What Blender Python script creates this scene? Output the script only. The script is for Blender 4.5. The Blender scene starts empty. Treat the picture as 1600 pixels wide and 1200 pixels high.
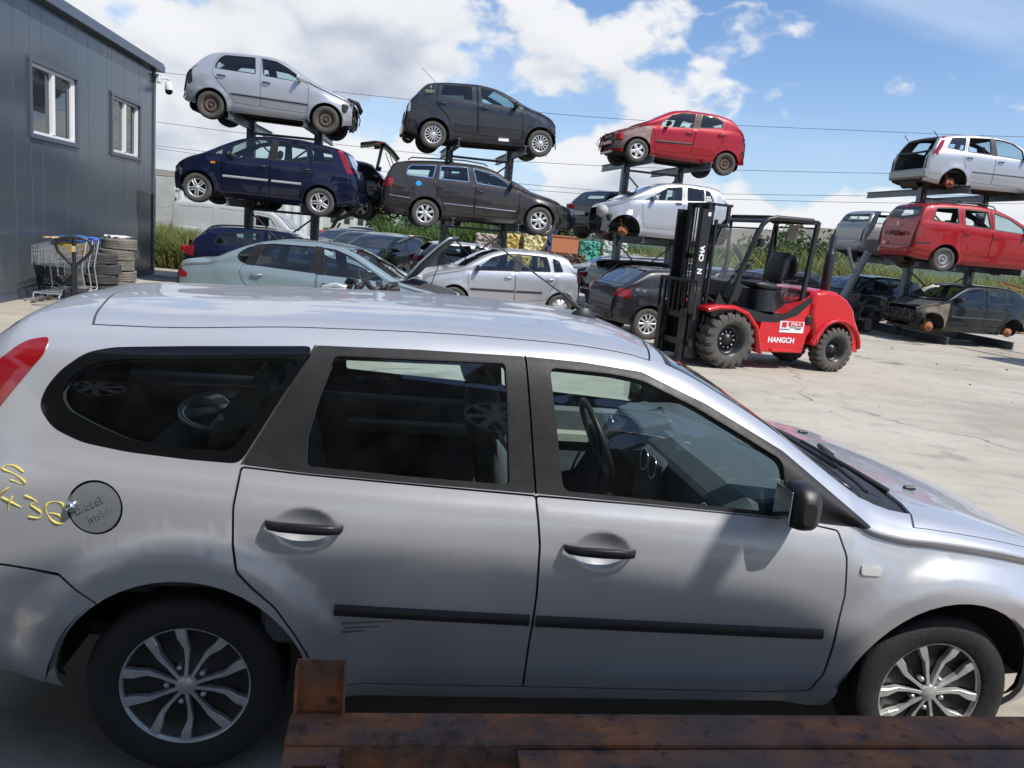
import bpy, bmesh, math, random
import numpy as np
from mathutils import Vector, Matrix, Euler
from mathutils.geometry import delaunay_2d_cdt
random.seed(7)
sc = bpy.context.scene
C = sc.collection
R = math.radians
# ------------------------------------------------------------------ camera
cam = bpy.data.cameras.new('camera')
camo = bpy.data.objects.new('camera', cam); C.objects.link(camo)
PITCH, ROLL, CAMH = R(10.66), R(5.36), 1.829
fw = Vector((0, math.cos(PITCH), -math.sin(PITCH))); up0 = Vector((0, math.sin(PITCH), math.cos(PITCH))); xr = Vector((1, 0, 0))
rx = xr*math.cos(ROLL)+up0*math.sin(ROLL); ru = up0*math.cos(ROLL)-xr*math.sin(ROLL)
m = Matrix((rx, ru, -fw)).transposed().to_4x4(); m.translation = (0, 0, CAMH)
camo.matrix_world = m
cam.sensor_width = 36; cam.lens = 1240/1600*36; cam.clip_start = .05; cam.clip_end = 12000
sc.camera = camo
# ------------------------------------------------------------------ light
SUN = Vector((.50, -.33, .80)).normalized()
sun = bpy.data.lights.new('sun', 'SUN'); sun.energy = 4.4; sun.angle = R(.53); sun.color = (1, .955, .89)
suno = bpy.data.objects.new('sun', sun); C.objects.link(suno)
suno.rotation_euler = SUN.to_track_quat('Z', 'Y').to_euler()
sc.view_settings.view_transform = 'Standard'; sc.view_settings.look = 'None'; sc.view_settings.exposure = .16; sc.view_settings.gamma = 1
sc.cycles.max_bounces = 7; sc.cycles.transparent_max_bounces = 12; sc.cycles.caustics_reflective = False; sc.cycles.caustics_refractive = False
# ------------------------------------------------------------------ world: nishita sky with cumulus
wd = bpy.data.worlds.new('World'); sc.world = wd; wd.use_nodes = True
def N(nt, t, **k):
    n = nt.nodes.new(t)
    ins = k.pop('ins', {})
    for a, b in k.items(): setattr(n, a, b)
    for a, b in ins.items():
        s = n.inputs[a]
        if hasattr(b, 'is_output') or isinstance(b, bpy.types.NodeSocket): nt.links.new(b, s)
        else: s.default_value = b
    return n
def mth(nt, op, a, b=None, c=None, clamp=False):
    n = nt.nodes.new('ShaderNodeMath'); n.operation = op; n.use_clamp = clamp
    for i, v in enumerate((a, b, c)):
        if v is None: continue
        if isinstance(v, bpy.types.NodeSocket): nt.links.new(v, n.inputs[i])
        else: n.inputs[i].default_value = v
    return n.outputs[0]
def vmth(nt, op, a, b=None):
    n = nt.nodes.new('ShaderNodeVectorMath'); n.operation = op
    for i, v in enumerate((a, b)):
        if v is None: continue
        if isinstance(v, bpy.types.NodeSocket): nt.links.new(v, n.inputs[i])
        else: n.inputs[i].default_value = v
    return n
def ramp(nt, fac, stops, interp='LINEAR'):
    n = nt.nodes.new('ShaderNodeValToRGB'); cr = n.color_ramp; cr.interpolation = interp
    while len(cr.elements) > 1: cr.elements.remove(cr.elements[-1])
    for i, (p, c) in enumerate(stops):
        e = cr.elements[0] if i == 0 else cr.elements.new(p)
        e.position = p; e.color = (*c, 1) if len(c) == 3 else c
    nt.links.new(fac, n.inputs[0]); return n.outputs[0]
def mixc(nt, f, a, b, mode='MIX'):
    n = nt.nodes.new('ShaderNodeMix'); n.data_type = 'RGBA'; n.blend_type = mode
    for s, v in ((n.inputs[0], f), (n.inputs[6], a), (n.inputs[7], b)):
        if isinstance(v, bpy.types.NodeSocket): nt.links.new(v, s)
        else: s.default_value = v if not isinstance(v, tuple) or len(v) == 4 else (*v, 1)
    return n.outputs[2]
SKY_S = 3.0
SKY_OFF, SKY_Z, SKY_X, SKY_C, SKY_TINT = (1.9, 5.6, 8.5), -.55, -.12,   .088, (.92, 1.12, 1.38)
def build_world():
    nt = wd.node_tree; nt.nodes.clear()
    out = N(nt, 'ShaderNodeOutputWorld'); bg = N(nt, 'ShaderNodeBackground'); bg.inputs[1].default_value = .1
    sky = N(nt, 'ShaderNodeTexSky', sky_type='NISHITA', sun_disc=False, sun_elevation=math.asin(SUN.z), sun_rotation=math.atan2(SUN.x, SUN.y))
    sky.air_density = 1.0; sky.dust_density = .6; sky.ozone_density = 2.0
    tc = N(nt, 'ShaderNodeTexCoord'); d = tc.outputs['Generated']
    sp = N(nt, 'ShaderNodeSeparateXYZ', ins={0: d}); X, Y, Z = sp.outputs
    # cumulus: direction space with the vertical stretched a little, fine billows folded in
    def P3(zoff=0., zs=1.55): return N(nt, 'ShaderNodeCombineXYZ', ins={0: X, 1: Y, 2: mth(nt, 'MULTIPLY', mth(nt, 'ADD', Z, zoff), zs)}).outputs[0]
    def fbm(v, sc, det, rough, off=(0, 0, 0), dist=0.):
        return N(nt, 'ShaderNodeTexNoise', ins={'Vector': vmth(nt, 'ADD', v, off).outputs[0], 'Scale': sc, 'Detail': det, 'Roughness': rough, 'Distortion': dist}).outputs[0]
    OFF = SKY_OFF
    def dens_at(zoff, det):
        v = P3(zoff)
        big = fbm(v, SKY_S, det, .53, OFF); bil = fbm(v, 8.5, max(det-3, 1), .5, (1.3, 4.1, 2.2))
        bil = mth(nt, 'ABSOLUTE', mth(nt, 'SUBTRACT', mth(nt, 'MULTIPLY', bil, 2.), 1.))
        return mth(nt, 'ADD', big, mth(nt, 'MULTIPLY', mth(nt, 'SUBTRACT', .22, bil), .22))
    # cover: thick near the horizon and toward the left, broken overhead
    zc = mth(nt, 'MAXIMUM', Z, 0.)
    cov = mth(nt, 'ADD', mth(nt, 'MULTIPLY', zc, SKY_Z), mth(nt, 'MULTIPLY', X, SKY_X)); cov = mth(nt, 'ADD', cov, mth(nt, 'ADD', SKY_C, mth(nt, 'MULTIPLY', mth(nt, 'POWER', 2.718, mth(nt, 'MULTIPLY', zc, -8.)), .105)))
    c0 = mth(nt, 'ADD', dens_at(0., 7.), cov); c1 = mth(nt, 'ADD', dens_at(.045, 5.), cov)
    mask = N(nt, 'ShaderNodeMapRange', interpolation_type='SMOOTHSTEP', ins={0: c0, 1: .50, 2: .555, 3: 0., 4: 1.}).outputs[0]
    thick = N(nt, 'ShaderNodeMapRange', ins={0: c1, 1: .52, 2: .90, 3: 0., 4: 1.}).outputs[0]
    rim = N(nt, 'ShaderNodeMapRange', ins={0: mth(nt, 'SUBTRACT', c0, c1), 1: -.10, 2: .09, 3: .55, 4: 0.}).outputs[0]
    sh = mth(nt, 'ADD', mth(nt, 'MULTIPLY', thick, .62), mth(nt, 'MULTIPLY', rim, thick), clamp=True)
    ccol = ramp(nt, sh, [(0, (8.0, 8.15, 8.4)), (.22, (7.4, 7.6, 8.0)), (.5, (5.3, 5.8, 6.7)), (1, (3.4, 4.0, 5.0))])
    # pale haze toward the horizon and thin high veil
    ve = fbm(P3(0., 4.), 1.7, 5., .6, (.7, .2, 5.), .5)
    veil = N(nt, 'ShaderNodeMapRange', interpolation_type='SMOOTHSTEP', ins={0: mth(nt, 'ADD', ve, mth(nt, 'MULTIPLY', X, -.22)), 1: .42, 2: .72, 3: 0., 4: .55}).outputs[0]
    hz = mth(nt, 'POWER', 2.718, mth(nt, 'MULTIPLY', zc, -9.5)); hz = mth(nt, 'MULTIPLY', hz, .8)
    skyc = mixc(nt, 1, sky.outputs[0], SKY_TINT, 'MULTIPLY')
    c = mixc(nt, veil, skyc, (6.0, 7.2, 8.8)); c = mixc(nt, hz, c, (6.4, 7.5, 9.0))
    c = mixc(nt, mask, c, ccol)
    nt.links.new(c, bg.inputs[0]); nt.links.new(bg.outputs[0], out.inputs[0])
build_world()

wd.cycles.sampling_method = 'MANUAL'; wd.cycles.sample_map_resolution = 512
# ------------------------------------------------------------------ numeric surface tools
def pchip(xs, ys):
    xs = np.asarray(xs, float); ys = np.asarray(ys, float); h = np.diff(xs); d = np.diff(ys)/h
    mm = np.zeros(len(xs))
    for i in range(1, len(xs)-1):
        if d[i-1]*d[i] > 0:
            w1 = 2*h[i]+h[i-1]; w2 = h[i]+2*h[i-1]; mm[i] = (w1+w2)/(w1/d[i-1]+w2/d[i])
    mm[0] = d[0]; mm[-1] = d[-1]
    def f(x):
        x = np.clip(np.asarray(x, float), xs[0], xs[-1]); i = np.clip(np.searchsorted(xs, x)-1, 0, len(h)-1)
        t = (x-xs[i])/h[i]
        return ((1+2*t)*(1-t)**2)*ys[i]+t*(1-t)**2*h[i]*mm[i]+t*t*(3-2*t)*ys[i+1]+t*t*(t-1)*h[i]*mm[i+1]
    return f
def tab(pts): return pchip([p[0] for p in pts], [p[1] for p in pts])
def smooth(a, b, x):
    t = np.clip((x-a)/(b-a), 0, 1); return t*t*(3-2*t)
TK = np.array([0, .09, .24, .50, .74, .84, 1.30, 1.42, 1.76, 2.2])   # section knots, about metres of girth
class Surf:
    """Half body: cross-sections along x, girth parameter t from sill (0) to the roof centre (2.2)."""
    def __init__(s, top, belt, bot, W, tumble=.42, plan=None, arches=(), flare=.02, fr=(.0, .12), drop=.05, low=.05, mid=.62, dents=()):
        s.top = tab(top); s.beltf = tab(belt); s.botf = tab(bot); s.W = W; s.k = tumble
        s.x0, s.x1 = top[0][0], top[-1][0]
        s.plan = tab(plan); drop = tab(drop) if isinstance(drop, list) else (lambda x, d=drop: d*np.clip((s.top(x)-.45)/.5, .2, 1)); s.arches = arches; s.flare = flare; s.fr = fr; s.drop = drop; s.low = low; s.mid = mid; s.dents = dents
    def keys(s, x):
        w = s.W*s.plan(x); top = s.top(x); rail = top-s.drop(x); bot = s.botf(x)
        belt = np.minimum(s.beltf(x), rail-.055)
        wb = w-.045; wr = wb-.0-np.maximum(rail-belt-.03, 0)*s.k
        md = np.minimum(s.mid, belt-.16)
        Y = [w-s.low-.05, w-s.low, w-s.low*.45, w, w-.012, wb, wr, wr-.055, wr*.55, 0*wr]
        Z = [bot, bot+.07, bot+.07+(md-bot-.07)*.42, md, belt-.075, belt, rail, rail+.4*(top-rail)+.004, top-.009, top]
        return np.array(Y), np.array(Z)
    def raw(s, x, t):
        x = np.asarray(x, float); t = np.clip(np.asarray(t, float), -.2, TK[-1])
        Y, Z = s.keys(x); K = len(TK); h = np.diff(TK)
        i = np.clip(np.searchsorted(TK, t, side='right')-1, 0, K-2); a = np.arange(len(x))
        def tang(P):
            d = np.diff(P, axis=0)/h[:, None]; M = np.zeros_like(P); M[0] = d[0]; M[-1] = d[-1]
            for k in range(1, K-1): M[k] = (d[k-1]*h[k]+d[k]*h[k-1])/(h[k-1]+h[k])
            return M
        MY, MZ = tang(Y), tang(Z); MZ[-1] = 0
        MZ[5] = (Z[6]-Z[5])/h[5]*.9; MY[5] = (Y[6]-Y[5])/h[5]*.9+0*(Y[5]-Y[4])/h[4]
        hh = h[i]; u = (t-TK[i])/hh
        def ev(P, M): return ((1+2*u)*(1-u)**2)*P[i, a]+u*(1-u)**2*hh*M[i, a]+u*u*(3-2*u)*P[i+1, a]+u*u*(u-1)*hh*M[i+1, a]
        y, z = ev(Y, MY), ev(Z, MZ)
        side = 1-smooth(.70, .95, t)
        for (xa, za, ra) in s.arches:
            r = np.hypot(x-xa, z-za)
            y = y+s.flare*side*(1-smooth(ra+s.fr[0], ra+s.fr[1], r))
        for (dx_, dz_, rx_, rz_, dp_) in s.dents: y = y-dp_*np.clip(1-((x-dx_)/rx_)**2-((z-dz_)/rz_)**2, 0, 1)**1.35
        return y, z
    def P(s, x, t):
        y, z = s.raw(x, t); return np.stack([x, -y, z], -1)          # near (right-hand) side has y < 0
    def Nrm(s, x, t):
        e = 2e-3; x = np.asarray(x, float); t = np.asarray(t, float)
        du = s.P(np.minimum(x+e, s.x1), t)-s.P(np.maximum(x-e, s.x0), t); dv = s.P(x, np.minimum(t+e, TK[-1]))-s.P(x, np.maximum(t-e, -.19))
        n = np.cross(du, dv); l = np.linalg.norm(n, axis=-1, keepdims=True); return n/np.maximum(l, 1e-12)
    def tz(s, x, z, hi=1.42):
        """girth parameter at which the side reaches height z"""
        x = np.atleast_1d(np.asarray(x, float)); z = np.atleast_1d(np.asarray(z, float))
        lo = np.zeros(len(x)); h2 = np.full(len(x), hi)
        for _ in range(26):
            mm = (lo+h2)/2; zz = s.raw(x, mm)[1]; g = zz < z; lo = np.where(g, mm, lo); h2 = np.where(g, h2, mm)
        r = (lo+h2)/2; z0 = s.raw(x, 0*x)[1]
        return np.where(z < z0, (z-z0)*1.0, r)
def inpoly(px, py, poly):
    c = np.zeros(len(px), bool); n = len(poly); P = np.asarray(poly)
    for i in range(n):
        x1, y1 = P[i]; x2, y2 = P[i-1]
        if y1 == y2: continue
        k = ((y1 > py) != (y2 > py)) & (px < (x2-x1)*(py-y1)/(y2-y1)+x1); c ^= k
    return c
def densify(poly, d, closed=True):
    o = []; n = len(poly)
    for i in range(n if closed else n-1):
        a = np.array(poly[i], float); b = np.array(poly[(i+1) % n], float); k = max(1, int(np.linalg.norm(b-a)/d))
        for j in range(k): o.append(tuple(a+(b-a)*j/k))
    if not closed: o.append(tuple(poly[-1]))
    return o
def rounded(poly, r, k=4):
    """round the corners of a closed polygon"""
    o = []; n = len(poly)
    for i in range(n):
        p = np.array(poly[i], float); a = np.array(poly[i-1], float); b = np.array(poly[(i+1) % n], float)
        la, lb = np.linalg.norm(a-p), np.linalg.norm(b-p); q = min(r, la*.45, lb*.45)
        s0 = p+(a-p)/max(la, 1e-9)*q; s1 = p+(b-p)/max(lb, 1e-9)*q
        for j in range(k+1):
            t = j/k; o.append(tuple((1-t)**2*s0+2*t*(1-t)*p+t*t*s1))
    return o
def inset(poly, d):
    P = np.asarray(poly, float); n = len(P); a = 0
    for i in range(n): a += P[i-1][0]*P[i][1]-P[i][0]*P[i-1][1]
    sg = 1 if a > 0 else -1; o = []
    for i in range(n):
        e0 = P[i]-P[i-1]; e1 = P[(i+1) % n]-P[i]
        n0 = np.array([-e0[1], e0[0]])/max(np.hypot(*e0), 1e-9); n1 = np.array([-e1[1], e1[0]])/max(np.hypot(*e1), 1e-9)
        b = n0+n1; l = np.hypot(*b)
        b = b/l if l > 1e-6 else n0
        q = d/max(.5, b@n0); o.append(tuple(P[i]+sg*b*q))
    return o
# ------------------------------------------------------------------ objects
KIDS = {}
def obj(name, me, mat, parent=None, loc=None, rot=None):
    o = bpy.data.objects.new(name, me); C.objects.link(o)
    if mat is not None:
        if len(me.materials) == 0: me.materials.append(mat)
        elif me.materials[0] != mat: o.material_slots[0].link = 'OBJECT'; o.material_slots[0].material = mat
    if parent is not None: o.parent = parent; KIDS.setdefault(parent.name, []).append(o)
    if loc is not None: o.location = loc
    if rot is not None: o.rotation_euler = rot
    return o
def tag(o, label=None, cat=None, group=None, kind=None):
    for k, v in (('label', label), ('category', cat), ('group', group), ('kind', kind)):
        if v: o[k] = v
    return o
def empty(name, label, cat, loc=(0, 0, 0), rot=(0, 0, 0), group=None):
    o = bpy.data.objects.new(name, None); C.objects.link(o); o.empty_display_size = .1
    o.location = loc; o.rotation_euler = rot; return tag(o, label, cat, group)
def copy_tree(o, parent=None):
    c = o.copy(); C.objects.link(c); c.parent = parent
    if parent is not None: KIDS.setdefault(parent.name, []).append(c)
    for ch in KIDS.get(o.name, ()): copy_tree(ch, c)
    return c
def family(o):
    for ch in KIDS.get(o.name, ()):
        yield ch
        yield from family(ch)
def mesh_np(name, V, F, nrm=None, smooth=True):
    me = bpy.data.meshes.new(name); me.from_pydata([tuple(v) for v in V], [], [tuple(int(i) for i in f) for f in F])
    if smooth: me.polygons.foreach_set('use_smooth', [True]*len(me.polygons))
    me.update()
    if nrm is not None and len(nrm) == len(me.vertices):
        try: me.normals_split_custom_set_from_vertices([tuple(n) for n in nrm])
        except Exception: pass
    return me
class MB:
    """collects simple shapes into one mesh"""
    def __init__(s, M=None): s.V = []; s.F = []; s.S = []; s.M = M or Matrix()
    def add(s, V, F, sm=False):
        b = len(s.V); s.V += [tuple(s.M @ Vector(v)) for v in V]; s.F += [tuple(i+b for i in f) for f in F]; s.S += [sm]*len(F); return s
    def box(s, c, d, rot=None, ch=0.0):
        x, y, z = (q/2 for q in d); M = (Euler(rot).to_matrix() if rot is not None else Matrix.Identity(3)); c = Vector(c)
        if ch <= 0:
            P = [(-x, -y, -z), (x, -y, -z), (x, y, -z), (-x, y, -z), (-x, -y, z), (x, -y, z), (x, y, z), (-x, y, z)]
            F = [(0, 3, 2, 1), (4, 5, 6, 7), (0, 1, 5, 4), (1, 2, 6, 5), (2, 3, 7, 6), (3, 0, 4, 7)]
        else:
            P = []; k = ch
            for sx in (-1, 1):
                for sy in (-1, 1):
                    for sz in (-1, 1): P += [(sx*(x-k), sy*(y-k), sz*z), (sx*(x-k), sy*y, sz*(z-k)), (sx*x, sy*(y-k), sz*(z-k))]
            bm = bmesh.new(); vs = [bm.verts.new(p) for p in P]; r = bmesh.ops.convex_hull(bm, input=vs)
            bm.verts.ensure_lookup_table(); bm.normal_update(); bm.verts.index_update()
            P = [v.co.copy() for v in bm.verts]; F = [[v.index for v in f.verts] for f in bm.faces]; bm.free()
        return s.add([c+M @ Vector(p) for p in P], F)
    def tube(s, pts, r, n=8, cap=True, sm=True, closed=False):
        pts = [Vector(p) for p in pts]; V = []; F = []; m_ = len(pts); nv = None
        rs = r if isinstance(r, (list, tuple)) else [r]*m_
        for i, p in enumerate(pts):
            a = pts[i-1] if (i > 0 or closed) else p; b = pts[(i+1) % m_] if (i < m_-1 or closed) else p
            d = (b-a).normalized()
            if nv is None:
                nv = d.orthogonal().normalized()
            nv = (nv-d*nv.dot(d)).normalized(); bv = d.cross(nv)
            for k in range(n):
                t = 2*math.pi*k/n; V.append(p+(nv*math.cos(t)+bv*math.sin(t))*rs[i])
        for i in range(m_ if closed else m_-1):
            j = (i+1) % m_
            for k in range(n): F.append((i*n+k, i*n+(k+1) % n, j*n+(k+1) % n, j*n+k))
        s.add(V, F, sm)
        if cap and not closed: s.add(V[:n], [tuple(range(n))[::-1]]); s.add(V[-n:], [tuple(range(n))])
        return s
    def lathe(s, prof, axis='Y', n=32, c=(0, 0, 0), a0=0, a1=2*math.pi, sm=True):
        """prof: list of (radius, along axis)"""
        V = []; F = []; c = Vector(c); full = abs(a1-a0-2*math.pi) < 1e-6; m_ = n if full else n+1
        for i in range(m_):
            t = a0+(a1-a0)*i/n; ct, st = math.cos(t), math.sin(t)
            for r, h in prof:
                V.append(c+Vector({'Y': (r*ct, h, r*st), 'Z': (r*ct, r*st, h), 'X': (h, r*ct, r*st)}[axis]))
        k = len(prof)
        for i in range(n):
            j = (i+1) % m_
            for q in range(k-1): F.append((i*k+q, j*k+q, j*k+q+1, i*k+q+1))
        return s.add(V, F, sm)
    def plate(s, poly, h0, h1, axis='Y', sm=False):
        """flat polygon extruded along an axis; poly in the other two coordinates"""
        n = len(poly); f = {'Y': lambda p, h: (p[0], h, p[1]), 'Z': lambda p, h: (p[0], p[1], h), 'X': lambda p, h: (h, p[0], p[1])}[axis]
        V = [f(p, h0) for p in poly]+[f(p, h1) for p in poly]
        return s.add(V, [tuple(range(n)), tuple(range(2*n-1, n-1, -1))]+[(i, (i+1) % n, n+(i+1) % n, n+i) for i in range(n)], sm)
    def loft(s, rings, closed=True, cap=True, sm=True):
        n = len(rings[0]); V = [p for r in rings for p in r]; F = []
        for i in range(len(rings)-1):
            for k in range(n if closed else n-1): F.append((i*n+k, i*n+(k+1) % n, (i+1)*n+(k+1) % n, (i+1)*n+k))
        s.add(V, F, sm)
        if cap and closed: s.add(rings[0], [tuple(range(n))[::-1]]); s.add(rings[-1], [tuple(range(n))])
        return s
    def mesh(s, name='m'):
        me = bpy.data.meshes.new(name); me.from_pydata(s.V, [], s.F); me.polygons.foreach_set('use_smooth', s.S); me.update()
        bm = bmesh.new(); bm.from_mesh(me); bmesh.ops.recalc_face_normals(bm, faces=bm.faces); bm.to_mesh(me); bm.free(); return me
    def build(s, name, mat, parent=None, loc=None, rot=None, bevel=0):
        o = obj(name, s.mesh(name), mat, parent, loc, rot)
        if bevel:
            b = o.modifiers.new('bevel', 'BEVEL'); b.width = bevel; b.segments = 2; b.limit_method = 'ANGLE'; b.angle_limit = R(40)
        return o
# ------------------------------------------------------------------ materials
MATS = {}
def mat(name, fn):
    if name not in MATS:
        mt = bpy.data.materials.new(name); mt.use_nodes = True; nt = mt.node_tree; b = nt.nodes['Principled BSDF']; fn(nt, b); MATS[name] = mt
    return MATS[name]
def noise(nt, scale, detail=4, rough=.55, vec=None, obj_=True):
    if vec is None: vec = N(nt, 'ShaderNodeTexCoord').outputs['Object' if obj_ else 'Generated']
    return N(nt, 'ShaderNodeTexNoise', ins={'Vector': vec, 'Scale': scale, 'Detail': detail, 'Roughness': rough}).outputs[0]
def plain(name, col, rough=.5, metal=0., var=.12, scale=8., bump=0., coat=0., spec=.5):
    def fn(nt, b):
        n = noise(nt, scale)
        k = mth(nt, 'ADD', mth(nt, 'MULTIPLY', mth(nt, 'SUBTRACT', n, .5), var*4), 1.)
        c = vmth(nt, 'SCALE', tuple(col)); nt.links.new(k, c.inputs[3]); nt.links.new(c.outputs[0], b.inputs['Base Color'])
        nt.links.new(mth(nt, 'ADD', mth(nt, 'MULTIPLY', mth(nt, 'SUBTRACT', n, .5), .3), rough, clamp=True), b.inputs['Roughness'])
        b.inputs['Metallic'].default_value = metal; b.inputs['Coat Weight'].default_value = coat; b.inputs['Coat Roughness'].default_value = .05
        b.inputs['Specular IOR Level'].default_value = spec
        if bump:
            bp = N(nt, 'ShaderNodeBump', ins={'Strength': bump, 'Distance': .01, 'Height': noise(nt, scale*6, 5)}); nt.links.new(bp.outputs[0], b.inputs['Normal'])
    return mat(name, fn)
def paint(name, col, metal=.0, rough=.38, dust=.25, coat=.75):
    """car paint with clear coat, dusty film and the odd scuff"""
    def fn(nt, b):
        o = N(nt, 'ShaderNodeTexCoord').outputs['Object']
        z = N(nt, 'ShaderNodeSeparateXYZ', ins={0: o}).outputs[2]
        n = noise(nt, 2.2, 6, .62, o); n2 = noise(nt, 40., 3, .6, o)
        low = N(nt, 'ShaderNodeMapRange', ins={0: z, 1: .55, 2: .2, 3: 0., 4: 1.}).outputs[0]
        dz = mth(nt, 'MULTIPLY', mth(nt, 'ADD', N(nt, 'ShaderNodeMapRange', ins={0: n, 1: .42, 2: .75, 3: 0., 4: .6}).outputs[0], mth(nt, 'MULTIPLY', low, .5)), dust, clamp=True)
        strk = noise(nt, 2., 5, .65, N(nt, 'ShaderNodeMapping', ins={0: o, 3: (14., 14., .9)}).outputs[0])
        dz = mth(nt, 'ADD', dz, mth(nt, 'MULTIPLY', N(nt, 'ShaderNodeMapRange', ins={0: strk, 1: .55, 2: .8, 3: 0., 4: .7}).outputs[0], dust), clamp=True)
        c = mixc(nt, dz, tuple(col), (.34, .32, .29))
        nt.links.new(c, b.inputs['Base Color']); b.inputs['Metallic'].default_value = metal; b.inputs['Specular IOR Level'].default_value = .18
        nt.links.new(mth(nt, 'ADD', rough, mth(nt, 'MULTIPLY', dz, .5), clamp=True), b.inputs['Roughness'])
        st = N(nt, 'ShaderNodeMapping', ins={0: o, 3: (3., 3., .7)}).outputs[0]
        hgt = mth(nt, 'ADD', noise(nt, 2.6, 2, .5, o), mth(nt, 'MULTIPLY', noise(nt, 90., 2, .5, o), .012))
        bp = N(nt, 'ShaderNodeBump', ins={'Strength': .35, 'Distance': .006, 'Height': hgt}); nt.links.new(bp.outputs[0], b.inputs['Normal']); nt.links.new(bp.outputs[0], b.inputs['Coat Normal'])
        b.inputs['Coat Weight'].default_value = coat
        nt.links.new(mth(nt, 'ADD', .012, mth(nt, 'MULTIPLY', mth(nt, 'ADD', dz, mth(nt, 'MULTIPLY', n2, .05)), .35)), b.inputs['Coat Roughness'])
    return mat(name, fn)
def glass(name, tint=(.62, .74, .72), dirt=.007):
    def fn(nt, b):
        nt.nodes.remove(b); out = [n for n in nt.nodes if n.type == 'OUTPUT_MATERIAL'][0]
        tr = N(nt, 'ShaderNodeBsdfTransparent', ins={0: (*tint, 1)}); gl = N(nt, 'ShaderNodeBsdfGlossy', ins={0: (1, 1, 1, 1), 1: .01})
        bf = N(nt, 'ShaderNodeNewGeometry').outputs['Backfacing']; fr = N(nt, 'ShaderNodeFresnel', ins={0: mth(nt, 'SUBTRACT', 1.5, mth(nt, 'MULTIPLY', bf, 1.5-1/1.5))}).outputs[0]
        m1 = N(nt, 'ShaderNodeMixShader', ins={0: mth(nt, 'MULTIPLY', fr, 1.5, clamp=True), 1: tr.outputs[0], 2: gl.outputs[0]})
        df = N(nt, 'ShaderNodeBsdfDiffuse', ins={0: (.5, .5, .48, 1)})
        nn = noise(nt, 5., 7, .7)
        m2 = N(nt, 'ShaderNodeMixShader', ins={0: N(nt, 'ShaderNodeMapRange', ins={0: nn, 1: .4, 2: .8, 3: dirt*.25, 4: dirt*2.2}).outputs[0], 1: m1.outputs[0], 2: df.outputs[0]})
        nt.links.new(m2.outputs[0], out.inputs[0])
    return mat(name, fn)
def rusty(name, a, b_, scale=6., rough=.8, metal=0.):
    def fn(nt, b):
        o = N(nt, 'ShaderNodeTexCoord').outputs['Object']; st = N(nt, 'ShaderNodeMapping', ins={0: o, 3: (.8, 1.2, 1.2)}).outputs[0]
        n = noise(nt, scale, 9, .7, st); n2 = noise(nt, scale*.35, 5, .62, o); n3 = noise(nt, scale*12, 5, .72, o); n4 = noise(nt, scale*3., 6, .65, o)
        dk = tuple(.35*q for q in b_)
        c = ramp(nt, n, [(.30, dk), (.44, b_), (.56, a), (.68, tuple(min(.8, 1.5*q) for q in a))])
        c = mixc(nt, N(nt, 'ShaderNodeMapRange', ins={0: n2, 1: .50, 2: .60, 3: 0., 4: .6}).outputs[0], c, (.15, .115, .095))
        c = mixc(nt, N(nt, 'ShaderNodeMapRange', ins={0: n4, 1: .56, 2: .66, 3: 0., 4: .8}).outputs[0], c, dk)
        c = mixc(nt, N(nt, 'ShaderNodeMapRange', ins={0: n3, 1: .60, 2: .72, 3: 0., 4: .55}).outputs[0], c, tuple(min(.8, 1.9*q) for q in a))
        nt.links.new(c, b.inputs['Base Color']); nt.links.new(mth(nt, 'ADD', rough-.25, mth(nt, 'MULTIPLY', n4, .5)), b.inputs['Roughness']); b.inputs['Metallic'].default_value = metal
        bp = N(nt, 'ShaderNodeBump', ins={'Strength': .8, 'Distance': .006, 'Height': mth(nt, 'ADD', n4, mth(nt, 'MULTIPLY', n3, .5))}); nt.links.new(bp.outputs[0], b.inputs['Normal'])
    return mat(name, fn)
M_RUB = plain('rubber', (.022, .022, .022), .72, var=.25, scale=12, bump=.25)
M_RUBD = plain('dusty_rubber', (.075, .07, .062), .85, var=.25, scale=9, bump=.3)
M_BLK = plain('black_plastic', (.022, .022, .024), .45, var=.15, scale=20)
M_TRIM = plain('black_trim', (.016, .016, .018), .5, var=.2, scale=14, bump=.06, spec=.35)
M_DARK = plain('dark_interior', (.05, .052, .055), .8, var=.2)
M_SEAT = plain('seat_cloth', (.085, .088, .098), .95, var=.25, scale=30)
M_DASH = plain('dash_plastic', (.10, .11, .12), .62, var=.12, scale=30)
M_UND = plain('underbody', (.045, .04, .034), .9, var=.4, scale=5, bump=.4)
M_LINER = plain('wheel_liner', (.018, .018, .018), .95, var=.2)
M_CHR = plain('chrome', (.75, .76, .78), .12, 1., var=.03)
M_ALU = plain('alloy', (.62, .62, .61), .38, .55, var=.08, scale=15)
M_STEEL = rusty('rusty_steel_wheel', (.16, .085, .05), (.10, .085, .075), 14.)
M_STEELD = plain('dark_steel_wheel', (.03, .03, .03), .6, .2, var=.3)
M_DISC = rusty('rusty_brake_disc', (.38, .12, .04), (.24, .10, .05), 10.)
M_GLASS = glass('window_glass', (.80, .91, .89))
M_GLASSD = glass('tinted_glass', (.30, .36, .36))
M_LAMP = mat('lamp_clear', lambda nt, b: (setattr(b.inputs['Base Color'], 'default_value', (.62, .64, .66, 1)), setattr(b.inputs['Roughness'], 'default_value', .12), setattr(b.inputs['Metallic'], 'default_value', .4)))
M_RED = mat('lamp_red', lambda nt, b: (setattr(b.inputs['Base Color'], 'default_value', (.26, .006, .010, 1)), setattr(b.inputs['Roughness'], 'default_value', .1), setattr(b.inputs['Coat Weight'], 'default_value', 1.)))
M_AMB = plain('lamp_amber', (.7, .22, .03), .2, var=.03)
M_GALV = plain('rack_steel', (.17, .195, .22), .5, .45, var=.25, scale=7)
M_WIRE = plain('cable', (.03, .03, .03), .7)
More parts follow.
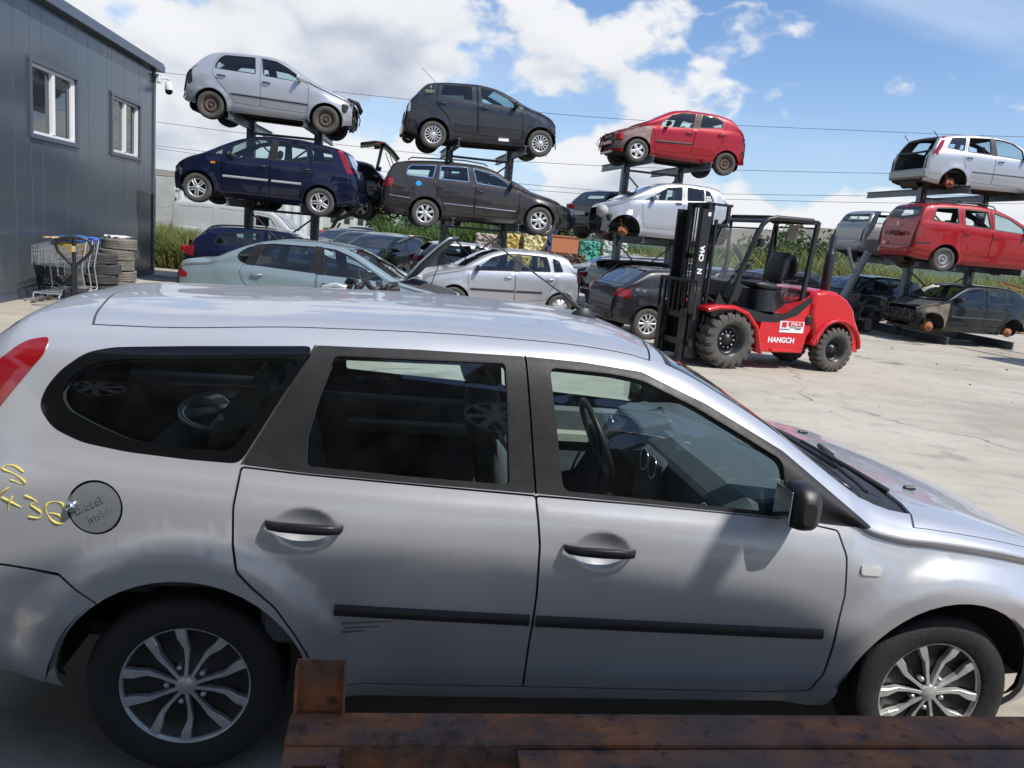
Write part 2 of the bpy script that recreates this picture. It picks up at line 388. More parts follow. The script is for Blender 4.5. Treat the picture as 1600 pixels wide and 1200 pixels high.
# ------------------------------------------------------------------ wheels
WH = {}
def wheel_meshes(style, r, w=.195):
    key = (style, round(r, 3))
    if key in WH: return WH[key]
    hw = w/2; ri = r*.655 if style != 'hero' else r*.66
    if style == 'chunky': ri = r*.5
    t = MB()
    prof = [(ri-.008, hw*.72), (ri, hw*.86), (ri+.012, hw*.9), (ri+(r-ri)*.35, hw*1.0), (ri+(r-ri)*.62, hw*.99), (r*.955, hw*.9), (r*.985, hw*.78), (r*.992, hw*.72)]
    for q in (.5, .22, -.05, -.32, -.58):
        prof += [(r, hw*(q+.1)), (r, hw*(q-.07)), (r*.978, hw*(q-.09)), (r*.978, hw*(q-.14))]
    prof += [(r*.99, -hw*.76), (r*.955, -hw*.9), (ri+(r-ri)*.5, -hw), (ri, -hw*.9), (ri-.01, -hw*.7)]
    t.lathe(prof, n=48)
    d = MB()                                                        # dark barrel / backing, outer face at +y
    d.lathe([(ri-.004, hw*.8), (ri-.012, hw*.2), (ri*.9, -hw*.1), (.05, -hw*.05), (0, -hw*.05)], n=32)
    d.lathe([(ri-.012, hw*.2), (ri-.012, -hw*.7), (.07, -hw*.75), (0, -hw*.75)], n=32)
    g = MB(); f = hw*.78
    def ringp(): g.lathe([(ri-.028, f-.03), (ri-.024, f-.004), (ri-.006, f+.004), (ri+.004, f-.002), (ri+.003, f-.02)], n=48)
    def hub(rr=.055, h=f+.0): g.lathe([(rr, h-.05), (rr, h-.008), (rr*.85, h), (0, h+.003)], n=24)
    def spoke(a, w0, w1, r0, r1, h0, h1, th=.03, off=0):
        ca, sa = math.cos(a), math.sin(a)
        def q(rr, ww, h): x, z = rr, ww; return (x*ca-z*sa, h, x*sa+z*ca)
        rings = [[q(rr, ww/2+off, h-th), q(rr, ww/2+off, h-.004), q(rr, ww*.36+off, h), q(rr, -ww*.36+off, h), q(rr, -ww/2+off, h-.004), q(rr, -ww/2+off, h-th)] for rr, ww, h in ((r0, w0, h0), ((r0+r1)/2, (w0+w1)/2, (h0+h1)/2+.004), (r1, w1, h1))]
        g.loft(rings, sm=False)
    n_ = {'alloy5': 5, 'alloy10': 10, 'alloy14': 14, 'alloy7': 7, 'alloy8': 8, 'twin5': 5}.get(style)
    if n_:
        ringp(); hub(.062)
        for k in range(n_):
            a = 2*math.pi*k/n_+.3
            if style == 'twin5':
                for o_ in (-.026, .026): spoke(a, .03, .03, .05, ri-.012, f, f-.004, off=o_)
            else:
                ww = {5: (.07, .085), 7: (.05, .06), 8: (.045, .07), 10: (.03, .045), 14: (.02, .026)}[n_]
                spoke(a, ww[0], ww[1], .05, ri-.012, f, f-.004)
    elif style in ('steel', 'steeld'):
        g.lathe([(ri+.006, f-.004), (ri-.01, f-.002), (ri-.022, f-.02), (ri-.03, f-.06), (ri*.78, f-.05), (ri*.62, f-.022), (ri*.5, f-.02), (ri*.36, f-.045), (.035, f-.045), (.032, f-.02), (0, f-.018)], n=40)
        for k in range(14):
            a = 2*math.pi*k/14; cx, cz = ri*.72*math.cos(a), ri*.72*math.sin(a)
            d.box((cx, f-.037, cz), (.03, .006, .022), (0, -a, 0))
        for k in range(5):
            a = 2*math.pi*k/5; d.lathe([(.011, f-.045), (.011, f-.03), (0, f-.03)], n=6, c=(.05*math.cos(a), 0, .05*math.sin(a)))
    elif style == 'cover':
        ringp()
        g.lathe([(ri-.02, f-.01), (ri*.8, f+.008), (.07, f+.004), (.06, f+.012), (0, f+.012)], n=40)
        for k in range(8):
            a = 2*math.pi*k/8; d.box((ri*.8*math.cos(a), f+.006, ri*.8*math.sin(a)), (.05, .012, .026), (0, -a, 0))
    elif style == 'hero':
        g.lathe([(ri-.010, f-.012), (ri-.006, f+.004), (ri+.002, f+.006), (ri+.006, f), (ri+.004, f-.02)], n=64)
        g.lathe([(.034, f-.03), (.034, f-.002), (.028, f+.003), (0, f+.005)], n=28)
        d.lathe([(ri-.005, f-.012), (ri*.8, f-.03), (.06, f-.028), (.045, f-.012), (0, f-.012)], n=48)
        for k in range(5):
            A = 2*math.pi*k/5
            for s_ in (-1, 1):
                rr_, aa, ww = (.026, .085, .125, .165, ri-.004), (R(16), R(14.5), R(15), R(20), R(21)), (.013, .012, .018, .030, .034)
                rings = []
                for q in range(5):
                    t_ = A+s_*aa[q]; c = Vector((rr_[q]*math.cos(t_), 0, rr_[q]*math.sin(t_))); tv = Vector((-math.sin(t_), 0, math.cos(t_))); h = f+.002-.006*(q in (1, 2))
                    rings.append([c+tv*(x_*ww[q])+Vector((0, h-z_, 0)) for x_, z_ in ((-.5, .022), (-.5, .003), (-.4, 0), (.4, 0), (.5, .003), (.5, .022))])
                g.loft(rings, sm=False)
            a = A+R(36); g.lathe([(.010, f-.03), (.010, f-.006), (.006, f-.001), (0, f-.001)], n=6, c=(.062*math.cos(a), 0, .062*math.sin(a)))
    elif style == 'chunky':
        g.lathe([(ri+.01, hw*.85), (ri-.02, hw*.8), (ri-.03, hw*.35), (ri*.62, hw*.22), (ri*.58, hw*.35), (ri*.3, hw*.36), (ri*.28, hw*.55), (0, hw*.56)], n=40)
    WH[key] = (t.mesh('tyre'), d.mesh('wheel'), g.mesh('rim')); return WH[key]
def wheel(parent, x, y, z, style, r, rim_mat, w=.195, tyre=None, steer=0, yaw_side=None):
    t, d, g = wheel_meshes(style, r, w)
    rz = (0 if y > 0 else math.pi)+steer; spin = random.random()*6
    o = obj('wheel', d, M_STEELD if style != 'hero' else M_BLK, parent, (x, y, z), Euler((0, spin, rz), 'XYZ'))
    obj('tyre', t, tyre or M_RUBD, o); obj('rim', g, rim_mat, o)
    return o
# ------------------------------------------------------------------ cars
def cut_surface(S, xs, ts, regions, extra=()):
    """constrained triangulation of the (x,t) sheet; returns V2, tris, label index per tri (-1 = body)"""
    pts = []; edges = []
    for x in xs:
        for t in ts: pts.append((x, t))
    pts += list(extra)
    for _, poly in regions:
        b = len(pts); n = len(poly); pts += [tuple(p) for p in poly]; edges += [(b+i, b+(i+1) % n) for i in range(n)]
    r = delaunay_2d_cdt([Vector(p) for p in pts], edges, [], 0, 1e-5)
    V = np.array([tuple(v) for v in r[0]]); T = np.array([f for f in r[2] if len(f) == 3])
    cen = V[T].mean(1); lab = np.full(len(T), -1)
    for i in range(len(regions)-1, -1, -1): lab[inpoly(cen[:, 0], cen[:, 1], regions[i][1])] = i
    lab[(cen[:, 1] < 0) | (cen[:, 1] > TK[-1]) | (cen[:, 0] < S.x0) | (cen[:, 0] > S.x1)] = -9
    return V, T, lab
def sheet(S, V2, T, off=0., lip=0.):
    """near-side verts, faces, normals of some triangles of the sheet, pushed along the normal"""
    if len(T) == 0: return np.zeros((0, 3)), np.zeros((0, 3), int), np.zeros((0, 3))
    u, inv = np.unique(T, return_inverse=True); T2 = inv.reshape(-1, 3); v2 = V2[u]
    P = S.P(v2[:, 0], v2[:, 1]); n = S.Nrm(v2[:, 0], v2[:, 1]); P = P+n*off
    a = np.cross(P[T2[:, 1]]-P[T2[:, 0]], P[T2[:, 2]]-P[T2[:, 0]]); fl = (a*n[T2].mean(1)).sum(1) < 0
    T2[fl] = T2[fl][:, ::-1]
    F = [tuple(f) for f in T2]
    if lip:
        ec = {}
        for f in T2:
            for k in range(3):
                e = (f[k], f[(k+1) % 3]); q = (min(e), max(e)); ec.setdefault(q, []).append(e)
        be = [v[0] for v in ec.values() if len(v) == 1 and not (v2[v[0][0], 1] > TK[-1]-1e-4 and v2[v[0][1], 1] > TK[-1]-1e-4)]
        PV = [P]; NV = [n]; k = len(P)
        for (i, j) in be:
            d = P[j]-P[i]; nn = np.cross(n[i]+n[j], d); L = np.linalg.norm(nn); nn = -nn/L if L > 1e-9 else n[i]
            PV.append(np.array([P[i], P[j], P[j]-n[j]*lip, P[i]-n[i]*lip])); NV.append(np.array([nn]*4)); F.append((k+1, k, k+3, k+2)); k += 4
        P = np.concatenate(PV); n = np.concatenate(NV)
    return P, F, n
def mirror(P, F, n):
    q = P.copy(); q[:, 1] *= -1; m_ = n.copy(); m_[:, 1] *= -1; return q, [tuple(f)[::-1] for f in F], m_
def join(*A):
    P = []; F = []; n = []; b = 0
    for p, f, k in A:
        P.append(p); n.append(k); F += [tuple(i+b for i in q) for q in f]; b += len(p)
    return np.concatenate(P), F, np.concatenate(n)
def cap(S, x, sgn, bulge=.07, nt=26, rings=((1., 0.), (.97, .35), (.9, .7), (.75, .92), (.45, 1.), (.02, 1.0))):
    """rounded end of the body at station x"""
    ts = np.linspace(0, TK[-1], nt); P = S.P(np.full(nt, x), ts); q = P[::-1].copy(); q[:, 1] *= -1
    L = np.concatenate([P, q[1:]]); zc = (P[0, 2]+P[-1, 2])/2; V = []; F = []
    for s_, b in rings:
        A = L.copy(); A[:, 1] *= s_; A[:, 2] = zc+(A[:, 2]-zc)*s_; A[:, 0] += sgn*bulge*b; V.append(A)
    n = len(L)
    for i in range(len(rings)-1):
        for k in range(n-1): F.append((i*n+k, i*n+k+1, (i+1)*n+k+1, (i+1)*n+k))
        F.append((i*n+n-1, i*n, (i+1)*n, (i+1)*n+n-1))
    V = np.concatenate(V)
    V = V.copy(); f0 = F[len(F)*3//5]; nn = np.cross(V[f0[1]]-V[f0[0]], V[f0[2]]-V[f0[0]])
    tot = sum(np.cross(V[f[1]]-V[f[0]], V[f[2]]-V[f[0]])[0] for f in F)
    if tot*sgn < 0: F = [f[::-1] for f in F]
    return V, F
def seat(parent, x, y, z=.42, h=.62, rest=True, mt=None, w=.5):
    m = MB(); a = R(-14)
    def pad(c, sx, sy, sz, ry):
        E = Euler((0, ry, 0)).to_matrix(); rings = []
        for k in range(9):
            u = -1+2*k/8; q = (1-abs(u)**4)**.5*.9+.1*(1-abs(u)); q = max(q, .25); ring = []
            for j in range(14):
                t = 2*math.pi*j/14; cy = math.copysign(abs(math.cos(t))**.6, math.cos(t)); sx_ = math.copysign(abs(math.sin(t))**.6, math.sin(t))
                ring.append(Vector(c)+E @ Vector((sx_*sx*q, cy*sy*(.85+.15*q), u*sz)))
            rings.append(ring)
        m.loft(rings)
    pad((x, y, z), .075, w/2, .25, R(84)); pad((x-.30, y, z+.34), .07, w/2, h/2, a)
    o = m.build('seat', mt or M_SEAT, parent)
    if rest:
        m = MB(); pad((x-.40, y, z+.34+h/2+.10), .05, .13, .095, a)
        for s_ in (-.05, .05): m.tube([(x-.385, y+s_, z+.3+h/2), (x-.40, y+s_, z+.36+h/2)], .007, 6)
        m.build('headrest', mt or M_SEAT, o)
    return o
def steering(parent, x, y, z, r=.185, tilt=R(-25)):
    E = Euler((0, tilt, 0)).to_matrix(); m = MB()
    m.tube([Vector((x, y, z))+E @ Vector((0, r*math.cos(t), r*math.sin(t))) for t in [2*math.pi*k/28 for k in range(28)]], .016, 8, closed=True)
    m.M = Matrix.Translation((x, y, z)) @ E.to_4x4()
    m.lathe([(.075, 0), (.06, -.03), (0, -.035)], axis='X', n=16); m.box((.02, 0, -.0), (.025, 2*r-.02, .035)); m.box((.02, 0, -r/2), (.02, .05, r-.02))
    m.tube([(0.02, 0, 0), (.35, 0, -.0)], .035, 8)
    return m.build('steering_wheel', M_BLK, parent)
def make_car(name, label, cat, sp, group=None, loc=(0, 0, 0), rot=(0, 0, 0)):
    g = sp.get; root = empty(name, label, cat, loc, rot, group)
    W = sp['W']; xa, xf = sp['axles']; ra = sp.get('ra', .35); rt = sp.get('rt', .3); zr = sp.get('zr', rt)
    x0, x1 = sp['top'][0][0], sp['top'][-1][0]
    plan = g('plan') or [(x0, .86), (x0+.06, .905), (x0+.3, .955), (xa+.1, .99), (0, 1.), (xf-.2, .99), (x1-.45, .95), (x1-.18, .87), (x1-.05, .76), (x1, .70)]
    bot = g('bot') or [(x0, .34), (x0+.3, .28), (xa+.3, .21), (xf-.3, .21), (x1-.25, .22), (x1, .27)]
    S = Surf(sp['top'], sp['belt'], bot, W, g('tumble', .42), plan, [(xa, zr, ra), (xf, zr, ra)], g('flare', .02), g('fr', (0., .11)), g('drop', .05), g('low', .05), g('mid', .62), g('dents', ()))
    dx = g('dx', .085)
    xs = [x0]; x = x0
    sl = lambda q: abs(float(S.top(q+.02)-S.top(q-.02))/.04)
    while x < x1-1e-6:
        st = dx/(1+2.2*min(sl(x), 2.2)); 
        if x-x0 < .12 or x1-x < .16: st = min(st, .022)
        x = min(x+st, x1); xs.append(x)
    if xs[-1]-xs[-2] < .006: xs.pop(-2)
    fine = g('tn', 1)
    ts = np.unique(np.concatenate([np.linspace(TK[i], TK[i+1], (max(2, int(2.01+fine*(TK[i+1]-TK[i])/.11)))) for i in range(len(TK)-1)]))
    def xt(poly, d=.06):
        P = np.array(densify(poly, d)); return [tuple(q) for q in np.stack([P[:, 0], S.tz(P[:, 0], P[:, 1])], -1)]
    regions = []; kinds = {}
    def reg(nm, poly, **k): kinds[len(regions)] = dict(name=nm, **k); regions.append((nm, poly))
    stripped = g('missing', ())
    # priority: arches, windows, doors, top panels
    for q in (xa, xf):
        a0 = math.asin(max(-.95, min(.95, (.16-zr)/ra)))
        pl = [(q+ra*math.cos(t), zr+ra*math.sin(t)) for t in np.linspace(a0, math.pi-a0, 30)]
        P = np.array(pl); tt = S.tz(P[:, 0], P[:, 1]); tt[0] = tt[-1] = -.1
        reg('arch', [tuple(v) for v in np.stack([P[:, 0], tt], -1)], drop=True)
    for nm, poly in g('holes', []): reg('hole', xt(rounded(poly, .03)), drop=True)
    gw = g('gap', .009); rubber = g('rubber', .022)
    for wi in g('windows', []):
        poly = xt(rounded(wi['p'], wi.get('r', .04)), .05)
        if wi.get('open'):
            reg('hole', inset(poly, rubber), drop=True)
        else:
            reg('side_window', inset(poly, rubber), mat=wi.get('mat', g('glass', M_GLASS)), off=-.007, each=True)
        reg('window_trim', poly, mat=wi.get('trim', M_TRIM), off=-.002, each=True, lip=.012)
    for pt in g('first', []): reg(pt['name'], xt(rounded(pt['p'], pt.get('r', .01)), .04), mat=pt.get('mat'), off=pt.get('off', 0), lip=pt.get('lip', .012), drop=pt.get('drop', False))
    for dp in g('doors', []):
        poly = xt(rounded(dp, g('door_r', .05)), .05)
        reg('door', inset(poly, gw/2), each=True, lip=.014, doorp=dp); reg('gap', inset(poly, -gw/2), drop=True)
    for pt in g('patches', []):                     # painted or plastic areas that follow the skin
        poly = pt['xt'] if 'xt' in pt else xt(rounded(pt['p'], pt.get('r', .03)), .05)
        reg(pt['name'], poly, mat=pt['mat'], off=pt.get('off', .003), each=pt.get('each', True), lip=pt.get('lip', .01), side=pt.get('side'))
        if pt.get('gap'): reg('gap', inset(poly, -pt['gap']), drop=True)
    E_ = TK[-1]+.05
    for nm in ('windscreen', 'rear_window'):
        if g(nm):
            a, b = g(nm)[:2]; bow = g(nm)[2] if len(g(nm)) > 2 else .09; t0 = 1.455; sg = 1 if nm == 'windscreen' else -1
            # a: lower edge x at centre, b: upper edge x
            lo = [(a-sg*bow*((q-TK[-1])/(t0-TK[-1]))**2, q) for q in np.linspace(t0, E_, 9)]; hi = [(b-sg*.03*((q-TK[-1])/(t0-TK[-1]))**2, q) for q in np.linspace(E_, t0, 9)]
            pl = densify(lo+hi, .06)
            reg(nm, inset(pl, .025), mat=g('glass', M_GLASS) if not (nm in stripped) else None, off=-.004, both=True, drop=nm in stripped)
            reg(nm+'_trim', pl, mat=M_BLK, off=-.001, both=True, lip=.01)
    if g('hood'):
        a, b = g('hood')[:2]; t0 = g('hood_t', 1.34)
        lo = [(a-.10*((q-TK[-1])/(t0-TK[-1]))**2, q) for q in np.linspace(t0, E_, 9)]; hi = [(b-.06*((q-TK[-1])/(t0-TK[-1]))**2, q) for q in np.linspace(E_, t0, 9)]
        pl = densify(lo+hi, .06); reg('hood', inset(pl, gw/2), both=True, lip=.012, drop='hood' in stripped); reg('gap', inset(pl, -gw/2), drop=True)
    for e in g('extra', []): reg(*e[:2], **e[2])
    q_ = []
    for (dx_, dz_, rx_, rz_, dp_) in g('dents', ()): q_ += [(dx_+a*rx_, dz_+c*rz_) for a in np.linspace(-1.12, 1.12, 21) for c in np.linspace(-1.12, 1.12, 17)]
    for (ax, az, r0, r1) in g('fine_rings', ()): q_ += [(ax+r_*math.cos(t), az+r_*math.sin(t)) for t in np.linspace(-.3, math.pi+.3, 48) for r_ in np.linspace(r0, r1, 6) if az+r_*math.sin(t) > .3]
    ex = []
    if q_: A_ = np.array(q_); ex = [tuple(v) for v in np.stack([A_[:, 0], S.tz(A_[:, 0], A_[:, 1])], -1)]
    V2, T, lab = cut_surface(S, xs, list(ts), regions, ex)
    pm = sp['paint']
    # body shell
    b = sheet(S, V2, T[lab == -1], 0, g('lip', .02)); parts = [b, mirror(*b)]
    P, F, n = join(*parts)
    me = mesh_np('body', P, F, n); body = obj('body', me, pm, root)
    # inner liner shows in gaps, through windows and in wheel wells
    keep = np.array([l != -9 and not (l >= 0 and (regions[l][0] in ('arch', 'hole', 'side_window', 'rear_side_window', 'windscreen', 'rear_window'))) for l in lab])
    b = sheet(S, V2, T[keep], -.035); P, F, n = join(b, mirror(*b))
    obj('interior_trim', mesh_np('liner', P, [f[::-1] for f in F], -n), g('trim_mat', M_DARK), root)
    do_ = []
    for i, k in kinds.items():
        if k.get('drop'): continue
        sel = T[lab == i]
        if len(sel) == 0: continue
        b = sheet(S, V2, sel, k.get('off', 0.), k.get('lip', 0.)); mt_ = k.get('mat') or pm
        if k.get('both'): P, F, n = join(b, mirror(*b)); o = obj(k['name'], mesh_np(k['name'], P, F, n), mt_, root)
        else:
            for sd in (0, 1):
                if k.get('side') is not None and k['side'] != sd: continue
                q = b if sd == 0 else mirror(*b)
                par = root
                o = obj(k['name'], mesh_np(k['name'], *q), mt_, par)
                if k['name'] == 'door': do_.append((sd, k['doorp'], o))
    # ends
    if 'front' not in stripped:
        V, F = cap(S, x1, 1, g('nose', .09)); obj('front_bumper', mesh_np('front_bumper', V, F), g('front_mat', pm), root)
    if 'rear' not in stripped:
        V, F = cap(S, x0, -1, g('tail', .06)); obj('rear_bumper', mesh_np('rear_bumper', V, F), g('rear_mat', pm), root)
    # floor pan and wells
    m = MB(); zb = float(S.botf(0))+.015
    segs = [(x0+.06, xa-ra-.02, W*.80), (xa-ra-.02, xa+ra+.02, W*.56), (xa+ra+.02, xf-ra-.02, W*.90), (xf-ra-.02, xf+ra+.02, W*.52), (xf+ra+.02, x1-.08, W*.66)]
    for a, c, yy in segs:
        za, zc_ = float(S.botf(a))+.02, float(S.botf(c))+.02
        m.add([(a, -yy, za), (c, -yy, zc_), (c, yy, zc_), (a, yy, za), (a, -yy, za+.05), (c, -yy, zc_+.05), (c, yy, zc_+.05), (a, yy, za+.05)], [(0, 1, 2, 3), (4, 5, 6, 7), (0, 1, 5, 4), (1, 2, 6, 5), (2, 3, 7, 6), (3, 0, 4, 7)])
    for s_ in (-1, 1): m.box(((xa+xf)/2, s_*.3, zb-.01), (xf-xa-.7, .07, .05)); m.tube([(xf-.5, -.1, zb), (0, -.08, zb-.02), (xa+.3, -.12, zb), (x0+.5, -.35, zb+.03)], .03, 8)
    for q in (xa, xf): m.tube([(q, -W*.8, zr), (q, -.2, zr+.02), (q, .2, zr+.02), (q, W*.8, zr)], .035, 8)
    m.lathe([(.12, -.35), (.15, -.3), (.15, .3), (.12, .35)], 'Y', 12, ((x0+xa-ra)/2, .05, zb+.09))
    m.build('underbody', M_UND, root)
    for q in (xa, xf):
        for s_ in (-1, 1):
            yo = float(S.raw(np.array([q]), np.array([.4]))[0][0])-.03
            m = MB(); m.lathe([(ra+.006, s_*(yo+.02)), (ra+.02, s_*(yo-.05)), (ra+.02, s_*W*.5), (.02, s_*W*.5)], 'Y', 20, (q, 0, zr), R(6), R(174)); m.build('wheel_housing', M_LINER, root)
    # wheels
    st = g('wheels', ['alloy5']*4); rm = g('rim_mat', M_ALU); yo = W-.115 if not g('wy') else g('wy')
    for k, (q, s_) in enumerate(((xa, -1), (xf, -1), (xa, 1), (xf, 1))):
        if st[k] is None: continue
        if st[k] == 'disc':
            m = MB(); m.lathe([(.06, 0), (.13, 0), (.13, .02), (.05, .02), (.05, .06), (0, .06)], n=20); m.box((.1, 0, .03), (.07, .09, .1)); m.box((0, -.12, 0), (.12, .2, .1)); m.tube([(0, -.1, .05), (.03, -.2, .3)], .03, 8)
            m.build('brake_disc', M_DISC, root, (q, s_*(W-.16), zr), (0, 0, 0 if s_ > 0 else math.pi))
        else: wheel(root, q, s_*yo, zr, st[k], rt, (rm[k] if isinstance(rm, list) else rm), tyre=g('tyre'), steer=(g('steer', 0) if q == xf else 0))
    # handles and mirrors
    for (sd, dp, o) in do_:
        if g('handle_skip'): break
        xs_ = [p[0] for p in dp]; hx = min(xs_)+.16; hz = float(S.beltf(hx))-.13
        hp = g('handles')
        if hp: hx, hz = hp[0 if dp is sp['doors'][0] else 1] if len(hp) > 1 else hp[0]
        t_ = S.tz([hx], [hz]); p = S.P(np.array([hx]), t_)[0]; yy = p[1] if sd == 0 else -p[1]; s_ = -1 if sd == 0 else 1
        m = MB(); m.tube([(hx-.085, yy, hz), (hx-.07, yy+s_*.028, hz+.002), (hx+.06, yy+s_*.032, hz), (hx+.085, yy+s_*.004, hz-.003)], [.011, .015, .016, .011], 8)
        m.build('door_handle', g('handle_mat', M_BLK), o)
    if g('mirror'):
        mx, mz = g('mirror')
        for sd in (0, 1):
            if sd in g('mirror_skip', ()): continue
            t_ = S.tz([mx], [mz-.03]); p = S.P(np.array([mx]), t_)[0]; s_ = -1 if sd == 0 else 1; yy = abs(p[1])
            m = MB(); rings = []
            for k, (u, q) in enumerate(((-.02, .55), (.0, .9), (.05, 1.), (.12, .95), (.17, .7), (.185, .3))):
                rings.append([(mx+.05*q*math.cos(t)-.02*u, s_*(yy+.02+u), mz+.065*q*math.copysign(abs(math.sin(t))**.7, math.sin(t))) for t in [2*math.pi*j/12 for j in range(12)]])
            m.loft(rings); m.box((mx, s_*(yy-.0), mz-.045), (.06, .08, .04)); m.build('wing_mirror', g('mirror_mat', M_BLK), root)
    for mo in g('mouldings', []):
        pl = densify(mo['p'], .1, False); P = np.array(pl); tt = S.tz(P[:, 0], P[:, 1]); A = S.P(P[:, 0], tt); Nn = S.Nrm(P[:, 0], tt)
        for sd in (0, 1):
            m = MB(); h = mo.get('h', .035); rings = []
            for a, nn in zip(A, Nn):
                y_ = a[1]; ny = nn[1]
                rings.append([(a[0], (1 if sd == 0 else -1)*(y_+ny*o), a[2]+zz) for o, zz in ((-.01, -h/2), (.008, -h/2), (.012, -h/4), (.012, h/4), (.008, h/2), (-.01, h/2))])
            m.loft(rings); m.build('side_moulding', mo.get('mat', M_BLK), root)
    # lamps at the ends
    def lamp(nm, x, y, z, d, mt_, sd, rz=0): 
        m = MB(); m.box((0, 0, 0), d, ch=min(d)*.3); m.build(nm, mt_, root, (x, sd*y, z), (0, 0, sd*rz))
    if g('tail_lamp'):
        x, y, z, d = g('tail_lamp')
        for sd in (-1, 1): lamp('tail_light', x, y, z, d, M_RED, sd, R(-22)*-1)
    if g('head_lamp'):
        x, y, z, d = g('head_lamp')
        for sd in (-1, 1): lamp('headlight', x, y, z, d, M_LAMP, sd, R(-28))
    if g('plate'):
        x, z = g('plate'); MB().box((x, 0, z), (.012, .5, .11)).build('number_plate', g('plate_mat', M_BLK), root)
    # cabin
    if g('cabin', True):
        zs = g('seat_z', .40); xs_ = g('seat_x', (.15, -.72)); sh = g('seat_h', .60)
        for y in (-.36, .36):
            if xs_[0] is not None: seat(root, xs_[0], y, zs, sh)
        if xs_[1] is not None:
            seat(root, xs_[1], 0, zs+.03, sh-.05, False, w=W*1.45)
            for y in (-.4, .4):
                m = MB(); m.box((xs_[1]-.42, y, zs+.66), (.08, .22, .13), ch=.03); m.build('headrest', M_SEAT, root)
        bx = g('windscreen', (1.3, 0))[0]; dz = float(S.beltf(min(bx-.3, x1)))
        m = MB(); w_ = W-.13
        prof = [(bx-.62, dz-.42), (bx-.66, dz-.18), (bx-.62, dz-.06), (bx-.5, dz+.0), (bx-.15, dz-.0), (bx-.05, dz-.12), (bx-.1, dz-.45)]
        m.plate(prof, -w_, w_); m.build('dashboard', M_DASH, root)
        if g('wheel_y', .36): steering(root, bx-.80, g('wheel_y', .36), dz-.06)
    if g('wreck_front'): wreck_front(root, g('wreck_front'), W, zr, g('wreck_col', None))
    return root, S
def wreck_front(root, x, W, zr, col=None):
    """stripped front end: crossmember, radiator pack, rails, hanging hoses and looms"""
    rr = random.Random(int(x*1000)+int(W*100))
    m = MB()
    m.box((x+.02, 0, zr+.17), (.05, W*1.35, .09), ch=.01); m.box((x-.06, 0, zr+.36), (.04, W*1.25, .05)); m.box((x-.02, 0, zr-.06), (.05, W*1.1, .05))
    for s_ in (-1, 1): m.box((x-.3, s_*W*.52, zr+.14), (.62, .07, .1)); m.box((x-.05, s_*W*.6, zr+.2), (.05, .05, .34)); m.box((x-.1, s_*W*.78, zr+.3), (.16, .2, .18), (0, .2, s_*.3), ch=.03)
    m.build('front_crossmember', col or M_UND, root)
    m = MB(); m.box((x-.09, 0, zr+.14), (.05, W*.95, .36)); m.box((x-.35, .1, zr+.22), (.4, .6, .4), ch=.06); m.box((x-.3, -.35, zr+.3), (.3, .25, .25), ch=.04); m.build('engine_and_radiator', M_DARK, root)
    m = MB()
    for k in range(9):
        y = rr.uniform(-W*.8, W*.8); z = zr+rr.uniform(.1, .4); L = rr.uniform(.12, .38); x_ = x+rr.uniform(-.02, .1)
        m.tube([(x_-.1, y, z), (x_, y+rr.uniform(-.05, .05), z+.02), (x_+rr.uniform(-.02, .06), y+rr.uniform(-.06, .06), z-L*.5), (x_+rr.uniform(-.05, .05), y+rr.uniform(-.1, .1), z-L)], rr.choice((.006, .009, .014)), 5)
    m.build('hanging_loom', M_WIRE, root)
# ------------------------------------------------------------------ ground
def concrete(nt, b):
    o = N(nt, 'ShaderNodeTexCoord').outputs['Object']
    n = noise(nt, .35, 8, .62, o); n2 = noise(nt, 2.6, 8, .7, o); n3 = noise(nt, 60., 3, .6, o)
    st = N(nt, 'ShaderNodeMapping', ins={0: o, 3: (.35, 1.6, 1)}).outputs[0]; sn = noise(nt, 1.1, 7, .66, st)
    c = ramp(nt, n, [(.28, (.33, .295, .24)), (.5, (.46, .415, .34)), (.72, (.53, .485, .405))])
    c = mixc(nt, N(nt, 'ShaderNodeMapRange', ins={0: sn, 1: .5, 2: .72, 3: 0., 4: .5}).outputs[0], c, (.25, .225, .19))
    c = mixc(nt, N(nt, 'ShaderNodeMapRange', ins={0: n2, 1: .50, 2: .74, 3: 0., 4: .6}).outputs[0], c, (.25, .23, .20))
    spots = N(nt, 'ShaderNodeTexVoronoi', ins={'Vector': vmth(nt, 'ADD', o, N(nt, 'ShaderNodeTexNoise', ins={'Vector': o, 'Scale': 2.2, 'Detail': 5.}).outputs[1]).outputs[0], 'Scale': .55, 'Randomness': 1.}).outputs[0]
    c = mixc(nt, N(nt, 'ShaderNodeMapRange', ins={0: spots, 1: .10, 2: .24, 3: .65, 4: 0.}).outputs[0], c, (.12, .105, .09))
    c = mixc(nt, mth(nt, 'MULTIPLY', n3, .16), c, (.1, .1, .09))
    # hairline cracks
    cv = vmth(nt, 'ADD', o, vmth(nt, 'SCALE', N(nt, 'ShaderNodeTexNoise', ins={'Vector': o, 'Scale': 1.3, 'Detail': 6.}).outputs[1]).outputs[0])
    ck = N(nt, 'ShaderNodeTexVoronoi', feature='DISTANCE_TO_EDGE', ins={'Vector': cv.outputs[0], 'Scale': .16}).outputs[0]
    brk = N(nt, 'ShaderNodeMapRange', ins={0: noise(nt, .5, 3, .5, o), 1: .5, 2: .58, 3: 0., 4: 1.}).outputs[0]
    c = mixc(nt, mth(nt, 'MULTIPLY', N(nt, 'ShaderNodeMapRange', ins={0: ck, 1: .002, 2: .006, 3: .7, 4: 0.}).outputs[0], brk), c, (.09, .08, .07))
    nt.links.new(c, b.inputs['Base Color']); b.inputs['Roughness'].default_value = .88; b.inputs['Specular IOR Level'].default_value = .25
    bp = N(nt, 'ShaderNodeBump', ins={'Strength': .25, 'Distance': .01, 'Height': mth(nt, 'ADD', n2, mth(nt, 'MULTIPLY', n3, .5))}); nt.links.new(bp.outputs[0], b.inputs['Normal'])
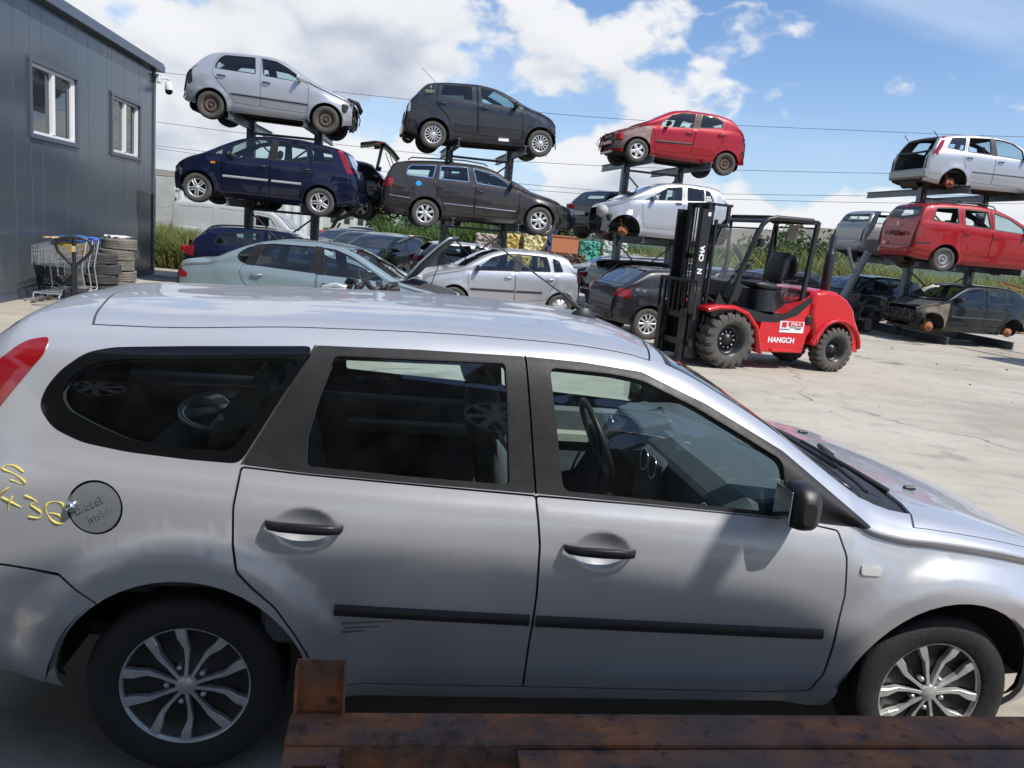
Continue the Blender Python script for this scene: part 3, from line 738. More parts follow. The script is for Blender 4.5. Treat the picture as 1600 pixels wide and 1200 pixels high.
M_CONC = mat('yard_concrete', concrete)
def soil(nt, b):
    o = N(nt, 'ShaderNodeTexCoord').outputs['Object']
    n = noise(nt, .08, 8, .6, o); n2 = noise(nt, 1.7, 6, .65, o)
    c = ramp(nt, n, [(.35, (.05, .085, .022)), (.52, (.085, .12, .035)), (.66, (.15, .14, .06))])
    c = mixc(nt, mth(nt, 'MULTIPLY', n2, .55), c, (.03, .05, .012)); nt.links.new(c, b.inputs['Base Color']); b.inputs['Roughness'].default_value = .95
    bp = N(nt, 'ShaderNodeBump', ins={'Strength': .8, 'Distance': .15, 'Height': n2}); nt.links.new(bp.outputs[0], b.inputs['Normal'])
M_FIELD = mat('rough_grass', soil)
def build_ground():
    # one sheet to the horizon, flat under the yard and swelling gently beyond it
    xs = sorted(set([-6000, -3500, -2000, -1200, -700, -400, -250] + list(range(-160, 161, 10)) + [250, 400, 700, 1200, 2000, 3500, 6000]))
    ys = sorted(set([-600, -200, -80] + list(range(-40, 161, 8)) + [200, 260, 340, 450, 600, 900, 1400, 2200, 3500, 6000]))
    V = []; F = []
    for y in ys:
        for x in xs:
            k = float(smooth(45, 160, y)); V.append((x, y, -.012 + k*(1.0*math.sin(x*.011+y*.004)+.8*math.sin(x*.03+1))*.6 - k*.2))
    n = len(xs)
    for j in range(len(ys)-1):
        for i in range(n-1): F.append((j*n+i, j*n+i+1, (j+1)*n+i+1, (j+1)*n+i))
    g = obj('ground', mesh_np('ground', V, F), M_FIELD); tag(g, kind='structure')
    e = [(-60, -40), (70, -40), (70, 31), (40, 36), (14, 37), (0, 35.5), (-6, 34), (-9, 24.6), (-13, 23), (-60, 23)]
    rr = random.Random(3); P = []
    for i, p in enumerate(e):
        a = Vector(p); b = Vector(e[(i+1) % len(e)]); k = max(1, int((b-a).length/1.2))
        for j in range(k): q = a.lerp(b, j/k); P.append((q.x+rr.uniform(-.15, .15), q.y+rr.uniform(-.15, .15), 0))
    y = obj('yard', mesh_np('yard', P, [tuple(range(len(P)))], smooth=False), M_CONC); tag(y, kind='structure')
    # hills
    def ridge(name, y0, pts, mt, seed):
        f = tab(pts); r2 = random.Random(seed); ph = [r2.uniform(0, 6) for _ in range(6)]; V = []; F = []
        X = np.linspace(pts[0][0], pts[-1][0], 160)
        rows = ((0, 0.), (.25, .35), (.5, .7), (.75, .93), (1., 1.), (1.4, .8))
        for d, k in rows:
            for x in X: V.append((x, y0+d*900, float(f(x))*k*(1+.05*math.sin(x*.012+ph[0])+.03*math.sin(x*.031+ph[1]+d*4)+.02*math.sin(x*.08+ph[2]))-3))
        m_ = len(X)
        for j in range(len(rows)-1):
            for i in range(m_-1): F.append((j*m_+i, j*m_+i+1, (j+1)*m_+i+1, (j+1)*m_+i))
        tag(obj(name, mesh_np(name, V, F), mt), kind='structure')
    def wood(nt, b):
        o = N(nt, 'ShaderNodeTexCoord').outputs['Object']; n = noise(nt, .02, 8, .7, o)
        nt.links.new(ramp(nt, n, [(.35, (.028, .055, .04)), (.55, (.045, .075, .05)), (.72, (.12, .13, .07))]), b.inputs['Base Color']); b.inputs['Roughness'].default_value = 1
    def dry(nt, b):
        o = N(nt, 'ShaderNodeTexCoord').outputs['Object']; n = noise(nt, .008, 6, .6, o)
        nt.links.new(ramp(nt, n, [(.35, (.13, .12, .10)), (.55, (.2, .17, .14)), (.72, (.09, .11, .06))]), b.inputs['Base Color']); b.inputs['Roughness'].default_value = 1
    ridge('hills', 1900, [(-3500, 60), (-2000, 110), (-1200, 112), (-700, 105), (-400, 95), (0, 78), (500, 80), (1000, 118), (1400, 135), (2000, 130), (3500, 90)], mat('far_dry_hill', dry), 1)
    ridge('wooded_hills', 1100, [(-2500, 40), (-1000, 62), (-500, 52), (-250, 46), (0, 24), (300, 16), (700, 20), (1500, 10)], mat('far_wood', wood), 2)
build_ground()
def debris():
    r = random.Random(21); m = MB()
    for k in range(150):
        x, y = r.uniform(-9, 18), r.uniform(9, 26); s_ = r.choice((.012, .018, .025, .04))
        m.box((x, y, s_*.3), (s_*r.uniform(.6, 1.8), s_*r.uniform(.5, 1.2), s_*.6), (r.uniform(-.4, .4), r.uniform(-.4, .4), r.uniform(0, 3)))
    tag(m.build('grit', plain('grit_grey', (.13, .115, .10), .9, var=.4, scale=3)), 'scattered grit and flakes of debris on the yard', 'debris', kind='stuff')
debris()
# ------------------------------------------------------------------ foreground estate car
P_SILVER = paint('silver_paint', (.58, .59, .615), .55, .36, .22)
M_SCUFF = plain('scuff_grey', (.16, .16, .165), .7, var=.4, scale=60)
def hero():
    frame_r = [(-.975, 1.425), (-.66, 1.434), (-.302, 1.436), (-.252, 1.018), (-.65, 1.034), (-.98, 1.048), (-1.165, 1.062)]
    frame_f = [(-.298, 1.436), (-.1, 1.430), (.103, 1.412), (.33, 1.324), (.61, 1.185), (.93, .956), (.90, .948), (.76, .958), (.62, .974), (.1, 1.002), (-.247, 1.018)]
    sp = dict(W=.92, axles=(-1.32, 1.30), ra=.395, rt=.309, zr=.312, dx=.05, tn=2.0, gap=.0075, rubber=.004, tumble=.43, low=.055, mid=.64, flare=.026, fr=(.06, .17), lip=.02,
        top=[(-2.27, .78), (-2.24, .90), (-2.17, 1.05), (-2.08, 1.22), (-1.96, 1.41), (-1.86, 1.475), (-1.72, 1.49), (-1.4, 1.505), (-1., 1.526), (-.5, 1.538), (-.2, 1.534), (.05, 1.516), (.22, 1.475), (.42, 1.385), (.61, 1.28), (.80, 1.155), (.95, 1.065), (1.06, 1.02), (1.2, .998), (1.5, .945), (1.8, .865), (2.0, .775), (2.1, .68), (2.14, .58)],
        drop=[(-2.27, .05), (-1.9, .10), (-1.5, .118), (-1.0, .102), (.2, .10), (.9, .10), (1.05, .075), (1.3, .06), (2.14, .04)],
        belt=[(-2.27, .70), (-2.1, 1.0), (-1.78, 1.09), (-1.5, 1.07), (-.98, 1.043), (-.25, 1.014), (.62, .972), (.93, .95), (1.2, .915), (1.6, .85), (1.95, .72), (2.14, .50)],
        bot=[(-2.27, .36), (-1.9, .30), (-1.6, .27), (-1., .262), (1., .25), (1.7, .22), (2.14, .26)],
        plan=[(-2.27, .70), (-2.2, .83), (-2.1, .885), (-1.8, .945), (-1.2, .985), (-.5, 1.), (.5, 1.), (1.1, .99), (1.5, .965), (1.85, .87), (2.05, .72), (2.14, .55)],
        windows=[dict(p=[(-.918, 1.402), (-.362, 1.415), (-.332, 1.038), (-.66, 1.050), (-.980, 1.066), (-.983, 1.151), (-.959, 1.266)], r=.02),
                 dict(p=[(-.222, 1.412), (.0, 1.404), (.103, 1.390), (.285, 1.318), (.445, 1.240), (.605, 1.160), (.621, .986), (-.162, 1.027)], r=.03)],
        first=[dict(name='rear_side_window', p=[(-1.60, 1.150), (-1.69, 1.19), (-1.715, 1.235), (-1.69, 1.285), (-1.64, 1.325), (-1.57, 1.345), (-1.358, 1.36), (-1.02, 1.385), (-1.20, 1.10), (-1.33, 1.100), (-1.5, 1.115)], r=.03, mat=M_GLASS, off=-.004, lip=0),
               dict(name='window_surround', p=[(-1.770, 1.191), (-1.757, 1.246), (-1.72, 1.303), (-1.655, 1.358), (-1.583, 1.377), (-1.358, 1.396), (-.981, 1.423), (-1.172, 1.064), (-1.318, 1.068), (-1.505, 1.08), (-1.635, 1.099), (-1.725, 1.134)], r=.03, mat=M_GBLK, off=-.003),
               dict(name='gap', p=[(-.980, 1.426), (-.974, 1.426), (-1.164, 1.062), (-1.172, 1.062)], drop=True, r=.001),
               dict(name='door_frame_trim', p=frame_r, mat=M_TRIM, off=-.001), dict(name='gap', p=[(-.304, 1.438), (-.296, 1.438), (-.245, 1.017), (-.253, 1.017)], drop=True, r=.001),
               dict(name='door_frame_trim', p=frame_f, mat=M_TRIM, off=-.001),
               dict(name='tail_light', p=[(-1.768, 1.392), (-1.772, 1.345), (-1.885, 1.18), (-1.95, 1.02), (-2.0, .92), (-2.12, .92), (-2.08, 1.05), (-1.95, 1.27), (-1.84, 1.375)], r=.03, mat=M_RED, off=.004),
               *[dict(name='handle_recess', p=[(hx+.098*math.cos(t), hz+.066*math.sin(t)) for t in [2*math.pi*k/30 for k in range(30)]], r=.003, lip=0) for hx, hz in ((-.965, .885), (-.022, .848))],
               dict(name='fuel_flap', p=[(-1.580+.074*math.cos(t), .915+.077*math.sin(t)) for t in [2*math.pi*k/28 for k in range(28)]], r=.005, off=.001, lip=.006, mat=P_FLAP),
               dict(name='gap', p=[(-1.580+.081*math.cos(t), .915+.084*math.sin(t)) for t in [2*math.pi*k/28 for k in range(28)]], r=.005, drop=True),
               *[dict(name='scuff_mark', p=[(a, z), (b, z+dz), (b, z+dz-.004), (a, z-h)], r=.002, off=.0008, lip=0, mat=M_SCUFF) for a, b, z, dz, h in ((-.835, -.68, .578, .010, .009), (-.83, -.72, .560, .008, .006), (-.835, -.76, .548, .004, .010))],
               dict(name='side_indicator', p=[(.895, .832), (.977, .826), (.977, .792), (.895, .797)], r=.016, off=.006, mat=M_LAMP)],
        doors=[[(-1.167, 1.056), (-1.18, .94), (-1.176, .826), (-1.158, .745), (-1.112, .695), (-1.042, .634), (-.982, .546), (-.94, .466), (-.915, .39), (-.88, .337), (-.226, .331), (-.228, .504), (-.222, .689), (-.228, .862), (-.249, 1.012), (-.65, 1.03), (-.98, 1.044)],
               [(-.249, 1.012), (-.228, .862), (-.222, .689), (-.228, .504), (-.226, .331), (.69, .318), (.80, .338), (.832, .42), (.842, .551), (.852, .72), (.838, .857), (.806, .940), (.62, .970), (.1, .998)]],
        door_r=.012, dents=[(-.965, .885, .098, .066, .026), (-.022, .848, .098, .066, .026)], fine_rings=[(-1.32, .316, .40, .60), (1.30, .316, .40, .60)],
        mouldings=[dict(p=[(-.862, .622), (-.238, .603)], h=.036), dict(p=[(-.216, .601), (.796, .574)], h=.037)], handle_skip=True, paint=P_SILVER, windscreen=(1.075, .235, .13), rear_window=(-2.13, -1.93, .05),
        patches=[dict(name='rear_bumper_side', p=[(-1.571, .62), (-1.683, .694), (-1.833, .709), (-2.26, .73), (-2.26, .2), (-1.58, .2)], mat=P_SILVER, off=0, r=.004, gap=.006, lip=.012)],
        hood=(1.215, 1.99), hood_t=1.33, wheels=['hero']*4, tyre=M_RUB, wy=.775, seat_x=(None, None), wheel_y=0, cabin=False, glass=M_GLASS, trim_mat=M_DARK,
        extra=[('roof', densify([(-1.66, 1.435), (.14, 1.435), (.20, 1.8), (.215, 2.25), (-1.76, 2.25), (-1.73, 1.9)], .06), dict(both=True, lip=.008)), ('gap', densify([(-1.667, 1.427), (.145, 1.427), (.21, 1.8), (.23, 2.25), (-1.768, 2.25), (-1.738, 1.9)], .06), dict(drop=True)),
               ('cowl', densify([(.80, 1.45), (1.30, 1.45), (1.30, 2.25), (.8, 2.25)], .06), dict(both=True, mat=M_BLK, off=-.012))],
    )
    return make_car('estate_car', 'silver estate car in the foreground with yellow crayon marks on its flank', 'car', sp, None, (.228, 3.346, 0), (0, 0, R(8.43)))
M_GBLK = mat('glass_black_border', lambda nt, b: (setattr(b.inputs['Base Color'], 'default_value', (.006, .007, .008, 1)), setattr(b.inputs['Roughness'], 'default_value', .06)))
P_FLAP = paint('flap_paint', (.30, .32, .345), .55, .36, .22)
HERO, HS = hero()
# ------------------------------------------------------------------ the other cars
P_SIL2 = paint('silver_paint_b', (.46, .47, .495), .5, .36, .2)
P_BLUE = paint('dark_blue_paint', (.004, .007, .032), .2, .33, .05)
P_GREY = paint('dark_grey_paint', (.030, .033, .042), .35, .34, .06)
P_BRWN = paint('brown_grey_paint', (.042, .036, .036), .4, .34, .07)
P_RED = paint('red_paint', (.34, .004, .014), .1, .34, .03)
P_RED2 = paint('deep_red_paint', (.32, .006, .010), .05, .36, .06)
P_BLK = paint('black_paint', (.005, .006, .008), .0, .3, .06)
P_BLKG = paint('black_green_paint', (.006, .010, .013), .1, .3, .07)
P_TOL = paint('grey_green_paint', (.27, .35, .37), .4, .34, .1)
P_A3 = paint('graphite_paint', (.036, .036, .042), .4, .34, .06)
P_SUV = paint('grey_silver_paint', (.30, .31, .31), .4, .4, .35)
P_WHITE = paint('white_paint', (.68, .69, .69), 0, .4, .3)
P_NAVY = paint('navy_paint', (.010, .016, .060), .2, .35, .2)
P_TEAL = paint('petrol_paint', (.04, .09, .13), .3, .35, .2)
M_PRIM = plain('bare_inner_panel', (.26, .17, .15), .6, .1, var=.3, scale=9)
M_WHITE_P = plain('plate_white', (.55, .55, .54), .5)
def pose(x, y, z, psi, pitch=0): return (x, y, z), (0, -R(pitch), R(psi))
FABIA = dict(W=.82, axles=(-1.23, 1.23), rt=.29, ra=.352, paint=P_SIL2,
    top=[(-1.80, .58), (-1.78, .72), (-1.74, .97), (-1.64, 1.10), (-1.31, 1.395), (-1.16, 1.445), (-1.0, 1.468), (-.58, 1.49), (-.12, 1.49), (.18, 1.44), (.43, 1.32), (.69, 1.18), (.94, 1.06), (1.28, .95), (1.56, .85), (1.70, .79), (1.77, .72)],
    belt=[(-1.8, 1.035), (-.3, 1.02), (.6, .99), (1.8, .95)], windscreen=(1.04, .22, .1), rear_window=(-1.65, -1.34, .03), hood=(1.12, 1.70),
    windows=[dict(p=[(-1.18, 1.06), (-1.17, 1.16), (-1.1, 1.30), (-1., 1.375), (-.36, 1.405), (-.31, 1.04), (-.89, 1.05)]), dict(p=[(-.23, 1.41), (.09, 1.385), (.34, 1.28), (.60, 1.12), (.62, 1.0), (-.15, 1.03)])],
    doors=[[(-1.22, 1.05), (-1.22, .95), (-.99, .70), (-.82, .53), (-.72, .40), (-.16, .385), (-.24, 1.425), (-1., 1.41), (-1.14, 1.32)], [(-.24, 1.425), (-.16, .385), (.80, .37), (.84, .42), (.83, .93), (.74, 1.0), (.35, 1.31), (.1, 1.41)]],
    mirror=(.62, 1.07), mirror_mat=P_SIL2, mouldings=[dict(p=[(-.80, .575), (.84, .55)], mat=M_BLK, h=.03)], handles=[(-1.02, .92), (-.07, .89)], wheels=['steel']*4, rim_mat=M_STEEL, missing=('front',), wreck_front=1.70,
    patches=[dict(name='tail_light', p=[(-1.755, .95), (-1.66, .99), (-1.62, .72), (-1.72, .67)], mat=M_BLK, r=.02), dict(name='fuel_flap', p=[(-1.41+.07*math.cos(t), .94+.07*math.sin(t)) for t in [k*.45 for k in range(14)]], mat=P_SIL2, r=.005)], seat_x=(.1, -.7))
CMAX = dict(W=.86, axles=(-1.32, 1.32), rt=.315, ra=.375, first=[dict(name='pillar_trim', p=[(-.19, 1.54), (-.31, 1.545), (-.32, 1.085), (-.15, 1.08)], mat=M_TRIM, off=.001)], paint=P_BLUE,
    top=[(-2.10, .62), (-2.09, .93), (-1.99, 1.12), (-1.84, 1.39), (-1.77, 1.475), (-1.59, 1.525), (-1.25, 1.575), (-.75, 1.615), (-.28, 1.62), (.12, 1.585), (.45, 1.50), (.80, 1.345), (1.1, 1.18), (1.25, 1.10), (1.55, .99), (1.75, .88), (1.88, .76)],
    belt=[(-2.1, 1.10), (-1., 1.09), (.6, 1.03), (1.9, .98)], windscreen=(1.20, .14, .1), rear_window=(-2.02, -1.79, .03), hood=(1.28, 1.80),
    windows=[dict(p=[(1.05, 1.07), (.80, 1.235), (.82, 1.07)], r=.02), dict(p=[(.66, 1.12), (.63, 1.30), (.38, 1.455), (.1, 1.515), (-.2, 1.535), (-.16, 1.09), (.68, 1.04)]), dict(p=[(-.3, 1.54), (-.94, 1.51), (-1.02, 1.12), (-.31, 1.09)]), dict(p=[(-1.02, 1.5), (-1.30, 1.485), (-1.46, 1.46), (-1.60, 1.18), (-1.12, 1.13)])],
    doors=[[(-.97, 1.53), (-1.08, 1.13), (-1.14, .92), (-.97, .52), (-.88, .37), (-.23, .35), (-.21, 1.09), (-.26, 1.57)], [(-.25, 1.57), (-.205, 1.09), (-.22, .35), (.72, .33), (.79, .40), (.83, 1.0), (.68, 1.30), (.4, 1.49), (.1, 1.55)]],
    mirror=(.66, 1.10), handles=[(-.98, .97), (-.05, .93)], mouldings=[dict(p=[(.78, .63), (-.19, .645)], mat=M_ALU, h=.05), dict(p=[(-.26, .645), (-.90, .655)], mat=M_ALU, h=.05)], wheels=['twin5']*4, seat_x=(.1, -.75), seat_z=.5,
    patches=[dict(name='tail_light', p=[(-1.60, 1.49), (-1.70, 1.48), (-1.83, 1.29), (-2.0, 1.0), (-1.88, .98), (-1.75, 1.2)], mat=M_RED, r=.02), dict(name='side_indicator', p=[(.95, .91), (1.05, .91), (1.05, .87), (.95, .87)], mat=M_AMB, r=.01)], missing=('front',), wreck_front=1.80)
PUNTO = dict(W=.84, axles=(-1.255, 1.255), rt=.3, ra=.37, paint=P_GREY,
    top=[(-1.90, .55), (-1.87, .72), (-1.82, 1.0), (-1.69, 1.16), (-1.40, 1.44), (-1.28, 1.475), (-.81, 1.52), (-.30, 1.53), (.11, 1.48), (.47, 1.35), (.95, 1.11), (1.32, 1.0), (1.56, .89), (1.66, .78)],
    belt=[(-1.9, 1.12), (-.3, 1.075), (.6, 1.03), (1.7, .97)], windscreen=(1.06, .15, .1), rear_window=(-1.72, -1.43, .03), hood=(1.12, 1.58),
    windows=[dict(p=[(-1.14, 1.14), (-1.08, 1.425), (-.39, 1.455), (-.35, 1.10)], mat=M_GLASSD, r=.03), dict(p=[(-.23, 1.455), (.13, 1.41), (.45, 1.26), (.60, 1.13), (.60, 1.03), (-.17, 1.08)], r=.03), dict(p=[(.68, 1.13), (.88, 1.03), (.69, 1.03)], r=.01)],
    doors=[[(-1.16, 1.45), (-1.22, .98), (-.96, .74), (-.81, .40), (-.25, .375), (-.29, 1.49)], [(-.27, 1.49), (-.22, .375), (.78, .34), (.81, .45), (.80, .86), (.70, 1.03), (.45, 1.30), (.12, 1.45)]],
    mirror=(.62, 1.10), handles=[(-1.08, 1.0), (-.1, .97)], handle_mat=M_BLK, wheels=['alloy14']*4, missing=('front',), wreck_front=1.60, seat_x=(.1, -.7), gap=.014,
    patches=[dict(name='fuel_cap', p=[(-1.47+.07*math.cos(t), .95+.07*math.sin(t)) for t in [k*.45 for k in range(14)]], mat=M_BLK, r=.005), dict(name='tail_light', p=[(-1.86, .98), (-1.78, 1.04), (-1.79, .78), (-1.86, .76)], mat=M_LAMP, r=.02)])
PASSAT = dict(W=.91, axles=(-1.355, 1.355), rt=.32, ra=.385, first=[dict(name='pillar_trim', p=[(-.38, 1.445), (-.29, 1.44), (-.19, 1.075), (-.34, 1.085)], mat=M_TRIM, off=.001)], paint=P_BRWN,
    top=[(-2.34, .58), (-2.33, .82), (-2.25, 1.14), (-2.07, 1.43), (-1.92, 1.48), (-1.63, 1.52), (-.95, 1.55), (-.15, 1.52), (.26, 1.42), (.59, 1.23), (.95, 1.06), (1.28, .96), (1.70, .85), (1.92, .75), (1.99, .66)],
    belt=[(-2.4, 1.13), (-1.2, 1.09), (-.2, 1.05), (.6, 1.0), (2., .95)], windscreen=(1.08, .30, .1), rear_window=(-2.24, -2.10, .02), hood=(1.14, 1.92),
    windows=[dict(p=[(-1.82, 1.19), (-1.78, 1.34), (-1.7, 1.40), (-1.12, 1.43), (-1.19, 1.12), (-1.78, 1.15)], trim=M_CHR), dict(p=[(-1.03, 1.43), (-.39, 1.44), (-.35, 1.09), (-1.07, 1.11)], trim=M_CHR, r=.03), dict(p=[(-.28, 1.43), (.18, 1.335), (.46, 1.19), (.62, 1.07), (.62, 1.01), (-.19, 1.075)], trim=M_CHR, r=.03)],
    doors=[[(-1.08, 1.46), (-1.19, 1.05), (-1.18, .98), (-.98, .63), (-.88, .40), (-.23, .35), (-.22, 1.04), (-.31, 1.47)], [(-.29, 1.47), (-.2, 1.04), (-.21, .35), (.78, .33), (.83, .40), (.85, .93), (.80, 1.02), (.5, 1.20), (.2, 1.38)]],
    mirror=(.63, 1.09), handles=[(-1.03, .94), (-.1, .89)], mouldings=[dict(p=[(-.94, .575), (-.25, .545)], mat=M_CHR, h=.02), dict(p=[(-.2, .543), (.77, .50)], mat=M_CHR, h=.02), dict(p=[(-2.2, .69), (-1.72, .645)], mat=M_CHR, h=.02)], wheels=['alloy7']*4, seat_x=(.15, -.75), gap=.010,
    patches=[dict(name='tail_light', p=[(-2.29, 1.07), (-2.09, 1.08), (-2.12, .90), (-2.32, .86)], mat=M_RED, r=.02), dict(name='sticker', p=[(-1.53+.07*math.cos(t), .985+.055*math.sin(t)) for t in [k*.45 for k in range(14)]], mat=plain('cyan_sticker', (.02, .32, .62), .4), r=.005, side=0)], missing=('front', 'rear_window'), wreck_front=1.90)
P206 = dict(W=.82, axles=(-1.22, 1.22), rt=.29, ra=.345, first=[dict(name='pillar_trim', p=[(-.29, 1.44), (-.43, 1.445), (-.355, 1.055), (-.215, 1.035)], mat=M_TRIM, off=.001)], paint=P_RED,
    top=[(-1.74, .55), (-1.73, .73), (-1.68, 1.03), (-1.48, 1.30), (-1.26, 1.46), (-.72, 1.525), (-.18, 1.515), (.25, 1.455), (.47, 1.37), (.84, 1.17), (1.10, 1.03), (1.40, .90), (1.65, .80), (1.80, .70)],
    belt=[(-1.8, 1.12), (-.3, 1.04), (.6, .97), (1.8, .90)], windscreen=(1.08, .30, .1), rear_window=(-1.60, -1.32, .03), hood=(1.12, 1.72),
    windows=[dict(p=[(.70, .97), (.66, 1.08), (.39, 1.30), (.1, 1.40), (-.28, 1.435), (-.21, 1.04), (.66, .95)], r=.03), dict(p=[(-.44, 1.44), (-.82, 1.43), (-1.04, 1.34), (-1.01, 1.16), (-.36, 1.06)], r=.05)],
    doors=[[(-.33, 1.475), (-.28, 1.05), (-.22, .40), (-.78, .42), (-.95, .66), (-1.04, .85), (-1.10, 1.14), (-1.14, 1.40), (-.8, 1.47)], [(-.31, 1.475), (-.26, 1.05), (-.20, .40), (.72, .36), (.79, .40), (.86, .98), (.68, 1.12), (.4, 1.34), (.1, 1.43)]],
    mirror=(.51, 1.06), mouldings=[dict(p=[(.76, .59), (-.19, .64)], mat=M_BLK, h=.045)], handles=[(-.96, .97), (-.08, .89)], wheels=['steel', 'steel', 'steel', 'alloy5'], rim_mat=[M_STEEL, M_STEEL, M_STEEL, M_ALU], seat_x=(.05, -.72),
    patches=[dict(name='inner_wing', p=[(.90, .95), (1.3, .90), (1.8, .70), (1.8, .3), (1.56, .3), (1.2, .55), (.92, .5)], mat=M_PRIM, off=-.012, r=.02), dict(name='tail_light', p=[(-1.735, .80), (-1.64, .82), (-1.60, .98), (-1.68, 1.02)], mat=M_BLK, r=.02), dict(name='bumper_strip', p=[(-1.73, .62), (-1.62, .63), (-1.62, .57), (-1.73, .56)], mat=M_BLK, r=.01)],
    missing=('front', 'hood'), wreck_front=1.80, wreck_col=P_RED)
FORF = dict(W=.84, axles=(-1.25, 1.25), rt=.3, ra=.40, paint=P_SIL2,
    top=[(-1.60, .60), (-1.58, .95), (-1.48, 1.30), (-1.32, 1.56), (-1.1, 1.615), (-.98, 1.635), (-.43, 1.65), (.1, 1.62), (.42, 1.55), (.89, 1.33), (1.22, 1.15), (1.38, 1.06), (1.65, .97), (1.80, .86)],
    belt=[(-1.6, 1.22), (-.2, 1.17), (.6, 1.11), (1.8, 1.0)], windscreen=(1.30, .32, .1), rear_window=(-1.55, -1.38, .03), hood=(1.36, 1.74), low=.03, flare=.035, fr=(.02, .07),
    windows=[dict(p=[(.80, 1.10), (.49, 1.29), (.17, 1.49), (-.23, 1.545), (-.21, 1.18)], r=.03), dict(p=[(-.35, 1.555), (-.82, 1.535), (-.83, 1.23), (-.35, 1.19)], r=.03), dict(p=[(-.85, 1.535), (-.98, 1.5), (-1.10, 1.24), (-.86, 1.23)], r=.03)],
    doors=[[(-1.0, 1.55), (-1.14, 1.2), (-1.10, .9), (-.86, .50), (-.25, .45), (-.29, 1.59)], [(-.27, 1.59), (-.22, .45), (.70, .43), (.78, .5), (.86, 1.0), (.82, 1.10), (.5, 1.33), (.15, 1.54)]],
    mirror=(.56, 1.19), mirror_mat=P_SIL2, handles=[(-1.0, 1.11), (-.12, 1.11)], wheels=[None, 'disc', None, 'disc'], seat_x=(.05, -.72), seat_z=.5, trim_mat=M_DARK,
    patches=[dict(name='black_roof_edge', p=[(-1.5, 1.5), (-.9, 1.62), (-.9, 1.70), (-1.5, 1.70)], mat=M_BLK, r=.01)], missing=('front', 'rear_window'), wreck_front=1.74)
ALHAM = dict(W=.905, axles=(-1.42, 1.42), rt=.31, ra=.40, paint=P_RED2,
    top=[(-2.30, .62), (-2.29, .85), (-2.23, 1.2), (-2.09, 1.60), (-2.0, 1.70), (-1.85, 1.735), (-1.42, 1.775), (-.67, 1.79), (-.07, 1.73), (.45, 1.56), (.84, 1.36), (1.25, 1.15), (1.6, 1.03), (1.9, .92), (2.1, .76)],
    belt=[(-2.3, 1.24), (-1., 1.20), (.6, 1.12), (2., 1.04)], windscreen=(1.35, .12, .1), rear_window=(-2.20, -2.08, .02), hood=(1.42, 2.0),
    windows=[dict(p=[(-1.86, 1.28), (-1.75, 1.62), (-1.13, 1.665), (-1.13, 1.23)], open=True, r=.05), dict(p=[(-.98, 1.22), (-.96, 1.65), (-.28, 1.64), (-.2, 1.17)], open=True, r=.04), dict(p=[(-.12, 1.16), (-.12, 1.63), (.35, 1.50), (.72, 1.28), (.80, 1.12)], r=.04), dict(p=[(.86, 1.26), (.90, 1.11), (1.15, 1.1)], r=.01)],
    doors=[[(-1.04, 1.71), (-1.04, .95), (-1.0, .50), (-.22, .45), (-.18, 1.16), (-.2, 1.72)], [(-.18, 1.72), (-.16, 1.16), (-.2, .45), (.88, .42), (.92, .6), (.90, 1.1), (.8, 1.3), (.4, 1.53)]],
    mirror=(.8, 1.17), handles=[(-.9, 1.02), (-.08, .98)], handle_mat=P_RED2, wheels=['steel', 'steel', 'steel', 'steel'], rim_mat=plain('silver_steel_wheel', (.28, .28, .27), .6, .2, var=.3), seat_x=(.2, -.75), seat_z=.62,
    patches=[dict(name='tail_light', p=[(-2.28, 1.10), (-2.14, 1.12), (-2.14, .84), (-2.29, .82)], mat=M_RED, r=.02), dict(name='bumper_strip', p=[(-2.28, .70), (-1.86, .72), (-1.86, .68), (-2.28, .66)], mat=M_BLK, r=.01)],
    plate=(-2.365, .93), plate_mat=plain('faded_plate_recess', (.10, .012, .014), .6), tail=.05)
GOLF = dict(W=.85, axles=(-1.255, 1.255), rt=.3, ra=.37, paint=P_BLKG,
    top=[(-1.80, .55), (-1.78, .80), (-1.68, 1.12), (-1.45, 1.37), (-1.25, 1.435), (-.92, 1.465), (-.22, 1.475), (.2, 1.43), (.45, 1.33), (.78, 1.14), (1.0, 1.02), (1.15, .97), (1.3, .93), (1.5, .86), (1.6, .80)],
    belt=[(-1.8, 1.04), (-.3, 1.02), (.6, 1.0), (1.6, .95)], windscreen=(.98, .3, .1), rear_window=(-1.66, -1.44, .03), hood=(1.02, 1.56),
    windows=[dict(p=[(.62, 1.04), (.30, 1.32), (.1, 1.385), (-.28, 1.41), (-.22, 1.03)], mat=M_GLASSD, r=.03), dict(p=[(-.42, 1.41), (-.93, 1.385), (-.89, 1.03), (-.36, 1.02)], mat=M_GLASSD, r=.03), dict(p=[(-.97, 1.37), (-1.12, 1.30), (-1.2, 1.05), (-.94, 1.04)], mat=M_GLASSD, r=.03)],
    doors=[[(-.94, 1.43), (-1.10, 1.02), (-1.06, .75), (-.84, .42), (-.31, .40), (-.34, 1.44)], [(-.32, 1.44), (-.29, .40), (.72, .38), (.78, .45), (.78, .98), (.5, 1.2), (.2, 1.40)]],
    mirror=(.6, 1.06), handles=[(-.98, .92), (-.16, .90)], handle_mat=P_BLKG, mouldings=[dict(p=[(.74, .60), (-.86, .60)], mat=M_BLK, h=.05)], wheels=['disc']*4, seat_x=(.05, -.72),
    patches=[dict(name='stripped_wing', p=[(.80, .97), (1.2, .93), (1.6, .80), (1.6, .2), (1.2, .2), (.82, .2)], mat=plain('bare_inner_panel_b', (.16, .13, .10), .7, .1, var=.4, scale=7), off=-.02, r=.02)], missing=('front', 'hood'), wreck_front=1.62)
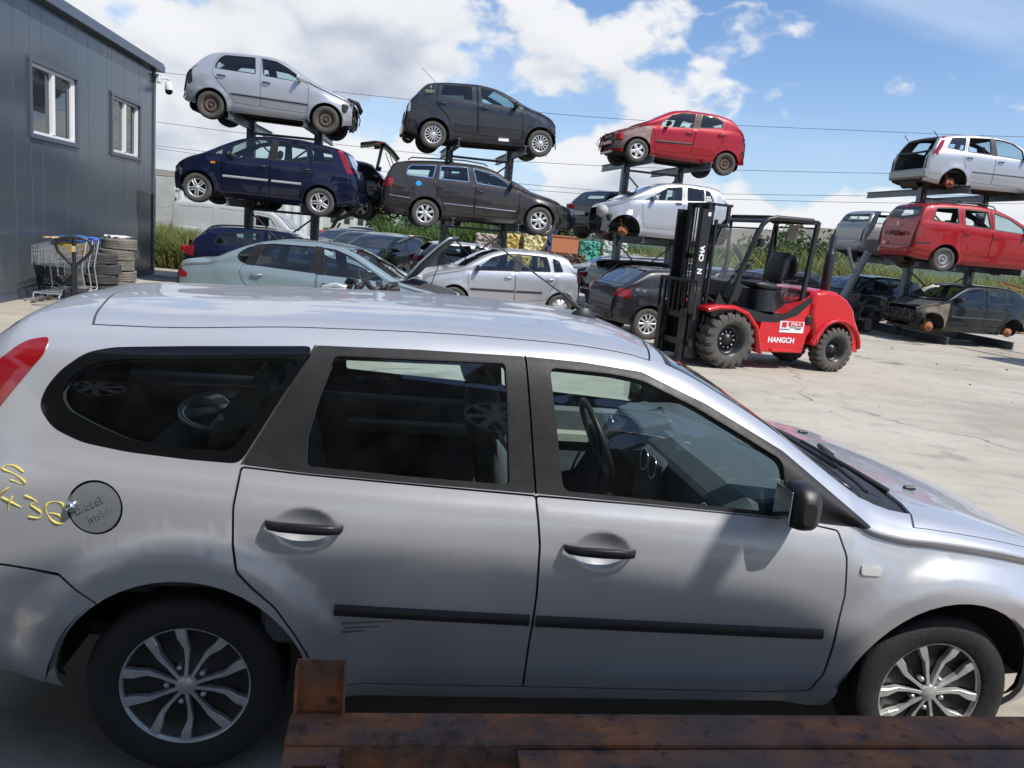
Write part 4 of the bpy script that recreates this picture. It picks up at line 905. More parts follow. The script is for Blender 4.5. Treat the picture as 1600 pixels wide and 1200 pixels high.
POLO = dict(W=.82, axles=(-1.23, 1.23), rt=.29, ra=.345, first=[dict(name='pillar_trim', p=[(-.15, 1.405), (-.25, 1.415), (-.245, 1.015), (-.085, 1.005)], mat=M_TRIM, off=.001)], paint=P_SIL2,
    top=[(-1.68, .55), (-1.66, .78), (-1.63, 1.05), (-1.52, 1.22), (-1.35, 1.42), (-1.04, 1.475), (-.52, 1.50), (.03, 1.49), (.42, 1.40), (.82, 1.19), (1.1, 1.03), (1.4, .96), (1.75, .86), (1.95, .74), (2.05, .62)],
    belt=[(-1.7, 1.06), (-.3, 1.01), (.6, .97), (2., .9)], windscreen=(1.12, .25, .1), rear_window=(-1.57, -1.38, .03), hood=(1.2, 1.95),
    windows=[dict(p=[(.66, 1.09), (.43, 1.28), (.1, 1.39), (-.15, 1.40), (-.09, 1.01), (.72, .97)], r=.03), dict(p=[(-.25, 1.41), (-.87, 1.40), (-.96, 1.06), (-.24, 1.02)], r=.03), dict(p=[(-.98, 1.385), (-1.15, 1.33), (-1.26, 1.08), (-1.03, 1.06)], r=.03)],
    doors=[[(-.91, 1.43), (-1.1, 1.05), (-1.10, .88), (-.86, .42), (-.16, .34), (-.13, 1.02), (-.20, 1.44)], [(-.18, 1.44), (-.11, 1.02), (-.14, .34), (.82, .33), (.92, .41), (.95, .92), (.76, 1.03), (.45, 1.31), (.1, 1.42)]],
    mirror=(.74, 1.03), handles=[(-.94, .90), (.04, .87)], handle_mat=P_SIL2, mouldings=[dict(p=[(.88, .56), (-.12, .575)], mat=M_BLK, h=.05), dict(p=[(-.17, .575), (-.77, .59)], mat=M_BLK, h=.05)], wheels=['cover']*4, seat_x=(.1, -.72),
    patches=[dict(name='tail_light', p=[(-1.655, 1.02), (-1.60, 1.06), (-1.60, .86), (-1.66, .84)], mat=M_RED, r=.02), dict(name='side_indicator', p=[(1.08, .82), (1.15, .82), (1.15, .79), (1.08, .79)], mat=M_LAMP, r=.01)], head_lamp=(1.98, .56, .68, (.16, .22, .2)))
TOLEDO = dict(W=.87, axles=(-1.30, 1.21), rt=.3, ra=.355, first=[dict(name='pillar_trim', p=[(-1.09, 1.30), (-.96, 1.335), (-1.06, .99), (-1.20, .996)], mat=M_TRIM, off=.001), dict(name='pillar_trim', p=[(-.175, 1.365), (-.055, 1.365), (.02, .94), (-.13, .95)], mat=M_TRIM, off=.001)], paint=P_TOL,
    top=[(-2.26, .62), (-2.25, .92), (-2.20, .99), (-1.95, 1.03), (-1.78, 1.05), (-1.45, 1.20), (-1.20, 1.31), (-.95, 1.385), (-.6, 1.425), (-.2, 1.435), (.2, 1.40), (.45, 1.33), (.8, 1.16), (1.15, .99), (1.4, .93), (1.8, .84), (2.02, .72), (2.1, .6)],
    belt=[(-2.3, .99), (-1.4, .985), (-.2, .94), (.9, .885), (2.1, .82)], windscreen=(1.2, .36, .12), rear_window=(-1.80, -1.06, .04), hood=(1.26, 2.0),
    windows=[dict(p=[(-1.34, 1.09), (-1.31, 1.17), (-1.20, 1.255), (-1.07, 1.30), (-1.19, 1.0), (-1.28, 1.03)], r=.05), dict(p=[(-.97, 1.325), (-.80, 1.35), (-.17, 1.36), (-.13, .955), (-1.07, .995)], r=.03), dict(p=[(-.06, 1.36), (.15, 1.345), (.40, 1.265), (.70, 1.105), (.92, .965), (.92, .925), (.02, .945)], r=.03)],
    doors=[[(-1.22, 1.0), (-1.28, .9), (-1.22, .74), (-.95, .52), (-.85, .36), (-.1, .34), (-.10, .94), (-.13, 1.39), (-.8, 1.38), (-1.05, 1.33)], [(-.10, 1.39), (-.08, .94), (-.08, .34), (.78, .33), (.86, .42), (1.02, .86), (.95, .95), (.7, 1.13), (.4, 1.29), (.15, 1.37)]],
    handles=[(-1.0, .865), (.1, .83)], handle_mat=P_TOL, wheels=['alloy5']*4, seat_x=(.1, -.75), seat_z=.38, hood_t=1.34,
    patches=[dict(name='tail_light', p=[(-2.245, .88), (-2.08, .78), (-2.1, .72), (-2.245, .72)], mat=M_RED, r=.02), dict(name='fuel_flap', p=[(-1.56+.085*math.cos(t), .80+.085*math.sin(t)) for t in [k*.45 for k in range(14)]], mat=P_TOL, r=.005, off=.004)], missing=('hood',))
A3 = dict(W=.88, axles=(-1.29, 1.29), rt=.317, ra=.375, paint=P_A3,
    top=[(-2.02, .55), (-2.01, .78), (-1.93, 1.0), (-1.80, 1.08), (-1.52, 1.26), (-1.30, 1.38), (-1.15, 1.41), (-.6, 1.43), (-.1, 1.42), (.3, 1.35), (.7, 1.16), (1.05, 1.0), (1.4, .93), (1.85, .84), (2.05, .74), (2.15, .6)],
    belt=[(-2., 1.03), (-1., .98), (.3, .96), (2.1, .9)], windscreen=(1.1, .25, .1), rear_window=(-1.84, -1.32, .05), hood=(1.2, 2.02),
    windows=[dict(p=[(-1.20, 1.02), (-1.04, 1.26), (-.92, 1.33), (-.35, 1.35), (-.30, .99)], r=.04), dict(p=[(-.22, 1.35), (.2, 1.30), (.5, 1.16), (.7, 1.0), (.7, .96), (-.2, .985)], r=.03)],
    doors=[[(-.30, 1.38), (-.26, .95), (-.33, .7), (-.33, .33), (.86, .32), (.9, .42), (.92, .9), (.7, 1.05), (.4, 1.27), (.1, 1.36)]],
    handles=[(-.12, .86)], handle_mat=P_A3, mirror=(.66, 1.0), wheels=['alloy10']*4, seat_x=(.1, -.72), seat_z=.38, tail=.10,
    plan=[(-2.02, .78), (-1.96, .86), (-1.85, .92), (-1.6, .965), (-1.2, .99), (0, 1.), (1.2, .985), (1.7, .93), (2., .84), (2.15, .70)],
    patches=[dict(name='tail_light', p=[(-2.0, .99), (-1.72, .965), (-1.74, .80), (-2.01, .83)], mat=M_RED, r=.03, off=.008), dict(name='fuel_flap', p=[(-1.52+.085*math.cos(t), .93+.085*math.sin(t)) for t in [k*.45 for k in range(14)]], mat=P_A3, r=.005, off=.003)])
HATCH = dict(W=.84, axles=(-1.24, 1.24), rt=.3, ra=.355, paint=P_BLK, dx=.13,
    top=[(-1.86, .55), (-1.85, .82), (-1.76, 1.04), (-1.62, 1.2), (-1.40, 1.38), (-1.2, 1.42), (-.6, 1.45), (0, 1.44), (.35, 1.36), (.8, 1.14), (1.1, 1.0), (1.5, .92), (1.85, .82), (2.02, .72), (2.08, .6)],
    belt=[(-1.9, 1.04), (-.3, 1.0), (.6, .97), (2., .9)], windscreen=(1.12, .28, .1), rear_window=(-1.70, -1.43, .04), hood=(1.2, 1.98),
    windows=[dict(p=[(-1.28, 1.06), (-1.15, 1.3), (-.3, 1.38), (-.26, 1.01)], r=.04), dict(p=[(-.18, 1.38), (.15, 1.34), (.42, 1.22), (.68, 1.05), (.68, .99), (-.14, 1.01)], r=.03)],
    doors=[[(-.24, 1.41), (-.2, 1.0), (-.22, .34), (-.84, .38), (-.98, .62), (-1.05, 1.02), (-1.0, 1.38)], [(-.22, 1.41), (-.18, 1.0), (-.2, .34), (.82, .33), (.9, .42), (.9, .93), (.7, 1.08), (.43, 1.26), (.15, 1.37)]],
    handles=[(-.92, .9), (-.05, .88)], mirror=(.66, 1.02), wheels=['alloy5']*4, seat_x=(.1, -.7), tail=.08,
    patches=[dict(name='tail_light', p=[(-1.84, 1.0), (-1.64, .98), (-1.66, .78), (-1.86, .80)], mat=M_RED, r=.03, off=.006)], head_lamp=(1.96, .58, .70, (.16, .24, .18)), tail_lamp=(-1.865, .60, .90, (.09, .24, .15)), plate=(-1.945, .72), plate_mat=M_WHITE_P)
def sub(base, **k): d = dict(base); d.update(k); return d
G_UP = 'cars on the top tier of the racks'; G_MID = 'cars on the middle tier of the racks'; G_GR = 'cars standing on the ground in the yard'; G_FAR = 'cars parked in the yard behind the racks'
CARS = {}
def put(key, name, label, spec, x, y, z, psi, pitch=0, group=None):
    l, r = pose(x, y, z, psi, pitch); CARS[key] = make_car(name, label, 'car', spec, group, l, r)
put('fabia', 'hatchback_car', 'silver hatchback without front bumper, top of the rack beside the building', FABIA, -5.908, 18.738, 3.641, 5, -1.4, G_UP)
put('cmaxb', 'minivan_car', 'dark blue minivan on the rack tier below the silver hatchback', CMAX, -5.964, 18.527, 1.84, 184, 1.43, G_MID)
put('punto', 'hatchback_car', 'dark grey hatchback with silver wheels on the top rack tier', PUNTO, -1.252, 19.864, 3.625, 12, 1.88, G_UP)
put('passat', 'estate_car', 'brown-grey estate car on the rack with its tailgate raised', PASSAT, -1.218, 19.896, 1.835, 12, 1.81, G_MID)
put('p206', 'hatchback_car', 'red hatchback with stripped front end and dented rear door, top of rack', P206, 3.614, 21.916, 3.86, 193, 1.62, G_UP)
put('forf', 'hatchback_car', 'silver hatchback without wheels, on the rack behind the forklift mast', FORF, 3.508, 21.566, 1.868, 193, .07, G_MID)
put('cmaxs', 'minivan_car', 'silver minivan without tailgate or wheels, top of the right-hand rack', sub(CMAX, paint=P_SIL2, wheels=['disc', 'disc', 'disc', 'disc'], missing=('rear', 'rear_window'), wreck_front=None, mouldings=[dict(p=[(.78, .60), (-.84, .63)], mat=M_BLK, h=.025)],
    windows=[CMAX['windows'][0], dict(CMAX['windows'][1], open=True), dict(CMAX['windows'][2], open=True), CMAX['windows'][3]], extra=[('hole', densify([(-2.3, 1.445), (-1.72, 1.445), (-1.74, 2.25), (-2.3, 2.25)], .06), dict(drop=True))], dx=.07), 12.151, 22.591, 3.911, 10, 1.5, G_UP)
put('alham', 'people_carrier_car', 'red people carrier with open side windows on the right-hand rack', ALHAM, 12.191, 22.192, 1.915, 8, .7, G_MID)
put('golf', 'hatchback_car', 'black hatchback without wheels or front wings on ground beams', GOLF, 11.75, 21.839, .161, 194, 0, G_GR)
put('polo', 'hatchback_car', 'silver hatchback with black side strip parked behind the forklift forks', POLO, -.476, 18.622, 0, 195, 0, G_GR)
put('tol', 'saloon_car', 'grey-green saloon with its bonnet raised, behind the silver estate', TOLEDO, -3.05, 13.05, 0, 0, 0, G_GR)
put('a3', 'hatchback_car', 'graphite three-door hatchback with large red tail light beside the forklift', A3, 3.55, 17.05, 0, 18, 0, G_GR)
put('astrah', 'hatchback_car', 'black hatchback on the far side of the rack beside the silver one', sub(HATCH, dx=.1), 3.1, 24.35, 1.88, 33, 0, G_MID)
put('suv', 'estate_car', 'dusty silver-grey estate on the rack, seen from behind, left of the red one', sub(HATCH, paint=P_SUV, W=.88, dx=.1, top=[(-2.25, .7), (-2.24, .95), (-2.15, 1.15), (-1.98, 1.5), (-1.8, 1.58), (-.6, 1.62), (0, 1.60), (.35, 1.5), (.85, 1.2), (1.15, 1.08), (1.6, 1.0), (2.0, .88), (2.1, .7)], belt=[(-2.3, 1.14), (2, 1.02)], rear_window=(-2.12, -2.02, .02), windscreen=(1.18, .3, .1), wheels=['alloy5', None, 'alloy5', None],
    windows=[dict(p=[(-1.9, 1.2), (-1.8, 1.46), (-1.1, 1.5), (-1.1, 1.17)], open=True), dict(p=[(-1.0, 1.16), (-1.0, 1.5), (-.3, 1.52), (-.26, 1.14)]), dict(p=[(-.18, 1.52), (.2, 1.46), (.5, 1.3), (.75, 1.12), (-.14, 1.14)])], patches=[], doors=[], mirror=None, tail_lamp=None, plate=None), 12.1, 25.6, 1.95, 12, 0, G_MID)
put('astrag', 'hatchback_car', 'silver hatchback with its tailgate raised behind the silver black-stripped one', sub(HATCH, paint=P_SIL2, missing=('rear_window',)), -1.45, 24.3, 0, 14, 0, G_GR)
put('blkh', 'hatchback_car', 'black hatchback with red tail light behind the graphite one', sub(HATCH, glass=M_GLASSD), 3.7, 23.2, 0, 22, 0, G_GR)
put('dblue', 'hatchback_car', 'dark blue hatchback behind the grey-green saloon', sub(HATCH, paint=P_BLUE), -5.3, 17.6, 0, 6, 0, G_GR)
# ------------------------------------------------------------------ dark metal building
def ribbed(nt, b):
    o = N(nt, 'ShaderNodeTexCoord').outputs['Object']; x = N(nt, 'ShaderNodeSeparateXYZ', ins={0: o}).outputs[0]
    w = mth(nt, 'SINE', mth(nt, 'MULTIPLY', x, 125.)); n = noise(nt, 1.2, 6, .6, o); n2 = noise(nt, 30., 4, .6, o)
    c = mixc(nt, mth(nt, 'MULTIPLY', n, .5), (.060, .078, .098), (.085, .102, .122)); c = mixc(nt, N(nt, 'ShaderNodeMapRange', ins={0: n2, 1: .62, 2: .8, 3: 0., 4: .25}).outputs[0], c, (.3, .3, .29))
    z = N(nt, 'ShaderNodeSeparateXYZ', ins={0: o}).outputs[2]; low = N(nt, 'ShaderNodeMapRange', ins={0: z, 1: 1.1, 2: .1, 3: 0., 4: .7}).outputs[0]; sp_ = noise(nt, 3., 7, .7, N(nt, 'ShaderNodeMapping', ins={0: o, 3: (2., 2., .5)}).outputs[0])
    c = mixc(nt, mth(nt, 'MULTIPLY', low, mth(nt, 'MULTIPLY', sp_, sp_)), c, (.30, .28, .25)); c = mixc(nt, N(nt, 'ShaderNodeMapRange', ins={0: sp_, 1: .58, 2: .8, 3: 0., 4: .3}).outputs[0], c, (.16, .17, .18))
    nt.links.new(c, b.inputs['Base Color']); b.inputs['Metallic'].default_value = .15
    nt.links.new(mth(nt, 'ADD', .12, mth(nt, 'MULTIPLY', n, .2)), b.inputs['Roughness'])
    hh = mth(nt, 'ADD', mth(nt, 'MULTIPLY', w, .12), mth(nt, 'MULTIPLY', noise(nt, 2.2, 2, .5, o), 2.))
    bp = N(nt, 'ShaderNodeBump', ins={'Strength': .25, 'Distance': .006, 'Height': hh}); nt.links.new(bp.outputs[0], b.inputs['Normal'])
M_PANEL = mat('wall_panel', ribbed); M_FLASH = plain('wall_flashing', (.085, .105, .135), .35, .2, var=.1); M_PVC = plain('white_pvc', (.78, .78, .77), .35, var=.04)
M_PANE = mat('mirror_pane', lambda nt, b: (setattr(b.inputs['Base Color'], 'default_value', (.03, .035, .04, 1)), setattr(b.inputs['Roughness'], 'default_value', .03), setattr(b.inputs['Specular IOR Level'], 'default_value', .9)))
def building():
    ang = math.atan2(-7.45, 1.04)
    root = empty('metal_building', 'dark blue-grey metal building with two white sliding windows', 'building', (-9.34, 20.14, 0), (0, 0, ang))
    L, H, wins = 24., 4.93, [(1.06, 2.78, 2.76, 3.93), (4.60, 6.44, 2.74, 3.91)]
    ed = sorted(set([round(.02+1.0*k, 3) for k in range(0, 25)] + [q for w in wins for q in w[:2]])); 
    ed = [e for i, e in enumerate(ed) if not any(abs(e-q) < .12 and e != q for w in wins for q in w[:2])]
    for a, b in zip(ed[:-1], ed[1:]):
        mid = (a+b)/2; zs = [(.12, H)]
        for w in wins:
            if w[0]-.01 < mid < w[1]+.01: zs = [(.12, w[2]), (w[3], H)]
        for z0, z1 in zs: MB().box(((a+b)/2, -.05, (z0+z1)/2), (b-a-.008, .1, z1-z0), ch=.006).build('wall_panel', M_PANEL, root)
    MB().box((L/2, -4.2, H/2-.03), (L-.04, 8.0, H-.1)).build('inner_wall', M_DARK, root)
    MB().box((L/2, -.04, .06), (L, .14, .12)).build('plinth', M_FLASH, root)
    MB().box((-.012, -4.2, H/2), (.06, 8.4, H), ch=.004).build('end_wall', M_PANEL, root)
    MB().box((.0, .012, H/2), (.14, .03, H-.02)).build('corner_flashing', M_FLASH, root)
    m = MB(); m.box((L/2-.1, .05, H+.06), (L+.35, .26, .16), ch=.01); m.build('eave_flashing', M_FLASH, root)
    MB().box((L/2-.1, -4.2, H+.16), (L+.3, 8.7, .05)).build('roof', M_FLASH, root)
    for (a, b, z0, z1) in wins:
        w, h = b-a, z1-z0; cx, cz = (a+b)/2, (z0+z1)/2
        wn = MB().box((cx, -.085, cz), (w-.02, .02, h-.02)).build('window', M_PANE, root)
        for d, c in (((w+.16, .05, .08), (cx, .012, z1+.03)), ((w+.16, .06, .08), (cx, .016, z0-.03)), ((.08, .05, h), (a-.03, .012, cz)), ((.08, .05, h), (b+.03, .012, cz))): MB().box(c, d, ch=.006).build('window_surround', M_FLASH, wn)
        for c, d in (((cx, -.05, z1-.03), (w, .06, .06)), ((cx, -.05, z0+.03), (w, .06, .06)), ((a+.03, -.05, cz), (.06, .06, h-.12)), ((b-.03, -.05, cz), (.06, .06, h-.12)), ((cx, -.045, cz), (.10, .07, h-.12)), ((a+.10, -.055, cz), (.045, .05, h-.12))): MB().box(c, d, ch=.006).build('window_frame', M_PVC, wn)
    # security camera on the corner
    M = Matrix.Translation((-9.34, 20.14, 0)) @ Matrix.Rotation(ang, 4, 'Z')
    c = empty('security_camera', 'white dome security camera on the corner of the metal building', 'camera', M @ Vector((-.05, .04, 4.74)), (0, 0, ang))
    MB().box((.0, .05, 0), (.16, .10, .2), ch=.015).build('junction_box', M_PVC, c)
    MB().tube([(-.05, .1, .02), (-.2, .16, .06), (-.30, .2, .05), (-.32, .2, -.05)], .028, 10).build('bracket', M_PVC, c)
    MB().lathe([(0, .0), (.06, -.01), (.085, -.05), (.095, -.13), (.098, -.2)], 'Z', 20, (-.32, .2, 0)).build('housing', M_PVC, c)
    MB().lathe([(.09, -.2), (.085, -.26), (.055, -.3), (0, -.315)], 'Z', 20, (-.32, .2, 0)).build('dome', plain('smoked_dome', (.008, .008, .03), .08), c)
building()
# ------------------------------------------------------------------ cantilever racks
M_RUSTB = rusty('rusty_beam', (.36, .135, .055), (.17, .10, .075), 6.)
def ibeam(m, p, q, h=.18, w=.1, t=.012):
    p, q = Vector(p), Vector(q); d = (q-p).normalized(); up = Vector((0, 0, 1)); s = d.cross(up).normalized(); u = s.cross(d)
    def bar(off, hw, hh):
        a = [p+u*off+s*x*hw+u*z*hh for x, z in ((-1, -1), (1, -1), (1, 1), (-1, 1))]; b = [v+(q-p) for v in a]
        m.add(a+b, [(0, 1, 2, 3), (7, 6, 5, 4), (0, 4, 5, 1), (1, 5, 6, 2), (2, 6, 7, 3), (3, 7, 4, 0)])
    bar(0, t/2, h/2-t); bar(h/2-t/2, w/2, t/2); bar(-h/2+t/2, w/2, t/2)
def rack(label, x, y, psi, levels, post_x=(-.75, .85), away=1.0, far=2.0, base=True, top=None, near=-.95):
    root = empty('car_rack', label, 'rack', (x, y, 0), (0, 0, R(psi)), 'cantilever car racks'); H = top or levels[-1]+.05
    for px in post_x:
        m = MB(); ibeam_v = m
        for s_ in (-1, 1): m.box((px+s_*.085, away, H/2), (.012, .20, H)); m.box((px+s_*.05, away-.094, H/2), (.075, .010, H)); m.box((px+s_*.05, away+.094, H/2), (.075, .010, H))
        m.box((px, away, .012), (.4, .4, .024)); o = m.build('post', M_GALV, root)
        m = MB(); z = .35
        while z < H-.1:
            for s_ in (-1, 1): m.box((px+s_*.05, away-.1, z), (.022, .004, .045)); m.box((px+s_*.0915, away-.05, z+.03), (.004, .022, .045))
            z += .12
        tag(m.build('punched_slots', M_DARK, o), kind='stuff')
        for z in levels:
            m = MB(); ibeam(m, (px, near, z-.09), (px, away-.11, z-.09)); m.box((px, away-.14, z-.16), (.09, .05, .34)); m.build('arm', M_GALV, root)
            m = MB(); ibeam(m, (px, away+.11, z-.09), (px, away+.1+far, z-.09)); m.box((px, away+.14, z-.16), (.09, .05, .34)); m.build('arm', M_GALV, root)
        if base:
            m = MB(); ibeam(m, (px, near-.25, .115), (px, away+far, .115), .2, .13); m.build('base_beam', M_GALV, root)
    a, b = post_x
    for z0, z1 in ((.5, levels[0]-.25),)+(((levels[0]+.25, levels[-1]-.3),) if len(levels) > 1 else ()):
        zm = (z0+z1)/2
        for p, q in (((a, z1), ((a+b)/2, zm)), ((b, z1), ((a+b)/2, zm)), ((a, z0), ((a+b)/2, zm)), ((b, z0), ((a+b)/2, zm))): MB().tube([(p[0], away, p[1]), (q[0], away, q[1])], .022, 6).build('brace', M_GALV, root)
        MB().tube([(a, away, z1+.05), (b, away, z1+.05)], .03, 6).build('tie_bar', M_GALV, root)
    return root
rack('steel car rack holding the silver hatchback and dark blue minivan', -5.93, 18.63, 5, (2.04, 3.86), (-.72, .86))
rack('steel car rack holding the dark grey hatchback and brown-grey estate', -1.23, 19.88, 12, (2.07, 3.86), (-.70, .86))
rack('steel car rack holding the red hatchback, behind the forklift mast', 3.56, 21.74, 13, (2.10, 4.08), (-.80, .78))
rack('steel car rack holding the silver minivan and red people carrier', 12.17, 22.39, 9, (2.15, 4.14), (-1.0, .95), far=2.6)
# ------------------------------------------------------------------ rough terrain forklift
P_FRED = paint('forklift_red', (.56, .008, .014), 0., .3, .06); P_FBLK = plain('forklift_black', (.014, .014, .015), .38, var=.2, scale=16); M_MUD = plain('muddy_tyre', (.085, .078, .068), .9, var=.3, scale=10, bump=.4)
M_WHITE = plain('white_print', (.8, .8, .8), .5, var=.02); M_CLEARP = glass('clear_plastic', (.86, .90, .88), .012)
def text(body, size, parent, loc, rot, mt, name='lettering', bold=.0, ext=.001, align='CENTER', sx=1.):
    cu = bpy.data.curves.new(name, 'FONT'); cu.body = body; cu.size = size; cu.extrude = ext; cu.offset = bold; cu.align_x = align; cu.align_y = 'CENTER'; cu.resolution_u = 3
    t = bpy.data.objects.new(name, cu); me = bpy.data.meshes.new_from_object(t); bpy.data.objects.remove(t)
    for v in me.vertices: v.co.x *= sx
    me.materials.clear(); return obj(name, me, mt, parent, loc, rot)
def chunky_tyre(r, w, n=22, lug=.035, ang=.5):
    t = MB(); hw = w/2; ri = r*.56; rc = r-lug
    t.lathe([(ri-.01, hw*.72), (ri, hw*.86), (ri+.03, hw*.97), (rc*.8, hw*1.03), (rc*.94, hw*.95), (rc, hw*.78), (rc+.004, 0), (rc, -hw*.78), (rc*.94, -hw*.95), (rc*.8, -hw*1.03), (ri, -hw*.86), (ri-.01, -hw*.72)], n=56)
    for sd in (-1, 1):
        for k in range(n):
            a = 2*math.pi*(k+(.5 if sd > 0 else 0))/n; da = 2*math.pi/n*.29
            ring = []
            for y_, rr_, sh in ((sd*hw*1.04, rc*.86, 0), (sd*hw*.99, rc*.97, .02), (sd*hw*.84, r, .06), (sd*hw*.4, r+.004, .30), (-sd*hw*.06, r+.004, .52)):
                a_ = a+sh*ang*sd*.6; ring.append([((rr_-.05)*math.cos(a_-da), y_, (rr_-.05)*math.sin(a_-da)), (rr_*math.cos(a_-da*.9), y_, rr_*math.sin(a_-da*.9)), (rr_*math.cos(a_+da*.9), y_, rr_*math.sin(a_+da*.9)), ((rr_-.05)*math.cos(a_+da), y_, (rr_-.05)*math.sin(a_+da))])
            t.loft(ring, sm=False)
    return t
def forklift():
    root = empty('forklift', 'red and black rough-terrain forklift with knobbly tyres parked on the yard', 'forklift', (4.22, 13.8, 0), (0, 0, R(-158.15)))
    xf, xr = 1.09, -1.09
    for xw, r, w, yo in ((xf, .47, .36, .50), (xr, .385, .27, .53)):
        tm = chunky_tyre(r, w, 18 if r > .4 else 22, .04 if r > .4 else .026).mesh('tyre'); ri = r*.56; hw = w/2
        g = MB(); g.lathe([(ri+.012, hw*.84), (ri-.015, hw*.82), (ri-.03, hw*.25), (ri*.70, hw*.10), (ri*.64, hw*.2), (ri*.36, hw*.22), (ri*.34, hw*.5), (0, hw*.52)], n=40)
        g.lathe([(ri+.01, -hw*.8), (ri-.02, -hw*.7), (ri-.03, 0), (0, 0)], n=32); gm = g.mesh('wheel')
        b = MB()
        for k in range(10):
            a = 2*math.pi*k/10; b.lathe([(.017, hw*.1), (.017, hw*.3), (.008, hw*.34), (0, hw*.34)], n=6, c=(ri*.5*math.cos(a), 0, ri*.5*math.sin(a)))
        bm_ = b.mesh('wheel_nuts')
        for s_ in (-1, 1):
            o = obj('wheel', gm, P_FBLK, root, (xw, s_*yo, r), (0, random.random(), 0 if s_ > 0 else math.pi)); obj('tyre', tm, M_MUD, o); tag(obj('wheel_nuts', bm_, M_ALU if r > .4 else P_FBLK, o), kind='stuff')
    # chassis, side plates with step, front and rear wings
    b = MB()
    b.plate([(.55, .30), (.50, .84), (.14, .89), (-.36, 1.23), (-.44, 1.33), (-.62, 1.3), (-.62, .82), (-.48, .6), (-.42, .30)], -.56, .60); b.build('chassis', P_FRED, root, bevel=.012)
    MB().box((-.0, .60, .335), (.5, .09, .05), ch=.01).build('step', P_FRED, root)
    MB().plate([(1.5, .98), (1.02, 1.03), (.15, .885), (-.42, 1.26), (-.40, 1.32), (-.5, 1.2), (-.2, .93), (.2, .80), (1.2, .80), (1.5, .85)], -.50, .605).build('floor_pan', P_FBLK, root)
    for s_ in (-1, 1):
        wf = [(1.62, .97), (1.42, 1.025), (1.12, 1.035), (.84, .95), (.62, .74), (.47, .30)]; inn = [(1.62, .94), (1.40, .995), (1.12, 1.003), (.86, .92), (.65, .72), (.50, .30)]
        m = MB(); y0, y1 = s_*.30, s_*.70
        rings = [[(p[0], y0, p[1]), (p[0], y1-s_*.02, p[1]), (p[0], y1, p[1]-.03), (q[0], y1, q[1]-.03), (q[0], y0, q[1])] for p, q in zip(densify(wf, .08, False), densify(inn, .08, False)[:len(densify(wf, .08, False))])] if False else [[(p[0], y0, p[1]), (p[0], y1-s_*.02, p[1]), (p[0]*1., y1, p[1]-.025), (q[0], y1, q[1]-.03), (q[0], y0, q[1])] for p, q in zip(wf, inn)]
        m.loft(rings, sm=True); m.build('front_wing', P_FRED, root)
    # counterweight: bulky casting with rounded shoulders
    prof = [(-.44, 1.34), (-.70, 1.39), (-.95, 1.37), (-1.18, 1.27), (-1.36, 1.10), (-1.45, .90), (-1.58, .72), (-1.64, .52), (-1.62, .36), (-1.55, .36)]
    arch = [(-1.07+.45*math.cos(t), .40+.46*math.sin(t)) for t in np.linspace(math.pi*.99, .1, 14)]
    out = densify(prof, .07, False)+arch+[(-.56, .70), (-.44, .95)]
    m = MB(); n = len(out); cx, cz = -.98, .9
    def ring(y, k): return [(cx+(x-cx)*k, y, cz+(z-cz)*(k if z > .95 else 1)) for x, z in out]
    R_ = [ring(-.66, .86), ring(-.645, .93), ring(-.60, .975), ring(-.50, 1.), ring(0, 1.02), ring(.50, 1.), ring(.60, .975), ring(.645, .93), ring(.66, .86)]
    m.loft(R_, sm=True); m.build('counterweight', P_FRED, root)
    for s_ in (-1, 1):
        wf = [(-1.07+.50*math.cos(t), .40+.49*math.sin(t)) for t in np.linspace(math.pi*.98, .12, 14)]; m = MB()
        m.loft([[(p[0], s_*.45, p[1]-.01), (p[0], s_*.70, p[1]-.01), (p[0]+(p[0]+1.07)*.05, s_*.70, p[1]+.03), (p[0], s_*.45, p[1]+.03)] for p in wf], sm=True); m.build('rear_wing', P_FRED, root)
    MB().box((-1.0, 0, .62), (.9, .8, .5), ch=.05).build('engine_block', P_FBLK, root)
    MB().tube([(xr, -.5, .385), (xr, .5, .385)], .07, 10).build('rear_axle', P_FBLK, root); MB().tube([(xf, -.5, .47), (xf, .5, .47)], .11, 12).build('front_axle', P_FBLK, root)
    # mast
    for s_ in (-1, 1):
        m = MB(); y = s_*.30
        m.box((1.55, y, 1.36), (.10, .035, 2.50)); m.box((1.59, y-s_*.045, 1.36), (.02, .08, 2.5)); m.box((1.51, y-s_*.045, 1.36), (.02, .08, 2.5)); m.box((1.66, y+s_*.05, 1.30), (.17, .05, 2.38), ch=.006)
        m.build('mast_rail', P_FBLK, root)
        m = MB(); m.box((1.60, s_*.20, 1.40), (.07, .03, 2.4)); m.box((1.64, s_*.16, 1.4), (.015, .07, 2.4)); m.build('inner_rail', P_FBLK, root)
        MB().tube([(1.47, s_*.36, .35), (1.47, s_*.36, 2.35)], .03, 10).build('lift_cylinder', P_FBLK, root)
        MB().tube([(.75, s_*.34, .75), (1.45, s_*.34, 1.12)], .035, 8).build('tilt_cylinder', P_FBLK, root)
    for z in (2.57, 1.75, .9, .28): MB().box((1.55, 0, z), (.07, .62, .08), ch=.008).build('mast_crosspiece', P_FBLK, root)
    m = MB(); m.box((1.36, .33, 2.585), (.34, .07, .04)); m.box((1.24, .33, 2.45), (.05, .05, .28)); m.box((1.35, .33, 2.28), (.22, .05, .03)); m.build('hose_bracket', P_FBLK, root)
    for k in range(3): MB().tube([(1.56, -.08+.08*k, .4), (1.56, -.08+.08*k, 2.55)], .012, 6).build('lift_chain', P_FBLK, root)
